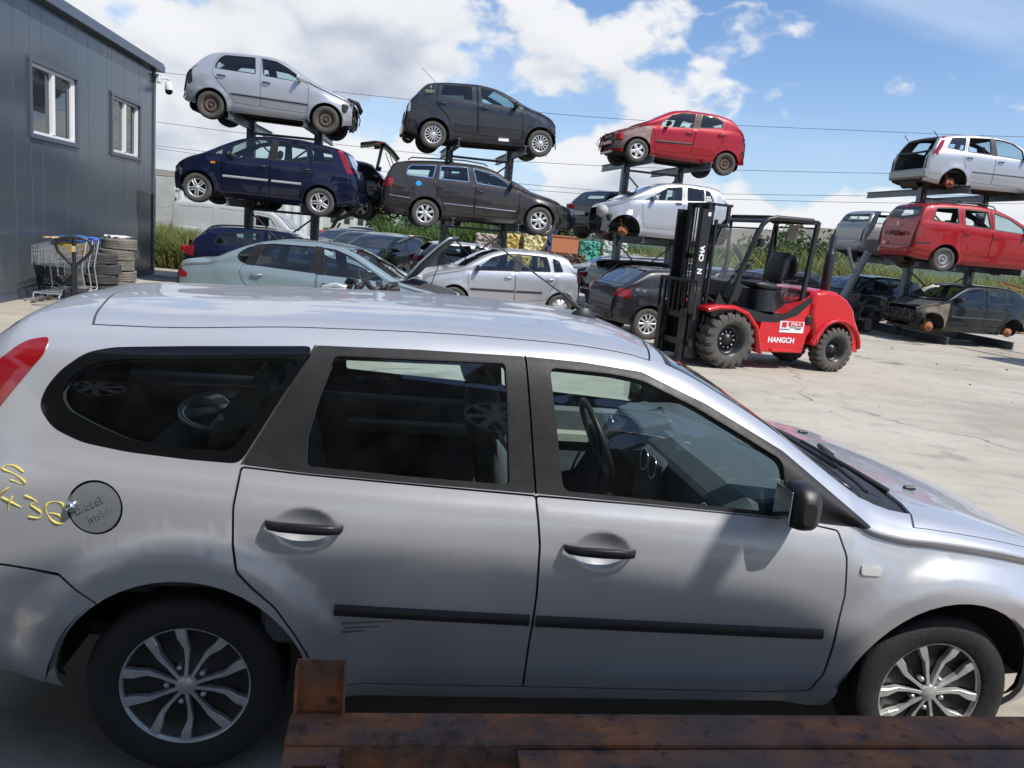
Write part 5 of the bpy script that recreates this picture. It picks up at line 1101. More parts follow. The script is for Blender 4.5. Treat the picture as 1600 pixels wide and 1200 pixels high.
    # carriage with load backrest and forks
    m = MB(); m.box((1.76, 0, .80), (.05, 1.06, .10)); m.box((1.76, 0, .36), (.05, 1.06, .10)); m.box((1.74, .3, .58), (.05, .06, .5)); m.box((1.74, -.3, .58), (.05, .06, .5)); m.build('carriage', P_FBLK, root)
    br = MB().box((1.78, 0, 1.36), (.05, 1.12, .05), ch=.006).build('load_backrest', P_FBLK, root)
    for k in range(8): MB().box((1.78, -.54+k*1.08/7, 1.09), (.04, .035, .52)).build('backrest_bar', P_FBLK, br)
    for s_ in (-1, 1):
        m = MB(); m.plate([(1.80, .92), (1.87, .90), (1.87, .12), (1.92, .075), (2.95, .05), (2.95, .035), (1.80, .04)], s_*.33-.06, s_*.33+.06); m.build('fork', P_FBLK, root, bevel=.006)
    # overhead guard
    def sec(pts, y, w=.07): return pts
    for s_ in (-1, 1):
        m = MB(); y = s_*.52
        m.tube([(1.13, y, 1.0), (1.0, y, 1.5), (.86, y, 1.97), (.70, y, 2.34), (.60, y, 2.44), (.45, y, 2.475), (-.30, y, 2.49)], .042, 8); m.build('guard_front_pillar', P_FBLK, root)
        m = MB(); m.box((-.36, y, 1.78), (.08, .07, 1.42), (0, R(-4), 0), ch=.01); m.box((-.42, y, 1.02), (.075, .06, .3), ch=.01); m.build('guard_rear_pillar', P_FBLK, root)
        MB().box((-.455, s_*.61, .87), (.12, .05, .16), ch=.03).build('pillar_foot', P_FBLK, root)
    g = MB(); g.box((.1, 0, 2.49), (.95, 1.02, .03), ch=.01); g.box((.62, 0, 2.42), (.16, 1.02, .04), (0, R(22), 0)); g.box((-.36, 0, 2.47), (.1, 1.08, .07)); g.build('guard_roof', P_FBLK, root)
    for y, pl in ((.0, [(.78, 2.30), (1.14, 1.12)]),): 
        m = MB(); m.add([(.76, -.5, 2.28), (.76, .5, 2.28), (1.12, .5, 1.14), (1.12, -.5, 1.14)], [(0, 1, 2, 3)]); m.build('windscreen', M_CLEARP, root)
    MB().tube([(.76, -.49, 2.28), (.76, .49, 2.28), (1.12, .49, 1.14), (1.12, -.49, 1.14)], .02, 6, closed=True).build('windscreen_frame', P_FBLK, root)
    m = MB(); m.add([(-.40, -.47, 2.38), (-.40, .47, 2.38), (-.46, .47, 1.45), (-.46, -.47, 1.45)], [(0, 1, 2, 3)]); m.build('rear_window', M_CLEARP, root)
    MB().tube([(-.40, -.47, 2.38), (-.40, .47, 2.38), (-.46, .47, 1.45), (-.46, -.47, 1.45)], .02, 6, closed=True).build('rear_window_frame', P_FBLK, root)
    m = MB(); m.box((.55, -.52, 1.7), (.04, .04, 1.5)); m.box((.1, -.52, 1.45), (.95, .04, .05)); m.build('far_door_frame', P_FBLK, root)
    MB().box((-.28, .1, 2.28), (.012, .2, .28), (0, R(-8), R(8))).build('hanging_paper', plain('paper', (.62, .6, .56), .8), root)
    # cabin
    m = MB(); m.box((.95, 0, 1.22), (.3, .8, .35), (0, R(-18), 0), ch=.05); m.build('dash', P_FBLK, root)
    MB().tube([(.85, .08, 1.3), (.62, .08, 1.62)], .03, 8).build('steering_column', P_FBLK, root); st = steering(root, .60, .08, 1.66, .17, R(-52))
    for k in range(3): MB().tube([(.78, -.2-.07*k, 1.35), (.72, -.2-.07*k, 1.62)], .012, 6).build('lever', P_FBLK, root)
    s1 = seat(root, .16, .0, 1.36, .50, False, M_BLK, .5); MB().loft([[(x_+.03*math.cos(t)*k, .26*k*math.sin(t), 1.62+z_) for t in [2*math.pi*j/14 for j in range(14)]] for k, z_, x_ in ((.5, -.2, -.12), (.95, -.1, -.14), (1., .08, -.18), (.85, .2, -.22), (.35, .26, -.24))]).build('seat_back', M_BLK, root)
    MB().loft([[(-.40-.02*z_+.05*math.cos(t)*k, .02+.20*k*math.sin(t), 1.72+z_) for t in [2*math.pi*j/12 for j in range(12)]] for k, z_ in ((.4, -.22), (.9, -.1), (1., .05), (.7, .17), (.2, .2))]).build('seat_wing', M_BLK, root)
    m = MB(); rings = [[(.20+dx*k, y*k*.30, z) for dx, y in ((.18, -1), (.2, 0), (.18, 1), (-.3, 1.05), (-.33, 0), (-.3, -1.05))] for k, z in ((1., 1.30), (1.05, 1.1), (1.12, .95))]; m.loft(rings); m.build('seat_box', P_FBLK, root)
    rr = random.Random(5); m = MB(); V = []; nx, nz = 9, 8
    for i in range(nx):
        for j in range(nz): V.append((-.02-.42*i/8+rr.uniform(-.02, .02), .33-.05*j/8+rr.uniform(-.03, .03), 1.48-.5*j/7+rr.uniform(-.02, .02)-.1*i/8))
    m.add(V, [(i*nz+j, (i+1)*nz+j, (i+1)*nz+j+1, i*nz+j+1) for i in range(nx-1) for j in range(nz-1)], True); m.build('plastic_wrap', glass('wrap_film', (.75, .75, .75), .16), root)
    MB().lathe([(.075, 0), (.085, .03), (.085, .62), (.07, .66), (.055, .68), (.05, .95), (.045, .96), (.045, .7)], 'Z', 18, (-1.16, .10, 1.36)).build('exhaust_stack', P_FBLK, root)
    MB().tube([(.84, .60, 2.02), (.78, .66, 2.04)], .02, 6).build('lamp_bracket', P_FBLK, root); MB().box((.80, .68, 2.06), (.1, .1, .14), ch=.02).build('work_lamp', P_FBLK, root)
    MB().plate([(1.36, 1.22), (1.42, 1.0), (1.26, .84), (1.16, .98)], .50, .54).build('mast_bracket', P_FBLK, root)
    # lettering; the forklift's left side (y > 0) faces the yard
    RZ = (R(90), 0, R(180))
    text('HANGCH', .125, root, (.045, .603, .505), RZ, M_WHITE, bold=.004, sx=1.0)
    st = MB().box((-.13, .604, .735), (.50, .006, .19)).build('sticker', plain('sticker_white', (.74, .74, .73), .5, var=.03), root)
    MB().box((.03, .609, .77), (.10, .004, .09), ch=.002).build('sticker_emblem', plain('sticker_red', (.5, .02, .02), .5), st)
    MB().box((-.20, .609, .785), (.30, .004, .075)).build('sticker_band', plain('sticker_red', (.5, .02, .02), .5), st); text('ETRIL.R', .062, st, (-.20, .612, .785), RZ, M_WHITE, bold=.0015)
    for x_, z_, l_ in ((-.20, .725, .24), (.02, .693, .20), (-.26, .70, .12)): MB().box((x_, .6085, z_), (l_, .003, .014)).build('sticker_line', plain('sticker_ink', (.06, .06, .09), .6), st)
    text('CHA', .115, root, (1.665, .377, 1.80), (R(90), R(-90), R(180)), M_WHITE, bold=.005); text('N', .115, root, (1.665, .377, 1.52), (R(90), R(-90), R(180)), M_WHITE, bold=.005); text('PE', .10, root, (1.665, .377, 1.22), (R(90), R(-90), R(180)), plain('orange_print', (.55, .25, .08), .6), bold=.004)
    MB().box((1.62, .377, 2.42), (.05, .004, .06)).build('decal', M_WHITE, root)
    MB().box((-.5, .606, 1.12), (.045, .006, .05)).build('decal', M_WHITE, root)
forklift()
# ------------------------------------------------------------------ trolleys, tyres, pallet truck
M_GALVW = plain('galvanised_wire', (.42, .44, .46), .4, .5, var=.1); M_TYRB = plain('weathered_tyre', (.20, .18, .15), .9, var=.35, scale=8, bump=.4); M_TYRD = plain('old_tyre', (.06, .06, .058), .85, var=.3, scale=8, bump=.4)
def trolley_proto():
    t = empty('shopping_trolley', 'x', 'trolley'); r = .0042; m = MB()
    L0, L1, w0, w1, zb0, zb1, zt0, zt1 = -.02, .86, .25, .20, .56, .63, 1.0, .93     # x from handle end to nose
    def corner(u, s, k): x = L0+(L1-L0)*u; return (x, s*(w0+(w1-w0)*u)*(.92+.08*k), (zb0+(zb1-zb0)*u)*(1-k)+(zt0+(zt1-zt0)*u)*k)
    for s_ in (-1, 1):
        for u in np.linspace(0, 1, 12): m.tube([corner(u, s_, 0), corner(u, s_, 1)], r, 4, cap=False)
        for k in np.linspace(0, 1, 5): m.tube([corner(0, s_, k), corner(1, s_, k)], r, 4, cap=False)
    for q in np.linspace(-1, 1, 9):
        m.tube([(L1, q*w1, zb1), (L1, q*w1, zt1)], r, 4, cap=False); m.tube([(L0, q*w0*.92, zb0), (L1, q*w1*.92, zb1)], r, 4, cap=False)
    for k in np.linspace(0, 1, 6): m.tube([corner(1, -1, k), corner(1, 1, k)], r, 4, cap=False)
    for u in np.linspace(0, 1, 8): m.tube([corner(u, -1, 0), corner(u, 1, 0)], r, 4, cap=False)
    m.build('basket', M_GALVW, t)
    m = MB()
    for s_ in (-1, 1): m.tube([(-.05, s_*.27, 1.02), (-.02, s_*.27, .95), (.12, s_*.26, .58), (.02, s_*.27, .22), (.05, s_*.27, .15), (.80, s_*.21, .17), (.84, s_*.20, .12)], .012, 6)
    m.tube([(.05, -.27, .2), (.05, .27, .2)], .010, 6); m.tube([(.80, -.21, .17), (.80, .21, .17)], .010, 6)
    for q in np.linspace(-.8, .8, 6): m.tube([(.06, q*.25, .19), (.79, q*.2, .18)], .005, 4, cap=False)
    m.build('frame', M_GALVW, t)
    MB().tube([(-.07, -.27, 1.02), (-.07, .27, 1.02)], .017, 8).build('handle', plain('blue_handle', (.04, .10, .35), .5), t)
    MB().box((.06, 0, .86), (.012, .36, .2), (0, R(14), 0), ch=.004).build('seat_flap', plain('yellow_flap', (.62, .42, .02), .55), t)
    for x, s_ in ((.06, -1), (.06, 1), (.80, -1), (.80, 1)):
        y = s_*(.27 if x < .4 else .2)
        w = MB().lathe([(.02, -.012), (.058, -.014), (.06, -.008), (.06, .008), (.058, .014), (.02, .012), (0, .012)], n=16, c=(0, 0, 0)).build('castor', plain('castor_grey', (.22, .21, .2), .7), t, (x, y, .061))
        MB().box((0, 0, .05), (.05, .035, .03)).build('castor_cap', plain('blue_cap', (.03, .06, .35), .5), w)
    return t
wx = lambda y: -9.34+(20.14-y)*.1396                                   # wall line
t0 = trolley_proto()
for k, (lab) in enumerate(('wire shopping trolley at the front of the nested row by the wall', 'wire shopping trolley in the middle of the nested row', 'wire shopping trolley at the rear of the nested row by the tyres')):
    t = t0 if k == 0 else copy_tree(t0); y = 13.75+.27*k; t.location = (wx(y)+.62, y, 0); t.rotation_euler = (0, 0, R(-84)); t['label'] = lab; t['group'] = 'nested shopping trolleys'
def tyre_mesh(r, w):
    m = MB(); hw = w/2; ri = r*.62
    prof = [(ri, -hw*.75), (ri+.01, -hw*.9), (ri+(r-ri)*.45, -hw), (r*.96, -hw*.85)]
    for q in (-.6, -.3, 0, .3, .6): prof += [(r, hw*(q-.1)), (r, hw*(q+.08)), (r*.97, hw*(q+.1)), (r*.97, hw*(q+.16))]
    prof += [(r*.96, hw*.85), (ri+(r-ri)*.45, hw), (ri+.01, hw*.9), (ri, hw*.75), (ri+.02, 0), (ri, -hw*.75)]
    m.lathe(prof, 'Z', 40)
    for k in range(40):
        a = 2*math.pi*k/40
        for s_ in (-1, 1): m.box(((r-.004)*math.cos(a), (r-.004)*math.sin(a), s_*hw*.66), (.012, .03, hw*.42), (s_*.5, 0, a))
    return m.mesh('tyre')
TM = [tyre_mesh(.315, .205), tyre_mesh(.295, .185)]; rr = random.Random(9)
def tyre(x, y, z, k, mt, lab, grp, rot=None):
    o = obj('tyre', TM[k], mt, None, (x, y, z), rot or (rr.uniform(-.03, .03), rr.uniform(-.03, .03), rr.uniform(0, 6))); tag(o, lab, 'tyre', grp); return o
ordn = ['bottom', 'second', 'third', 'fourth', 'top']
for k in range(5): tyre(-7.98+rr.uniform(-.03, .03), 15.75+rr.uniform(-.03, .03), .105+.205*k, 0, M_TYRB, f'pale weathered tyre, {"top" if k == 4 else ordn[k]+(" from the ground" if k else "")} of the right stack by the building', 'tyres stacked by the building')
for k in range(4): tyre(-7.92+rr.uniform(-.03, .03), 15.02+rr.uniform(-.03, .03), .1+.19*k, 1, M_TYRD, f'dark tyre, {"top" if k == 3 else ordn[k]+(" from the ground" if k else "")} of the stack behind the trolleys', 'tyres stacked by the building')
for k in range(2): tyre(-8.30, 14.15, .1+.19*k, 1, M_TYRD, f'black tyre, {"upper" if k else "lower"} of the two behind the nested trolleys', 'tyres stacked by the building')
def lump_sheet(name, lab, cat, c, sx, sy, mt, h=.03, seed=1, rz=0):
    r2 = random.Random(seed); V = []; n = 9
    for i in range(n):
        for j in range(n): V.append((sx*(i/(n-1)-.5)+r2.uniform(-.02, .02), sy*(j/(n-1)-.5)+r2.uniform(-.02, .02), r2.uniform(0, h)))
    o = MB().add(V, [(i*n+j, (i+1)*n+j, (i+1)*n+j+1, i*n+j+1) for i in range(n-1) for j in range(n-1)], True).build(name, mt, None, c, (0, 0, rz))
    s = o.modifiers.new('thick', 'SOLIDIFY'); s.thickness = .01; tag(o, lab, cat); return o
lump_sheet('plastic_cover', 'flattened blue plastic cover lying on the trolleys', 'cover', (-8.0, 14.35, 1.03), .5, .75, plain('blue_plastic', (.06, .16, .50), .5), .05, 3)
lump_sheet('cardboard_sheet', 'pale cardboard sheet lying on the trolley baskets', 'cardboard', (-7.98, 13.85, 1.03), .35, .6, plain('cardboard', (.45, .33, .16), .9), .03, 4)
lump_sheet('paper_sheets', 'crumpled white papers on top of the tyre stack', 'paper', (-7.98, 15.7, 1.05), .35, .4, plain('white_paper', (.7, .7, .7), .8), .05, 5)
def pallet_truck():
    p = empty('pallet_truck', 'pallet truck with a black loop handle beside the trolleys', 'pallet truck', (-6.95, 12.35, 0), (0, 0, R(20)))
    B = plain('truck_black', (.015, .016, .018), .45); m = MB(); m.box((0, 0, .42), (.075, .06, .72), ch=.008); m.build('tiller', B, p)
    m = MB(); pts = [(.02, 0, .72), (.10, 0, .80), (.22, 0, .93), (.25, 0, 1.02), (.20, 0, 1.12), (.08, 0, 1.155), (-.08, 0, 1.155), (-.20, 0, 1.12), (-.25, 0, 1.02), (-.22, 0, .93), (-.10, 0, .80), (-.02, 0, .72)]; m.tube(pts, .024, 10); m.tube([(0, 0, .72), (0, 0, 1.15)], .03, 8); m.build('loop_handle', B, p)
    MB().box((0, -.034, .98), (.055, .01, .09)).build('handle_label', plain('orange_label', (.6, .36, .12), .6), p)
    MB().box((0, .12, .2), (.35, .25, .3), ch=.04).build('hydraulic_pump', B, p)
    for s_ in (-1, 1): MB().box((s_*.19, .85, .10), (.16, 1.25, .06), ch=.012).build('fork', plain('truck_orange', (.5, .16, .02), .5), p); MB().lathe([(.09, -.03), (.09, .03), (0, .03)], 'X', 16, (s_*.1, .05, .09)).build('wheel', M_RUB, p)
pallet_truck()
# ------------------------------------------------------------------ raised panels of parked cars
def plate_part(root, name, prof, y, mt, th=.03, par=None):
    """curved panel: prof in (x,z), spans -y..y, rounded corners"""
    P = densify(prof, .08, False); rings = []
    for i, (x, z) in enumerate(P):
        u = i/(len(P)-1); w = y*(1-.10*max(0, abs(2*u-1)-.75)/.25)
        a = P[max(i-1, 0)]; b = P[min(i+1, len(P)-1)]; d = Vector((b[0]-a[0], b[1]-a[1])).normalized(); nx, nz = -d.y*th, d.x*th
        rings.append([(x, -w, z), (x+nx*.3, -w*.5, z+nz*.3), (x+nx*.4, 0, z+nz*.4), (x+nx*.3, w*.5, z+nz*.3), (x, w, z), (x-nx, w*.98, z-nz), (x-nx, 0, z-nz), (x-nx, -w*.98, z-nz)])
    return MB().loft(rings).build(name, mt, root)
r_ = CARS['tol'][0]; hd = plate_part(r_, 'bonnet', [(1.22, .99), (1.45, 1.28), (1.68, 1.52), (1.86, 1.68), (1.92, 1.70)], .70, P_TOL); plate_part(r_, 'bonnet_lining', [(1.27, 1.0), (1.50, 1.27), (1.72, 1.50), (1.88, 1.65)], .62, M_DARK, .012)
MB().tube([(1.5, .6, .82), (1.70, .6, 1.48)], .008, 6).build('bonnet_stay', M_BLK, r_)
m = MB(); m.box((1.55, 0, .66), (.7, 1.1, .24), ch=.05); m.box((1.5, .3, .8), (.3, .4, .12), ch=.03); m.box((1.6, -.35, .80), (.25, .2, .14), ch=.03); m.build('engine', M_DARK, r_)
MB().tube([(-.95, .0, 1.385), (-1.0, 0, 1.42), (-1.32, 0, 1.72)], .006, 6).build('aerial', M_BLK, r_)
r_ = CARS['passat'][0]; gt = plate_part(r_, 'tailgate', [(-1.98, 1.50), (-2.14, 1.68), (-2.32, 1.83), (-2.55, 1.84), (-2.86, 1.78)], .66, P_BRWN); plate_part(gt, 'tailgate_trim', [(-2.34, 1.80), (-2.40, 1.5), (-2.44, 1.32), (-2.36, 1.30)], .55, M_BLK, .05)
for s_ in (-1, 1): MB().box((-2.46, s_*.55, 1.815), (.14, .2, .05), (0, R(-4), 0), ch=.012).build('tail_light', M_RED, gt); MB().tube([(-2.08, s_*.62, 1.3), (-2.25, s_*.62, 1.72)], .01, 6).build('gas_strut', M_BLK, gt)
for s_ in (-1, 1): MB().tube([(-1.78, s_*.70, 1.50), (-1.7, s_*.70, 1.56), (-.5, s_*.68, 1.585), (0, s_*.66, 1.54), (.08, s_*.66, 1.49)], .016, 6).build('roof_rail', M_BLK, r_)
r_ = CARS['alham'][0]
for s_ in (-1, 1): MB().tube([(-1.7, s_*.62, 1.73), (-1.6, s_*.62, 1.80), (-.5, s_*.62, 1.825), (-.1, s_*.62, 1.77), (-.02, s_*.62, 1.70)], .016, 6).build('roof_rail', M_BLK, r_)
text('S', .13, r_, (-2.31, 0, 1.17), (R(90), 0, R(-90)), M_CHR, 'tailgate_badge', bold=.006)
MB().box((-2.33, -.42, .93), (.02, .08, .10), ch=.01).build('lamp_recess', M_DARK, r_); MB().box((-2.33, .42, .93), (.02, .08, .10), ch=.01).build('lamp_recess', M_DARK, r_)
MB().lathe([(.05, 0), (0, .004)], 'X', 14, (-2.365, .42, .66)).build('round_sticker', M_WHITE, r_)
r_ = CARS['astrag'][0]; gt = plate_part(r_, 'tailgate', [(-1.42, 1.42), (-1.7, 1.50), (-2.0, 1.44), (-2.35, 1.25)], .62, M_BLK); MB().box((-1.98, 0, 1.49), (.10, .9, .03), (0, R(-14), 0)).build('brake_light', M_RED, gt)
r_ = CARS['cmaxs'][0]                                        # open rear: bumper, lamps left, sill
m = MB(); m.box((-2.08, 0, .52), (.16, 1.52, .26), ch=.05); m.build('rear_bumper', P_SUV, r_)
for s_ in (-1, 1): MB().box((-1.93, s_*.68, .80), (.25, .05, .5), (0, R(10), 0)).build('rear_pillar', M_DARK, r_); MB().tube([(-1.80, s_*.6, 1.45), (-1.95, s_*.6, 1.60)], .01, 6).build('gas_strut', M_BLK, r_)
MB().box((-1.55, 0, .62), (.9, 1.4, .05)).build('boot_floor', M_DARK, r_)
r_ = CARS['fabia'][0]
MB().tube([(1.66, -.62, .80), (1.86, -.5, .74), (1.92, -.3, .62), (1.90, -.25, .56)], [.03, .05, .05, .03], 8).build('torn_wing_liner', M_BLK, r_)
for k in (0, 1): MB().tube([(-1.25, 0, 1.43), (-1.27, 0, 1.48)], .008, 6).build('aerial_base', M_BLK, r_)
r_ = CARS['punto'][0]; MB().tube([(-1.1, 0, 1.50), (-1.5, 0, 1.86)], .006, 6).build('aerial', M_BLK, r_)
MB().box((.38, -.80, .33), (.24, .012, .10), (R(-10), 0, 0)).build('white_tape', M_WHITE, r_)
text('5091', .11, r_, (-1.36, -.803, 1.23), (R(90-22), 0, 0), plain('chalk', (.30, .36, .18), .9), 'chalk_mark')
text('S', .10, r_, (-1.34, -.765, 1.335), (R(90-22), 0, 0), plain('chalk', (.30, .36, .18), .9), 'chalk_mark')
r_ = CARS['p206'][0]; MB().tube([(.12, 0, 1.49), (.0, 0, 1.50), (-.35, 0, 1.62)], .006, 6).build('aerial', M_BLK, r_)
r_ = CARS['forf'][0]
m = MB(); rr = random.Random(4); ring = [[(1.80+.16*math.cos(t)*k+rr.uniform(-.03, .03), .52+.2*math.sin(t)*k+rr.uniform(-.03, .03), .75+h+rr.uniform(-.02, .02)) for t in [2*math.pi*j/12 for j in range(12)]] for k, h in ((.2, -.16), (.8, -.1), (1., 0), (.85, .10), (.3, .15))]; m.loft(ring); m.build('plastic_bag', plain('grey_bag', (.42, .42, .40), .6), r_)
# ------------------------------------------------------------------ rows of other cars
def recolor(root, old, new):
    for ch in family(root):
        if ch.type == 'MESH' and ch.material_slots and ch.material_slots[0].material == old: ch.material_slots[0].link = 'OBJECT'; ch.material_slots[0].material = new
def again(key, old, new, label, x, y, z, psi, group, name=None):
    c = copy_tree(CARS[key][0]); c.location = (x, y, z); c.rotation_euler = (0, 0, R(psi)); c['label'] = label; c['group'] = group
    if name: c.name = name
    if new: recolor(c, old, new)
    return c
for lab, new, x, y, z, psi in (
    ('dark petrol hatchback facing the yard, farthest of the three left of the centre rack', P_TEAL, -5.2, 29.6, 0, 262), ('navy hatchback facing the yard, middle of the three left of the centre rack', P_NAVY, -5.3, 26.6, 0, 256),
    ('petrol blue hatchback nearest the raised tailgate left of the centre rack', P_TEAL, -4.5, 25.6, 0, 250), ('petrol hatchback half hidden beside the digger arm', P_TEAL, -7.2, 32.2, 0, 236),
    ('small silver car in the far row on the left', P_SIL2, -6.6, 46.5, 0, 20), ('small red car in the far row', P_RED2, -4.9, 47.5, 0, 200), ('small white car in the far row', P_WHITE, -8.6, 45.5, 0, 15), ('small silver car at the right end of the far row', P_SIL2, -2.6, 46, 0, 190), ('navy car in the far row between red and silver', P_NAVY, -3.7, 44, 0, 260),
    ('bright blue stripped hatchback below the bales', paint('bright_blue_paint', (.02, .03, .30), .1, .4, .1), 3.6, 31.0, 0, 200), ('dark grey car behind the bright blue one', P_GREY, 5.6, 33.5, 0, 196), ('white car roof showing behind the rack post', P_WHITE, 5.1, 30.2, 0, 20),
    ('navy car with dark roof left of the forklift mast', P_NAVY, 5.7, 26.3, 0, 30), ('grey hatchback roof left of the forklift mast', P_SUV, 6.2, 22.6, 0, 24),
    ('silver car with sunlit rear pane behind the forklift counterweight', P_SIL2, 11.4, 28.4, 0, 208), ('silver-blue car farther back seen through the forklift cab', P_TEAL, 10.6, 33.5, 0, 195), ('pale silver car seen through the forklift cab below the guard', P_SUV, 8.4, 27.6, 0, 200)):
    again('blkh', P_BLK, new, lab, x, y, z, psi, G_FAR, 'parked_car')
again('blkh', P_BLK, None, 'black hatchback on the far side of the left rack, red tail light showing', -5.45, 20.7, 1.84, 185, G_MID)
again('blkh', P_BLK, P_GREY, 'dark grey hatchback on the far side of the centre rack, behind the estate', -.9, 22.0, 1.84, 12, G_MID)
again('golf', None, None, 'stripped black car under the red people carrier, behind the rack posts', 10.6, 25.0, .12, 200, G_GR)
again('dblue', P_BLUE, P_BLK, 'black car with roof bars behind the dark blue hatchback', -6.4, 20.6, 0, 4, G_GR)
rk = again('fabia', None, None, 'silver hatchback on the rack out of view to the right', 15.6, 16.6, 3.65, 20, G_UP); rack('steel car rack out of view to the right', 15.6, 16.6, 20, (3.86,), near=-.9, base=False)
# ------------------------------------------------------------------ panel van, container, digger arm, wall and fence
P_VAN = paint('van_white', (.47, .48, .47), 0, .45, .5)
def van():
    S_ = dict(W=.92, axles=(-1.5, 1.5), rt=.32, ra=.38, paint=P_VAN, dx=.12, tumble=.16, drop=.06,
        top=[(-2.35, 1.2), (-2.34, 1.7), (-2.28, 1.90), (-2.0, 1.97), (-.5, 1.98), (.6, 1.95), (1.0, 1.75), (1.45, 1.35), (1.7, 1.15), (2.1, 1.02), (2.3, .85)], belt=[(-2.4, 1.15), (2.3, 1.05)], windscreen=(1.55, .85, .1), hood=(1.62, 2.2),
        windows=[dict(p=[(.35, 1.15), (.35, 1.68), (.8, 1.62), (1.2, 1.15)], r=.04)], doors=[[(.3, 1.75), (.3, .4), (1.15, .4), (1.3, 1.15), (.85, 1.68)]], handles=[(.42, 1.0)], wheels=['steel']*4, rim_mat=M_STEEL, seat_x=(.5, None), patches=[dict(name='pressed_panel', p=[(-2.1, 1.1), (-2.1, 1.75), (-1.0, 1.78), (-1.0, 1.1)], mat=P_VAN, r=.08, off=-.008), dict(name='pressed_panel', p=[(-.85, 1.1), (-.85, 1.78), (.2, 1.76), (.2, 1.1)], mat=P_VAN, r=.08, off=-.008)])
    l, r = pose(-9.2, 27.0, 0, 4); make_car('panel_van', 'dusty white panel van behind the dark blue cars', 'van', S_, None, l, r)
van()
c = empty('shipping_container', 'white corrugated container behind the panel van', 'container', (-12.4, 36.5, 0), (0, 0, R(6)))
M_CON = plain('container_white', (.66, .67, .66), .6, var=.12, scale=2); m = MB(); V = []; n = 60
for k in range(n+1):
    d = .04 if (k//2) % 2 else 0.; V += [(-3+6*k/n, -1.2-d, .15), (-3+6*k/n, -1.2-d, 2.35)]
m.add(V, [(2*k, 2*k+2, 2*k+3, 2*k+1) for k in range(n)]); m.build('corrugated_side', M_CON, c); m = MB(); m.box((0, 0, 2.42), (6.1, 2.5, .12)); m.box((0, -1.22, .1), (6.1, .1, .14)); m.build('rails', M_CON, c); MB().box((0, .1, 1.25), (5.9, 2.3, 2.2)).build('box', M_CON, c)
d = empty('digger', 'black digger arm with grab over the scrap heap', 'digger', (-9.1, 36.2, 0)); MB().box((-.3, .3, .75), (1.0, 1.3, .9), ch=.1).build('body', plain('digger_red', (.22, .03, .02), .6), d)
m = MB(); m.loft([[(x, y, z) for y in (-.1, .1) for z in ((z0-h, z0+h) if y < 0 else (z0+h, z0-h))] for x, z0, h in ((.1, .8, .12), (.4, 1.35, .14), (.62, 1.78, .13))], sm=False); m.loft([[(x, y, z) for y in (-.08, .08) for z in ((z0-h, z0+h) if y < 0 else (z0+h, z0-h))] for x, z0, h in ((.55, 1.72, .1), (1.1, 2.0, .1), (1.75, 2.12, .07))], sm=False); m.build('boom', P_BLK, d); MB().tube([(.3, 0, .8), (.75, 0, 1.6)], .05, 8).build('ram', M_BLK, d)
w = empty('concrete_wall', 'tall pale concrete panel wall behind the metal building', 'wall', (-22.6, 38.2, 0)); M_CW = plain('concrete_panel', (.46, .45, .42), .9, var=.15, scale=1.3, bump=.2)
for k in range(5): MB().box((1.27+2.5*k, 0, 1.47), (2.47, .16, 2.98), ch=.012).build('wall_panel', M_CW, w)
f = empty('wire_fence', 'sagging wire fence on red posts beside the metal building', 'fence', (-12.2, 28, 0)); M_RP = rusty('red_post', (.30, .03, .02), (.20, .05, .03), 5.)
for x in (-1.6, 0, .78, 2.3): MB().box((x, 0, 1.0), (.06, .06, 2.02), ch=.006).build('post', M_RP, f)
for z in (1.75, 1.25, .75):
    pts = []
    for a, b in ((-1.6, 0), (0, .78), (.78, 2.3)): pts += [(a+(b-a)*u, -.04, z-.35*(b-a)*.3*4*u*(1-u)+.02*math.sin(u*20)) for u in np.linspace(0, .95, 10)]
    MB().tube(pts, .008, 4).build('wire', M_GALVW, f)
# ------------------------------------------------------------------ bales and crates
def bale(lab, col, x, y, z, s, seed, cat='bale', name='waste_bale'):
    r2 = np.random.default_rng(seed); n = 9; bm = bmesh.new(); bmesh.ops.create_cube(bm, size=1); bmesh.ops.subdivide_edges(bm, edges=bm.edges, cuts=n, use_grid_fill=True)
    for v in bm.verts:
        p = np.array(v.co)*np.array(s); v.co = p+r2.normal(0, .035, 3)*np.array([1, 1, 1])
    me = bpy.data.meshes.new(name); bm.to_mesh(me); bm.free()
    def fn(nt, b):
        o = N(nt, 'ShaderNodeTexCoord').outputs['Object']; v = N(nt, 'ShaderNodeTexVoronoi', ins={'Vector': o, 'Scale': 9.}).outputs[1]; n_ = noise(nt, 7., 6, .7, o)
        g = N(nt, 'ShaderNodeSeparateColor', ins={0: v}).outputs[0]
        c_ = mixc(nt, mth(nt, 'MULTIPLY', g, .6), tuple(col), tuple(min(.8, q*1.6+.05) for q in col)); c_ = mixc(nt, N(nt, 'ShaderNodeMapRange', ins={0: n_, 1: .52, 2: .7, 3: 0., 4: .6}).outputs[0], c_, tuple(q*.25 for q in col)); nt.links.new(c_, b.inputs['Base Color']); b.inputs['Roughness'].default_value = .7
    o = obj(name, me, mat('bale_'+'_'.join(f'{q:.2f}' for q in col), fn), None, (x, y, z), (0, 0, r2.uniform(-.15, .15))); tag(o, lab, cat, 'bales and crates at the yard edge'); return o
YE, BR, GN, WH_, PK = (.52, .36, .10), (.10, .05, .03), (.05, .26, .20), (.50, .48, .44), (.36, .29, .25)
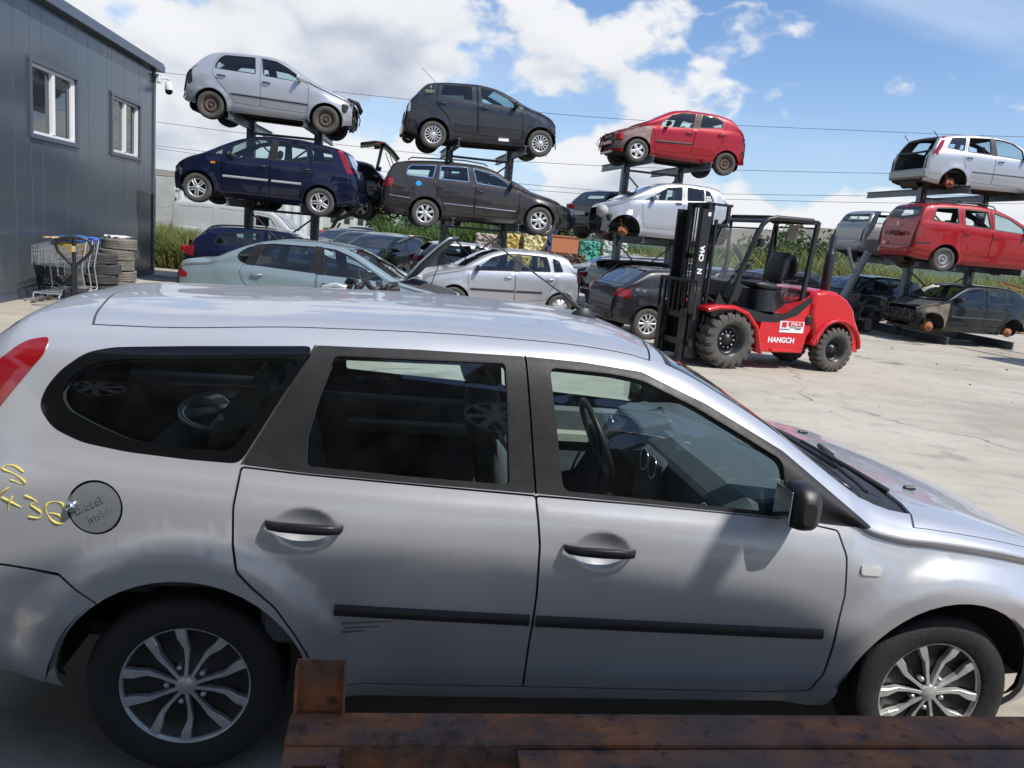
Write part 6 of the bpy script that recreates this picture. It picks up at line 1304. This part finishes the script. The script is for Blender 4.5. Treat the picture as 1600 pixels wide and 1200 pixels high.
bale('yellow plastic bale, lower left of the yellow pile', YE, -.75, 40.2, .5, (1.0, 1., 1.), 1); bale('yellow plastic bale, upper left of the yellow pile', YE, -.75, 40.2, 1.4, (.9, .9, .8), 2); bale('yellow plastic bale, lower right of the yellow pile', (.55, .42, .17), .42, 40.3, .55, (1.1, 1., 1.1), 3); bale('pale yellow plastic bale on top at the right of the yellow pile', (.58, .48, .24), .45, 40.3, 1.58, (1.05, .9, .95), 4); bale('yellow plastic bale in front, in the middle of the pile', YE, -.15, 39.3, .4, (.8, .8, .8), 5)
bale('pinkish grey bale, lower of two by the centre rack post', PK, -2.0, 40.5, .5, (1.1, 1, 1), 6); bale('pinkish grey bale, upper of two by the centre rack post', PK, -1.95, 40.5, 1.35, (1., .9, .7), 7)
bale('dark brown bale, left of the two under the orange crate', BR, 1.25, 39.6, .55, (1.2, 1, 1.1), 8); bale('dark brown bale, right of the two under the orange crate', BR, 2.45, 39.8, .55, (1.1, 1, 1.1), 9)
bale('green plastic bale, lower left of the green pile', GN, 3.3, 40.5, .5, (1.1, 1, 1), 10); bale('green plastic bale, upper left of the green pile', GN, 3.2, 40.6, 1.4, (1., .9, .8), 11); bale('green plastic bale, right of the green pile', (.10, .28, .22), 4.4, 40.7, .5, (1.1, 1, 1), 12); bale('white paper bale beside the green pile', WH_, 4.6, 41.3, 1.45, (1.1, 1, .9), 13); bale('white paper bale, middle of the white heap', WH_, 5.7, 41.3, .7, (1.1, 1, 1.3), 14); bale('white paper bale, right end of the white heap', (.46, .42, .38), 6.9, 41.2, .5, (1.2, 1, .9), 15); bale('low white bale behind the rack braces', WH_, 9.3, 41.0, .4, (1.3, 1, .7), 16)
c = empty('orange_crate', 'orange plastic crate on top of the dark brown bales', 'crate', (1.95, 39.9, 1.12)); m = MB(); OR = plain('orange_plastic', (.62, .22, .10), .55, var=.1); m.box((0, 0, .04), (1.3, 1., .06)); m.build('floor', OR, c)
for q, dd in (((0, -.49, .42), (1.3, .05, .76)), ((0, .49, .42), (1.3, .05, .76)), ((-.63, 0, .42), (.05, .93, .76)), ((.63, 0, .42), (.05, .93, .76))): MB().box(q, dd).build('side_wall', OR, c)
m = MB().box((0, 0, .83), (1.4, 1.1, .06)); m.build('rim', OR, c)
o = bale('dark blue crushed drum bale behind the orange crate', (.02, .05, .16), 1.1, 42, 1.3, (.9, .9, 2.6), 17)
p = empty('wooden_pallet', 'stack of wooden pallet boards in front of the brown bales', 'pallet', (1.1, 37.2, 0)); M_WD = plain('old_wood', (.34, .25, .15), .85, var=.25)
for k in range(5):
    MB().box((-.42+.21*k, -.5, .55), (.10, .03, 1.1), ch=.004).build('board', M_WD, p)
for z in (.2, .6, 1.0): MB().box((0, -.46, z), (1.0, .05, .09)).build('bearer', M_WD, p)
# scrap under and beside the right-hand rack
def scrap(name, lab, cat, x, y, s, seed, mt):
    r2 = random.Random(seed); e = empty(name, lab, cat, (x, y, 0), (0, 0, r2.uniform(0, 3))); m = MB()
    for k in range(14): m.box((r2.gauss(0, .28)*s, r2.gauss(0, .22)*s, abs(r2.gauss(.38, .2))*s), (r2.uniform(.1, .45)*s, r2.uniform(.1, .35)*s, r2.uniform(.08, .3)*s), (r2.uniform(-.6, .6), r2.uniform(-.6, .6), r2.uniform(0, 3)), ch=.015)
    tag(m.build('castings', mt, e), kind='stuff'); m = MB()
    for k in range(12):
        a = Vector((r2.gauss(0, .35)*s, r2.gauss(0, .3)*s, abs(r2.gauss(.5, .25))*s)); m.tube([a, a+Vector((r2.uniform(-.3, .3), r2.uniform(-.3, .3), r2.uniform(-.1, .3))), a+Vector((r2.uniform(-.5, .5), r2.uniform(-.5, .5), r2.uniform(-.3, .2)))], r2.choice((.012, .02, .035)), 6)
    tag(m.build('hoses', M_WIRE, e), kind='stuff')
M_GREASE = plain('greasy_metal', (.045, .04, .036), .6, .3, var=.5, scale=6)
scrap('scrap_engine', 'dark greasy scrap engine under the rack, left of the black hatchback', 'engine', 9.65, 22.9, 1.15, 1, M_GREASE); scrap('scrap_gearbox', 'dark scrap gearbox heap between the leaning strut and the rack post', 'gearbox', 8.75, 23.3, 1.0, 2, M_GREASE); scrap('scrap_subframe', 'tangled black subframe beside the forklift counterweight', 'scrap', 7.9, 23.6, .85, 3, M_GREASE)
e = empty('leaning_strut', 'bent grey steel strut leaning against the right-hand rack', 'strut', (8.9, 22.2, 0)); m = MB(); ibeam(m, (-.35, 0, .05), (.25, .1, 1.5), .16, .12); ibeam(m, (.25, .1, 1.5), (.55, .15, 2.25), .16, .12); m.build('beam', M_GALV, e); MB().tube([(.25, .1, 1.65), (.05, 0, 1.95), (-.10, -.05, 2.3)], .05, 8).build('hook', M_GALV, e)
r2 = random.Random(8); e = empty('rusty_rod_heap', 'heap of rusty rods beside the tall grass behind the black hatchback', 'scrap', (19.5, 28.6, 0)); m = MB()
for k in range(26):
    a = Vector((r2.uniform(-2.2, 2.2), r2.uniform(-.6, .6), abs(r2.gauss(.7, .35)))); m.tube([a, a+Vector((r2.uniform(-1, 1), r2.uniform(-.3, .3), r2.uniform(-.4, .5))), a+Vector((r2.uniform(-1.6, 1.6), r2.uniform(-.4, .4), r2.uniform(-.5, .4)))], .025, 5)
tag(m.build('rods', M_DISC, e), kind='stuff')
# ------------------------------------------------------------------ overhead lines, flags, pole
for lab, pts in (('topmost overhead power line across the sky', [(-44, 8.6), (-39.07, 8.24), (-27.79, 7.46), (-21.64, 7.24), (-6.17, 6.97), (3.16, 7.22), (17.12, 8.04), (26.13, 8.68), (35.54, 9.49), (44, 10.3)]), ('middle overhead power line across the sky', [(-44, 6.9), (-27.77, 5.79), (-11.29, 5.46), (3.34, 5.51), (17.37, 6.37), (26.19, 7.09), (35.86, 8.02), (44, 8.9)]), ('lowest overhead power line across the sky', [(-44, 6.6), (-27.77, 5.6), (-12.68, 5.01), (3.37, 5.19), (17.43, 5.97), (26.28, 6.59), (35.98, 7.43), (44, 8.2)]), ('faint upper power line above the red hatchback', [(-44, 11.2), (0, 10.6), (27, 11.6), (44, 12.6)])):
    g_ = tab(pts); o = MB().tube([(x, 60, float(g_(x))) for x in np.linspace(-44, 44, 45)], .016, 5).build('power_line', M_WIRE); tag(o, lab, 'power line', 'overhead power lines')
M_FLAG = plain('flag_white', (.72, .73, .74), .8)
for k, x in enumerate((-17.14, -15.42, -14.15, -13.2)):
    f = empty('feather_flag', ['white teardrop flag nearest the digger arm', 'white teardrop flag, second from the digger arm', 'white teardrop flag, third from the digger arm', 'white teardrop flag farthest from the digger arm'][k], 'flag', (x, 80, -.2), group='teardrop flags in the distance'); MB().tube([(0, 0, 0), (0, 0, 1.7), (.15, 0, 2.5), (.5, 0, 3.0)], .03, 6).build('pole', M_PVC, f)
    m = MB(); m.plate([(.0, 1.5), (.02, 2.1), (.18, 2.7), (.5, 3.0), (.72, 2.8), (.62, 2.4), (.3, 1.9)], -.01, .01); m.build('sail', M_FLAG, f)
o = MB().tube([(24.2, 60, -.2), (24.2, 60, 5.4)], .09, 8); t = empty('utility_pole', 'pale utility pole beyond the tall grass', 'pole', (0, 0, 0)); o.build('shaft', plain('pole_concrete', (.4, .39, .37), .9), t); MB().box((24.2, 60, 5.2), (1.2, .1, .1)).build('crossarm', M_GALV, t)
h = empty('red_roofed_house', 'distant house with a red tiled roof beyond the field', 'house', (-33, 152, -.3)); MB().box((0, 0, 1.6), (9, 7, 3.2)).build('wall', plain('render_white', (.6, .58, .53), .9), h); MB().plate([(-5, 3.2), (5, 3.2), (3.4, 5.2), (-3.4, 5.2)], -4, 4).build('roof', plain('red_tiles', (.30, .08, .06), .9), h)
for x in (-2.5, 0, 2.5): MB().box((x, -3.52, 1.7), (1, .06, 1.1)).build('window', M_PANE, h)
# ------------------------------------------------------------------ vegetation
def leafmat(name, a, b_, c_):
    def fn(nt, b):
        rp = N(nt, 'ShaderNodeNewGeometry').outputs['Random Per Island']; c = ramp(nt, rp, [(0, a), (.5, b_), (1, c_)]); nt.links.new(c, b.inputs['Base Color']); b.inputs['Roughness'].default_value = .6
        b.inputs['Subsurface Weight'].default_value = 0.
        tr = N(nt, 'ShaderNodeBsdfTranslucent', ins={0: c}); out = [n for n in nt.nodes if n.type == 'OUTPUT_MATERIAL'][0]; mx = N(nt, 'ShaderNodeMixShader', ins={0: .3, 1: b.outputs[0], 2: tr.outputs[0]}); nt.links.new(mx.outputs[0], out.inputs[0])
    return mat(name, fn)
L_REED = leafmat('reed_leaf', (.11, .15, .035), (.22, .25, .075), (.38, .35, .15)); L_GRASS = leafmat('grass_leaf', (.045, .10, .018), (.08, .15, .03), (.15, .19, .05)); L_WEED = leafmat('weed_leaf', (.08, .15, .02), (.17, .22, .05), (.36, .31, .13)); L_TREE = leafmat('tree_leaf', (.025, .06, .012), (.045, .09, .02), (.08, .13, .03)); M_BARK = plain('bark', (.09, .065, .045), .95, var=.3)
def blades(name, lab, cat, n, box, h0, h1, w, mt, seed, zf=None, spread=.25, excl=None):
    r = np.random.default_rng(seed); x = r.uniform(box[0], box[1], n); y = r.uniform(box[2], box[3], n)
    if excl is not None: k = ~excl(x, y); x, y = x[k], y[k]; n = len(x)
    h = r.uniform(h0, h1, n)*(.75+.35*np.sin(x*.7+y*.5)*np.cos(x*.23)); a = r.uniform(0, 2*np.pi, n); l = r.uniform(.05, spread, n)*h; q = r.uniform(0, 2*np.pi, n); ww = w*r.uniform(.6, 1.4, n)
    z0 = r.uniform(0, 1, n)**2*h*.5; z0[r.uniform(size=n) < .5] = 0
    V = np.zeros((n, 5, 3)); dx, dy = np.cos(q)*ww/2, np.sin(q)*ww/2
    for i, (u, k) in enumerate(((0, .7), (.5, 1.))):
        cx, cy, cz = x+np.cos(a)*l*u**2, y+np.sin(a)*l*u**2, z0+(h-z0)*u
        V[:, 2*i] = np.stack([cx-dx*k, cy-dy*k, cz], -1); V[:, 2*i+1] = np.stack([cx+dx*k, cy+dy*k, cz], -1)
    V[:, 4] = np.stack([x+np.cos(a)*l*1.25, y+np.sin(a)*l*1.25, z0+(h-z0)*.97], -1)
    b = np.arange(n)[:, None]*5; me = bpy.data.meshes.new(name); me.vertices.add(n*5); me.vertices.foreach_set('co', V.reshape(-1))
    F4 = (b+np.array([[0, 1, 3, 2]])); F3 = b+np.array([[2, 3, 4]])
    me.loops.add(n*7); me.loops.foreach_set('vertex_index', np.concatenate([F4, F3], 1).reshape(-1)); me.polygons.add(n*2)
    st = (np.arange(n)[:, None]*7+np.array([[0, 4]])).reshape(-1); me.polygons.foreach_set('loop_start', st); me.update(calc_edges=True); me.validate()
    o = obj(name, me, mt); return tag(o, lab, cat, kind='stuff')
blades('tall_grass', 'tall pale green reeds and maize along the right of the yard', 'grass', 26000, (5, 44, 36.5, 43), 1.2, 2.6, .055, L_REED, 1, spread=.6)
blades('tall_grass', 'tall grass in front of the reeds behind the right-hand rack', 'grass', 9000, (15, 40, 33, 37), 1.2, 2.4, .05, L_REED, 2, spread=.7)
blades('meadow_grass', 'green meadow behind the parked cars', 'grass', 30000, (-34, 8, 43, 75), .35, 1.1, .09, L_GRASS, 3)
blades('weeds', 'sunlit weeds growing between the building and the wall', 'weeds', 15000, (-13.2, -8.9, 22.2, 26.5), .25, 1.25, .03, L_WEED, 4, spread=1.0)
blades('hedge_grass', 'rough green hedge behind the bales', 'grass', 14000, (-8, 12, 43, 47), 1.2, 2.6, .08, L_GRASS, 5, spread=.4)
def tree(name, lab, x, y, h, rx_, rz_, n, leaf, seed):
    r = np.random.default_rng(seed); t = empty(name, lab, 'tree' if 'tree' in name else 'bush', (x, y, -.1)); m = MB(); m.tube([(0, 0, 0), (.05, 0, h*.35), (0, .05, h*.7)], [.12*h/4, .09*h/4, .04], 7)
    for k in range(5): a = r.uniform(0, 6.28); m.tube([(.03, 0, h*.3+.08*k*h), (rx_*.4*math.cos(a), rx_*.4*math.sin(a), h*.5+.08*k*h), (rx_*.7*math.cos(a), rx_*.7*math.sin(a), h*.62+.07*k*h)], [.05, .03, .012], 5)
    m.build('trunk', M_BARK, t)
    nl = 16; c = np.stack([r.normal(0, .42, nl)*rx_, r.normal(0, .42, nl)*rx_, h*.62+r.normal(0, .36, nl)*rz_], -1); rad = r.uniform(.28, .5, nl)*rx_
    k = r.integers(0, nl, n); d = r.normal(size=(n, 3)); d /= np.linalg.norm(d, axis=1)[:, None]; p = c[k]+d*rad[k][:, None]*r.uniform(.5, 1.05, n)[:, None]; p[:, 2] = np.maximum(p[:, 2], .1)
    u = r.normal(size=(n, 3)); u /= np.linalg.norm(u, axis=1)[:, None]; v = np.cross(u, r.normal(size=(n, 3))); v /= np.linalg.norm(v, axis=1)[:, None]; s = leaf*r.uniform(.6, 1.4, n)[:, None]
    V = np.stack([p-u*s, p+v*s*.6, p+u*s, p-v*s*.6], 1).reshape(-1, 3); o = obj('crown', mesh_np('crown', V, np.arange(n*4).reshape(-1, 4), smooth=False), L_TREE, t)
for nm, lab, x, y, h, rx_, rz_, n, lf, sd in (('round_tree', 'round green tree behind the teardrop flags', -12.9, 70, 3.6, 2.0, 1.4, 1600, .16, 1), ('leafy_bush', 'leafy bush behind the brown-grey estate on its rack', -2.9, 50, 3.0, 2.2, 1.1, 1600, .13, 2), ('leafy_tree', 'dark green tree between the two middle racks', 1.8, 47, 4.0, 1.7, 1.5, 1600, .13, 3), ('leafy_tree', 'dark green tree behind the forklift exhaust', 18.3, 51, 4.2, 2.6, 1.5, 1800, .14, 4), ('leafy_bush', 'low bush at the left of the green meadow', -20, 66, 2.6, 2.4, 1., 1400, .15, 5), ('leafy_bush', 'bush in the meadow right of the flags', -8.2, 62, 2.8, 2.6, 1., 1500, .15, 6), ('leafy_bush', 'small bush growing between the parked cars by the centre rack', -3.9, 23.3, 1.1, .5, .45, 500, .06, 7), ('leafy_bush', 'bush seen through the forklift cab', 14, 49, 3.4, 2.4, 1.2, 1500, .14, 8)): tree(nm, lab, x, y, h, rx_, rz_, n, lf, sd)
# ------------------------------------------------------------------ estate car: fittings, lettering, cabin
M_BEIGE = plain('beige_trim', (.36, .35, .31), .75, var=.1); M_CRAYON = plain('yellow_crayon', (.66, .55, .13), .9, var=.3, scale=90)
def hp(x, z, off=0., side=-1):
    t = HS.tz([x], [z]); p = HS.P(np.array([x]), t)[0]; n = HS.Nrm(np.array([x]), t)[0]; p = p+n*off; return Vector((p[0], p[1]*(1 if side < 0 else -1), p[2]))
def ht(x, t, off=0., side=-1):
    p = HS.P(np.array([x]), np.array([t]))[0]; n = HS.Nrm(np.array([x]), np.array([t]))[0]; p = p+n*off; return Vector((p[0], p[1]*(1 if side < 0 else -1), p[2]))
def curve(p, k=6):
    p = [np.array(q, float) for q in p]; o = []
    for i in range(len(p)-1):
        a, b, c, d = p[max(i-1, 0)], p[i], p[i+1], p[min(i+2, len(p)-1)]
        for j in range(k):
            t = j/k; o.append(tuple(.5*((2*b)+(c-a)*t+(2*a-5*b+4*c-d)*t*t+(3*b-a-3*c+d)*t**3)))
    return o+[tuple(p[-1])]
def hero_fit():
    doors = [o for o in KIDS[HERO.name] if o.name.startswith('door') and 'frame' not in o.name]
    H_ = plain('handle_black', (.018, .018, .02), .4, var=.1)
    for i, (hx, hz, x0, x1) in enumerate(((-.965, .897, -1.082, -.848), (-.022, .858, -.15, .088))):
        for s_ in (-1, 1):
            m = MB(); rings = []
            ht_ = HS.tz([hx-.2], [hz]); yb = abs(hp(x0, hz).y)
            for u, h, o, th in ((0, .020, .012, .010), (.04, .028, .030, .013), (.2, .031, .040, .014), (.5, .033, .043, .014), (.8, .032, .040, .014), (.96, .028, .030, .013), (1., .018, .010, .010)):
                x = x0+(x1-x0)*u; z = hz+.004-.008*u; y = s_*(yb+o-.004)
                rings.append([(x, y+s_*th*math.cos(t)*.9, z+h/2*math.copysign(abs(math.sin(t))**.7, math.sin(t))) for t in [2*math.pi*k/12 for k in range(12)]])
            m.loft(rings)
            own = sorted(doors, key=lambda d: (abs(d.data.vertices[0].co.y*s_-abs(d.data.vertices[0].co.y)), 0))
            par = min(doors, key=lambda d: abs(sum(v.co.x for v in d.data.vertices)/len(d.data.vertices)-(-.6 if i == 0 else .3))+(0 if d.data.vertices[0].co.y*s_ > 0 else 50))
            m.build('door_handle', H_, par)
    # door mirrors
    for s_ in (-1, 1):
        m = MB(); yb = .845
        rings = []
        for o, cx, cz, rx_, rz_ in ((-.02, .635, 1.005, .025, .025), (.02, .63, 1.015, .04, .045), (.04, .615, 1.04, .055, .066), (.08, .605, 1.05, .060, .076), (.13, .602, 1.05, .058, .075), (.165, .606, 1.045, .048, .064), (.18, .61, 1.04, .024, .036)):
            rings.append([(cx+rx_*math.copysign(abs(math.cos(t))**.6, math.cos(t))*(.75 if math.cos(t) < 0 else 1.1), s_*(yb+o), cz+rz_*math.copysign(abs(math.sin(t))**.65, math.sin(t))) for t in [2*math.pi*k/20 for k in range(20)]])
        m.loft(rings); mi = m.build('door_mirror', M_BLK, HERO)
        MB().box((.558, s_*(yb+.10), 1.05), (.006, .11, .11), ch=.002).build('mirror_glass', M_CHR, mi)
    # wipers and washer jets
    for k, (a, b, c) in enumerate((((1.13, 1.60), (1.02, 1.72), (.86, 2.16)), ((1.14, 2.0), (1.10, 2.05), (.97, 1.50)))):
        m = MB(); m.tube([ht(*a, .02), ht(*b, .045), ht((b[0]+c[0])/2, (b[1]+c[1])/2, .035)], [.014, .010, .007], 6); m.tube([ht(b[0]+(c[0]-b[0])*u, b[1]+(c[1]-b[1])*u, .018) for u in np.linspace(.1, 1., 8)], .008, 6); m.build('wiper', M_BLK, HERO)
    for x, t, sd in ((1.36, 1.78, -1), (1.36, 1.78, 1)):
        p = ht(x, t, .008, sd); MB().box(p, (.05, .02, .016), ch=.004).build('washer_jet', M_BLK, HERO)
    # aerial
    b = ht(.05, 2.2, 0); m = MB(); m.loft([[(b.x+dx_, dy, b.z+z) for dx_, dy in ((.05*k, 0), (.02*k, .022*k), (-.05*k, .02*k), (-.06*k, 0), (-.05*k, -.02*k), (.02*k, -.022*k))] for k, z in ((1., -.01), (.9, .015), (.45, .035))]); m.tube([(b.x-.01, 0, b.z+.02), (b.x-.05, 0, b.z+.05), (b.x-.10, 0, b.z+.085)], .009, 8); m.tube([(b.x-.10, 0, b.z+.085), (b.x-.46, 0, b.z+.30)], .0035, 6); m.build('aerial', M_BLK, HERO)
    # yellow crayon
    for st in ([(-1.787, 1.007), (-1.808, 1.02), (-1.83, 1.024), (-1.848, 1.017), (-1.845, 1.01), (-1.818, 1.002), (-1.794, 0.989), (-1.783, 0.979), (-1.787, 0.972), (-1.823, 0.982)] ,
        [(-1.848, 0.927), (-1.821, 0.915), (-1.791, 0.901)] ,
        [(-1.816, 0.933), (-1.824, 0.916), (-1.829, 0.888)] ,
        [(-1.828, 0.958), (-1.842, 0.946), (-1.856, 0.932)] ,
        [(-1.782, 0.936), (-1.775, 0.936), (-1.747, 0.922), (-1.764, 0.911), (-1.74, 0.895), (-1.734, 0.884), (-1.742, 0.872), (-1.77, 0.874)] ,
        [(-1.672, 0.91), (-1.673, 0.921), (-1.69, 0.926), (-1.712, 0.921), (-1.721, 0.907), (-1.719, 0.893), (-1.706, 0.871), (-1.687, 0.859), (-1.672, 0.861), (-1.67, 0.872), (-1.685, 0.886), (-1.711, 0.89)] ):
        if st: MB().tube([hp(x, z, -.0004) for x, z in curve(st)], [.0030+.0013*math.sin(k*.35) for k in range(len(curve(st)))], 5).build('crayon_mark', M_CRAYON, HERO)
    # fuel flap lettering and lock
    p = hp(-1.58, .915, .0035); n = HS.Nrm(np.array([-1.58]), HS.tz([-1.58], [.915]))[0]
    ink = plain('flap_ink', (.17, .17, .18), .6)
    for txt, dz, dx_, s0 in (('diesel', .013, -.014, .038), ('inside', -.016, .022, .038)): text(txt, s0, HERO, (p.x+dx_, p.y-.0008, p.z+dz), (R(90)-math.asin(max(-1, min(1, float(n[2])))), R(-28), 0), ink, 'flap_lettering', bold=.0, ext=.0003)
    q = hp(-1.645, .918, .0); MB().lathe([(.0, .026), (.008, .024), (.014, .017), (.018, .006), (.018, -.01)], 'Y', 14).build('flap_lock', M_CHR, HERO, q, (0, 0, math.pi))
    # tailgate, lights at the ends
    for s_ in (-1, 1): MB().box((1.98, s_*.60, .66), (.22, .2, .12), (0, R(14), s_*R(-32)), ch=.04).build('headlight', M_LAMP, HERO)
    # cabin
    for y in (-.36, .36):
        s1 = seat(HERO, .02, y, .46, .64, True, M_SEAT, .52)
    seat(HERO, -.82, 0, .47, .60, False, M_SEAT, 1.3)
    for y in (-.42, 0, .42): MB().box((-1.25, y, 1.12), (.09, .26, .13), (0, R(-12), 0), ch=.035).build('headrest', M_SEAT, HERO)
    m = MB(); m.plate([(.62, .55), (.46, .78), (.44, .93), (.52, 1.0), (.75, 1.015), (1.02, .99), (1.06, .9), (1.0, .55)], -.80, .80); d = m.build('dashboard', M_DASH, HERO, bevel=.03)
    m = MB(); m.plate([(.48, .50), (.40, .70), (.42, .92), (.52, .97), (.56, .50)], -.15, .17); m.build('centre_console', M_DASH, HERO, bevel=.02)
    MB().box((.12, 0, .52), (.8, .2, .16), ch=.04).build('tunnel', M_DASH, HERO); MB().tube([(.28, 0, .58), (.25, 0, .74)], .012, 8).build('gear_lever', M_BLK, HERO)
    for y in (-.045, .075, -.66, .70): MB().tube([(.416-.0, y+.05*math.cos(t), .885+.05*math.sin(t)) for t in [2*math.pi*k/24 for k in range(24)]], .006, 6, closed=True).build('air_vent', M_CHR, HERO)
    steering(HERO, .26, .37, .90, .19, R(-24)); MB().plate([(.42, .95), (.40, 1.02), (.56, 1.06), (.62, .97)], .18, .58).build('instrument_hood', M_DASH, HERO, bevel=.02)
    MB().tube([(.34, 0, 1.40), (.30, 0, 1.34)], .01, 6).build('mirror_stem', M_BLK, HERO); MB().box((.29, 0, 1.31), (.03, .24, .06), ch=.012).build('rear_view_mirror', M_BLK, HERO)
    # far door cards with pale armrests, boot lining
    for x0, x1 in ((-.19, .78), (-1.1, -.27)):
        for s_ in (-1, 1):
            m = MB(); m.box(((x0+x1)/2, s_*.815, .70), (x1-x0, .05, .5), ch=.02); c = m.build('door_card', M_DASH, HERO); MB().box(((x0+x1)/2+.05, s_*.785, .79), (x1-x0-.18, .05, .07), ch=.015).build('armrest', M_BEIGE, c)
    for s_ in (-1, 1): bl = MB().box((-1.62, s_*.77, .80), (.8, .06, .36), ch=.02).build('boot_lining', M_DASH, HERO); MB().box((-1.62, s_*.765, .995), (.78, .05, .03), ch=.01).build('lining_cap', M_BEIGE, bl)
    MB().box((-1.65, 0, .60), (1.0, 1.5, .04)).build('boot_floor', M_DARK, HERO); MB().box((-1.40, .10, .76), (.6, .62, .28), ch=.05).build('boot_cover', M_DARK, HERO)
    MB().tube([(-1.12, .62, 1.36), (-1.3, .66, 1.15), (-1.42, .70, .98)], .022, 4).build('seat_belt', M_BEIGE, HERO)
    m = MB(); m.loft([[(-.94, s2*.70, 1.40) for s2 in (-1, -.5, .5, 1)], [(.2, s2*.68, 1.44) for s2 in (-1, -.5, .5, 1)]], closed=False, cap=False); 
hero_fit()
tr = empty('wheel_trim', 'silver wheel added in the boot of the silver estate, standing in for a reflected wheel', 'reflection stand-in', (0, 0, 0))  # rim added in the boot in place of a wheel reflected in the glass
tr.matrix_world = Matrix.Translation((.228, 3.346, 0)) @ Matrix.Rotation(R(8.43), 4, 'Z') @ Matrix.Translation((-1.40, .10, .93)) @ Matrix.Rotation(R(102), 4, 'X') @ Matrix.Rotation(R(0), 4, 'Y')
obj('rim', wheel_meshes('alloy5', .30)[2], M_ALU, tr)
M_H = Matrix.Translation((.228, 3.346, 0)) @ Matrix.Rotation(R(8.43), 4, 'Z')
# black odds and ends left on the roof
rb = empty('roof_clutter', 'tangled black cable and strap lying on the far edge of the estate roof', 'cable', M_H @ Vector((-.88, .48, 1.495)), (0, 0, R(8.43)))
m = MB(); rr = random.Random(2); pts = [(-.10+.22*u+rr.uniform(-.02, .02), .05*math.sin(u*19), .02+.035*abs(math.sin(u*11))) for u in np.linspace(0, 1, 26)]; m.tube(pts, .013, 6); m.build('cable', M_BLK, rb)
MB().box((.10, 0, .025), (.10, .06, .045), (0, 0, .4), ch=.012).build('plug', M_BLK, rb)
MB().tube([(-.2, .02, .01), (-.14, 0, .03), (-.08, .02, .015)], .012, 6).build('clip', M_ALU, rb)
# ------------------------------------------------------------------ rusty beams in front of the estate
def beams():
    z1 = .45
    a = empty('rusty_beam', 'rusty steel beam with an upright bracket, lying in front of the estate', 'beam', M_H @ Vector((0, 0, 0)), (0, 0, R(8.43)))
    m = MB(); m.box((1.0, -1.262, z1-.07), (3.9, .140, .14), ch=.008); m.build('box_section', M_RUSTB, a)
    m = MB(); m.box((-.871, -1.187, z1+.075), (.136, .008, .168)); m.box((-.937, -1.20, z1+.07), (.008, .035, .15)); m.box((-.805, -1.20, z1+.07), (.008, .035, .15)); m.build('bracket', M_RUSTB, a, bevel=.003)
    # end plate with a slot: ring of quads round the opening
    o = [(-.945, -1.335), (-.80, -1.335), (-.80, -1.50), (-.945, -1.50)]; sl = [(-.915+.085*u, -1.42+v) for u, v in ((0, -.011), (.0, .011), (1, .011), (1, -.011))]
    m = MB(); zt, zb = z1-.012, z1-.024; oo = [o[0], o[1], o[2], o[3]]; ii = [sl[1], sl[2], sl[3], sl[0]]
    V = [(p[0], p[1], zt) for p in oo+ii]+[(p[0], p[1], zb) for p in oo+ii]
    F = [(k, (k+1) % 4, 4+(k+1) % 4, 4+k) for k in range(4)]+[(8+k, 12+k, 12+(k+1) % 4, 8+(k+1) % 4) for k in range(4)]+[(k, 8+k, 8+(k+1) % 4, (k+1) % 4) for k in range(4)]+[(4+k, 4+(k+1) % 4, 12+(k+1) % 4, 12+k) for k in range(4)]
    m.add(V, F); m.box((-.872, -1.42, z1-.11), (.145, .005, .17)); m.build('slotted_plate', M_RUSTB, a)
    for x in (-.6, 1.2, 2.7): MB().box((x, -1.262, (z1-.14)/2), (.12, .12, z1-.145)).build('trestle_leg', M_RUSTB, a)
    b = empty('rusty_beam', 'shorter rusty channel beam lying along the near side of the bracketed beam', 'beam', M_H @ Vector((0, 0, 0)), (0, 0, R(8.43)))
    m = MB(); m.box((1.32, -1.385, z1-.024), (3.28, .095, .012), ch=.003); m.box((1.32, -1.342, z1-.085), (3.28, .008, .11)); m.box((1.32, -1.428, z1-.055), (3.28, .008, .05)); m.build('channel', M_RUSTB, b)
    for x in (.1, 2.4): MB().box((x, -1.385, (z1-.14)/2), (.07, .07, z1-.14)).build('trestle_leg', M_RUSTB, b)
beams()
# ------------------------------------------------------------------ rack and cars behind the photographer: they shade the near side of the estate
def behind():
    for k, (hx, key, lab) in enumerate(((1.95, 'punto', 'dark grey hatchback on the rack behind the photographer, right one'), (-2.75, 'passat', 'brown-grey estate car on the rack behind the photographer, left one'))):
        c = copy_tree(CARS[key][0]); p = M_H @ Vector((hx, -3.72, 3.66)); c.location = p; c.rotation_euler = (0, 0, R(8.43)); c['label'] = lab; c['group'] = G_UP
        q = M_H @ Vector((hx, -3.72, 0)); r_ = rack('steel car rack behind the photographer, '+('right' if k == 0 else 'left')+' one', q.x, q.y, 188.43, (2.22, 3.87), (-.8, .8), away=1.0, near=-.55, base=False, far=1.2)
behind()
for hx, hy, hz, key, lab in ((-1.35, -3.98, 2.0, 'passat', 'brown-grey estate on the lower tier behind the photographer'), (3.7, -3.98, 2.0, 'blkh', 'black hatchback on the lower tier behind the photographer'), (1.6, -6.3, 1.84, 'cmaxb', 'dark blue minivan on the far side of the rack behind the photographer'), (-2.9, -6.2, 1.84, 'p206', 'red hatchback on the far side of the rack behind the photographer'), (2.2, -7.4, 0, 'a3', 'graphite hatchback on the ground behind the photographer'), (-3.2, -7.2, 0, 'golf', 'stripped black hatchback on the ground behind the photographer')):
    c = copy_tree(CARS[key][0]); c.location = M_H @ Vector((hx, hy, hz)); c.rotation_euler = (0, 0, R(8.43)); c['label'] = lab
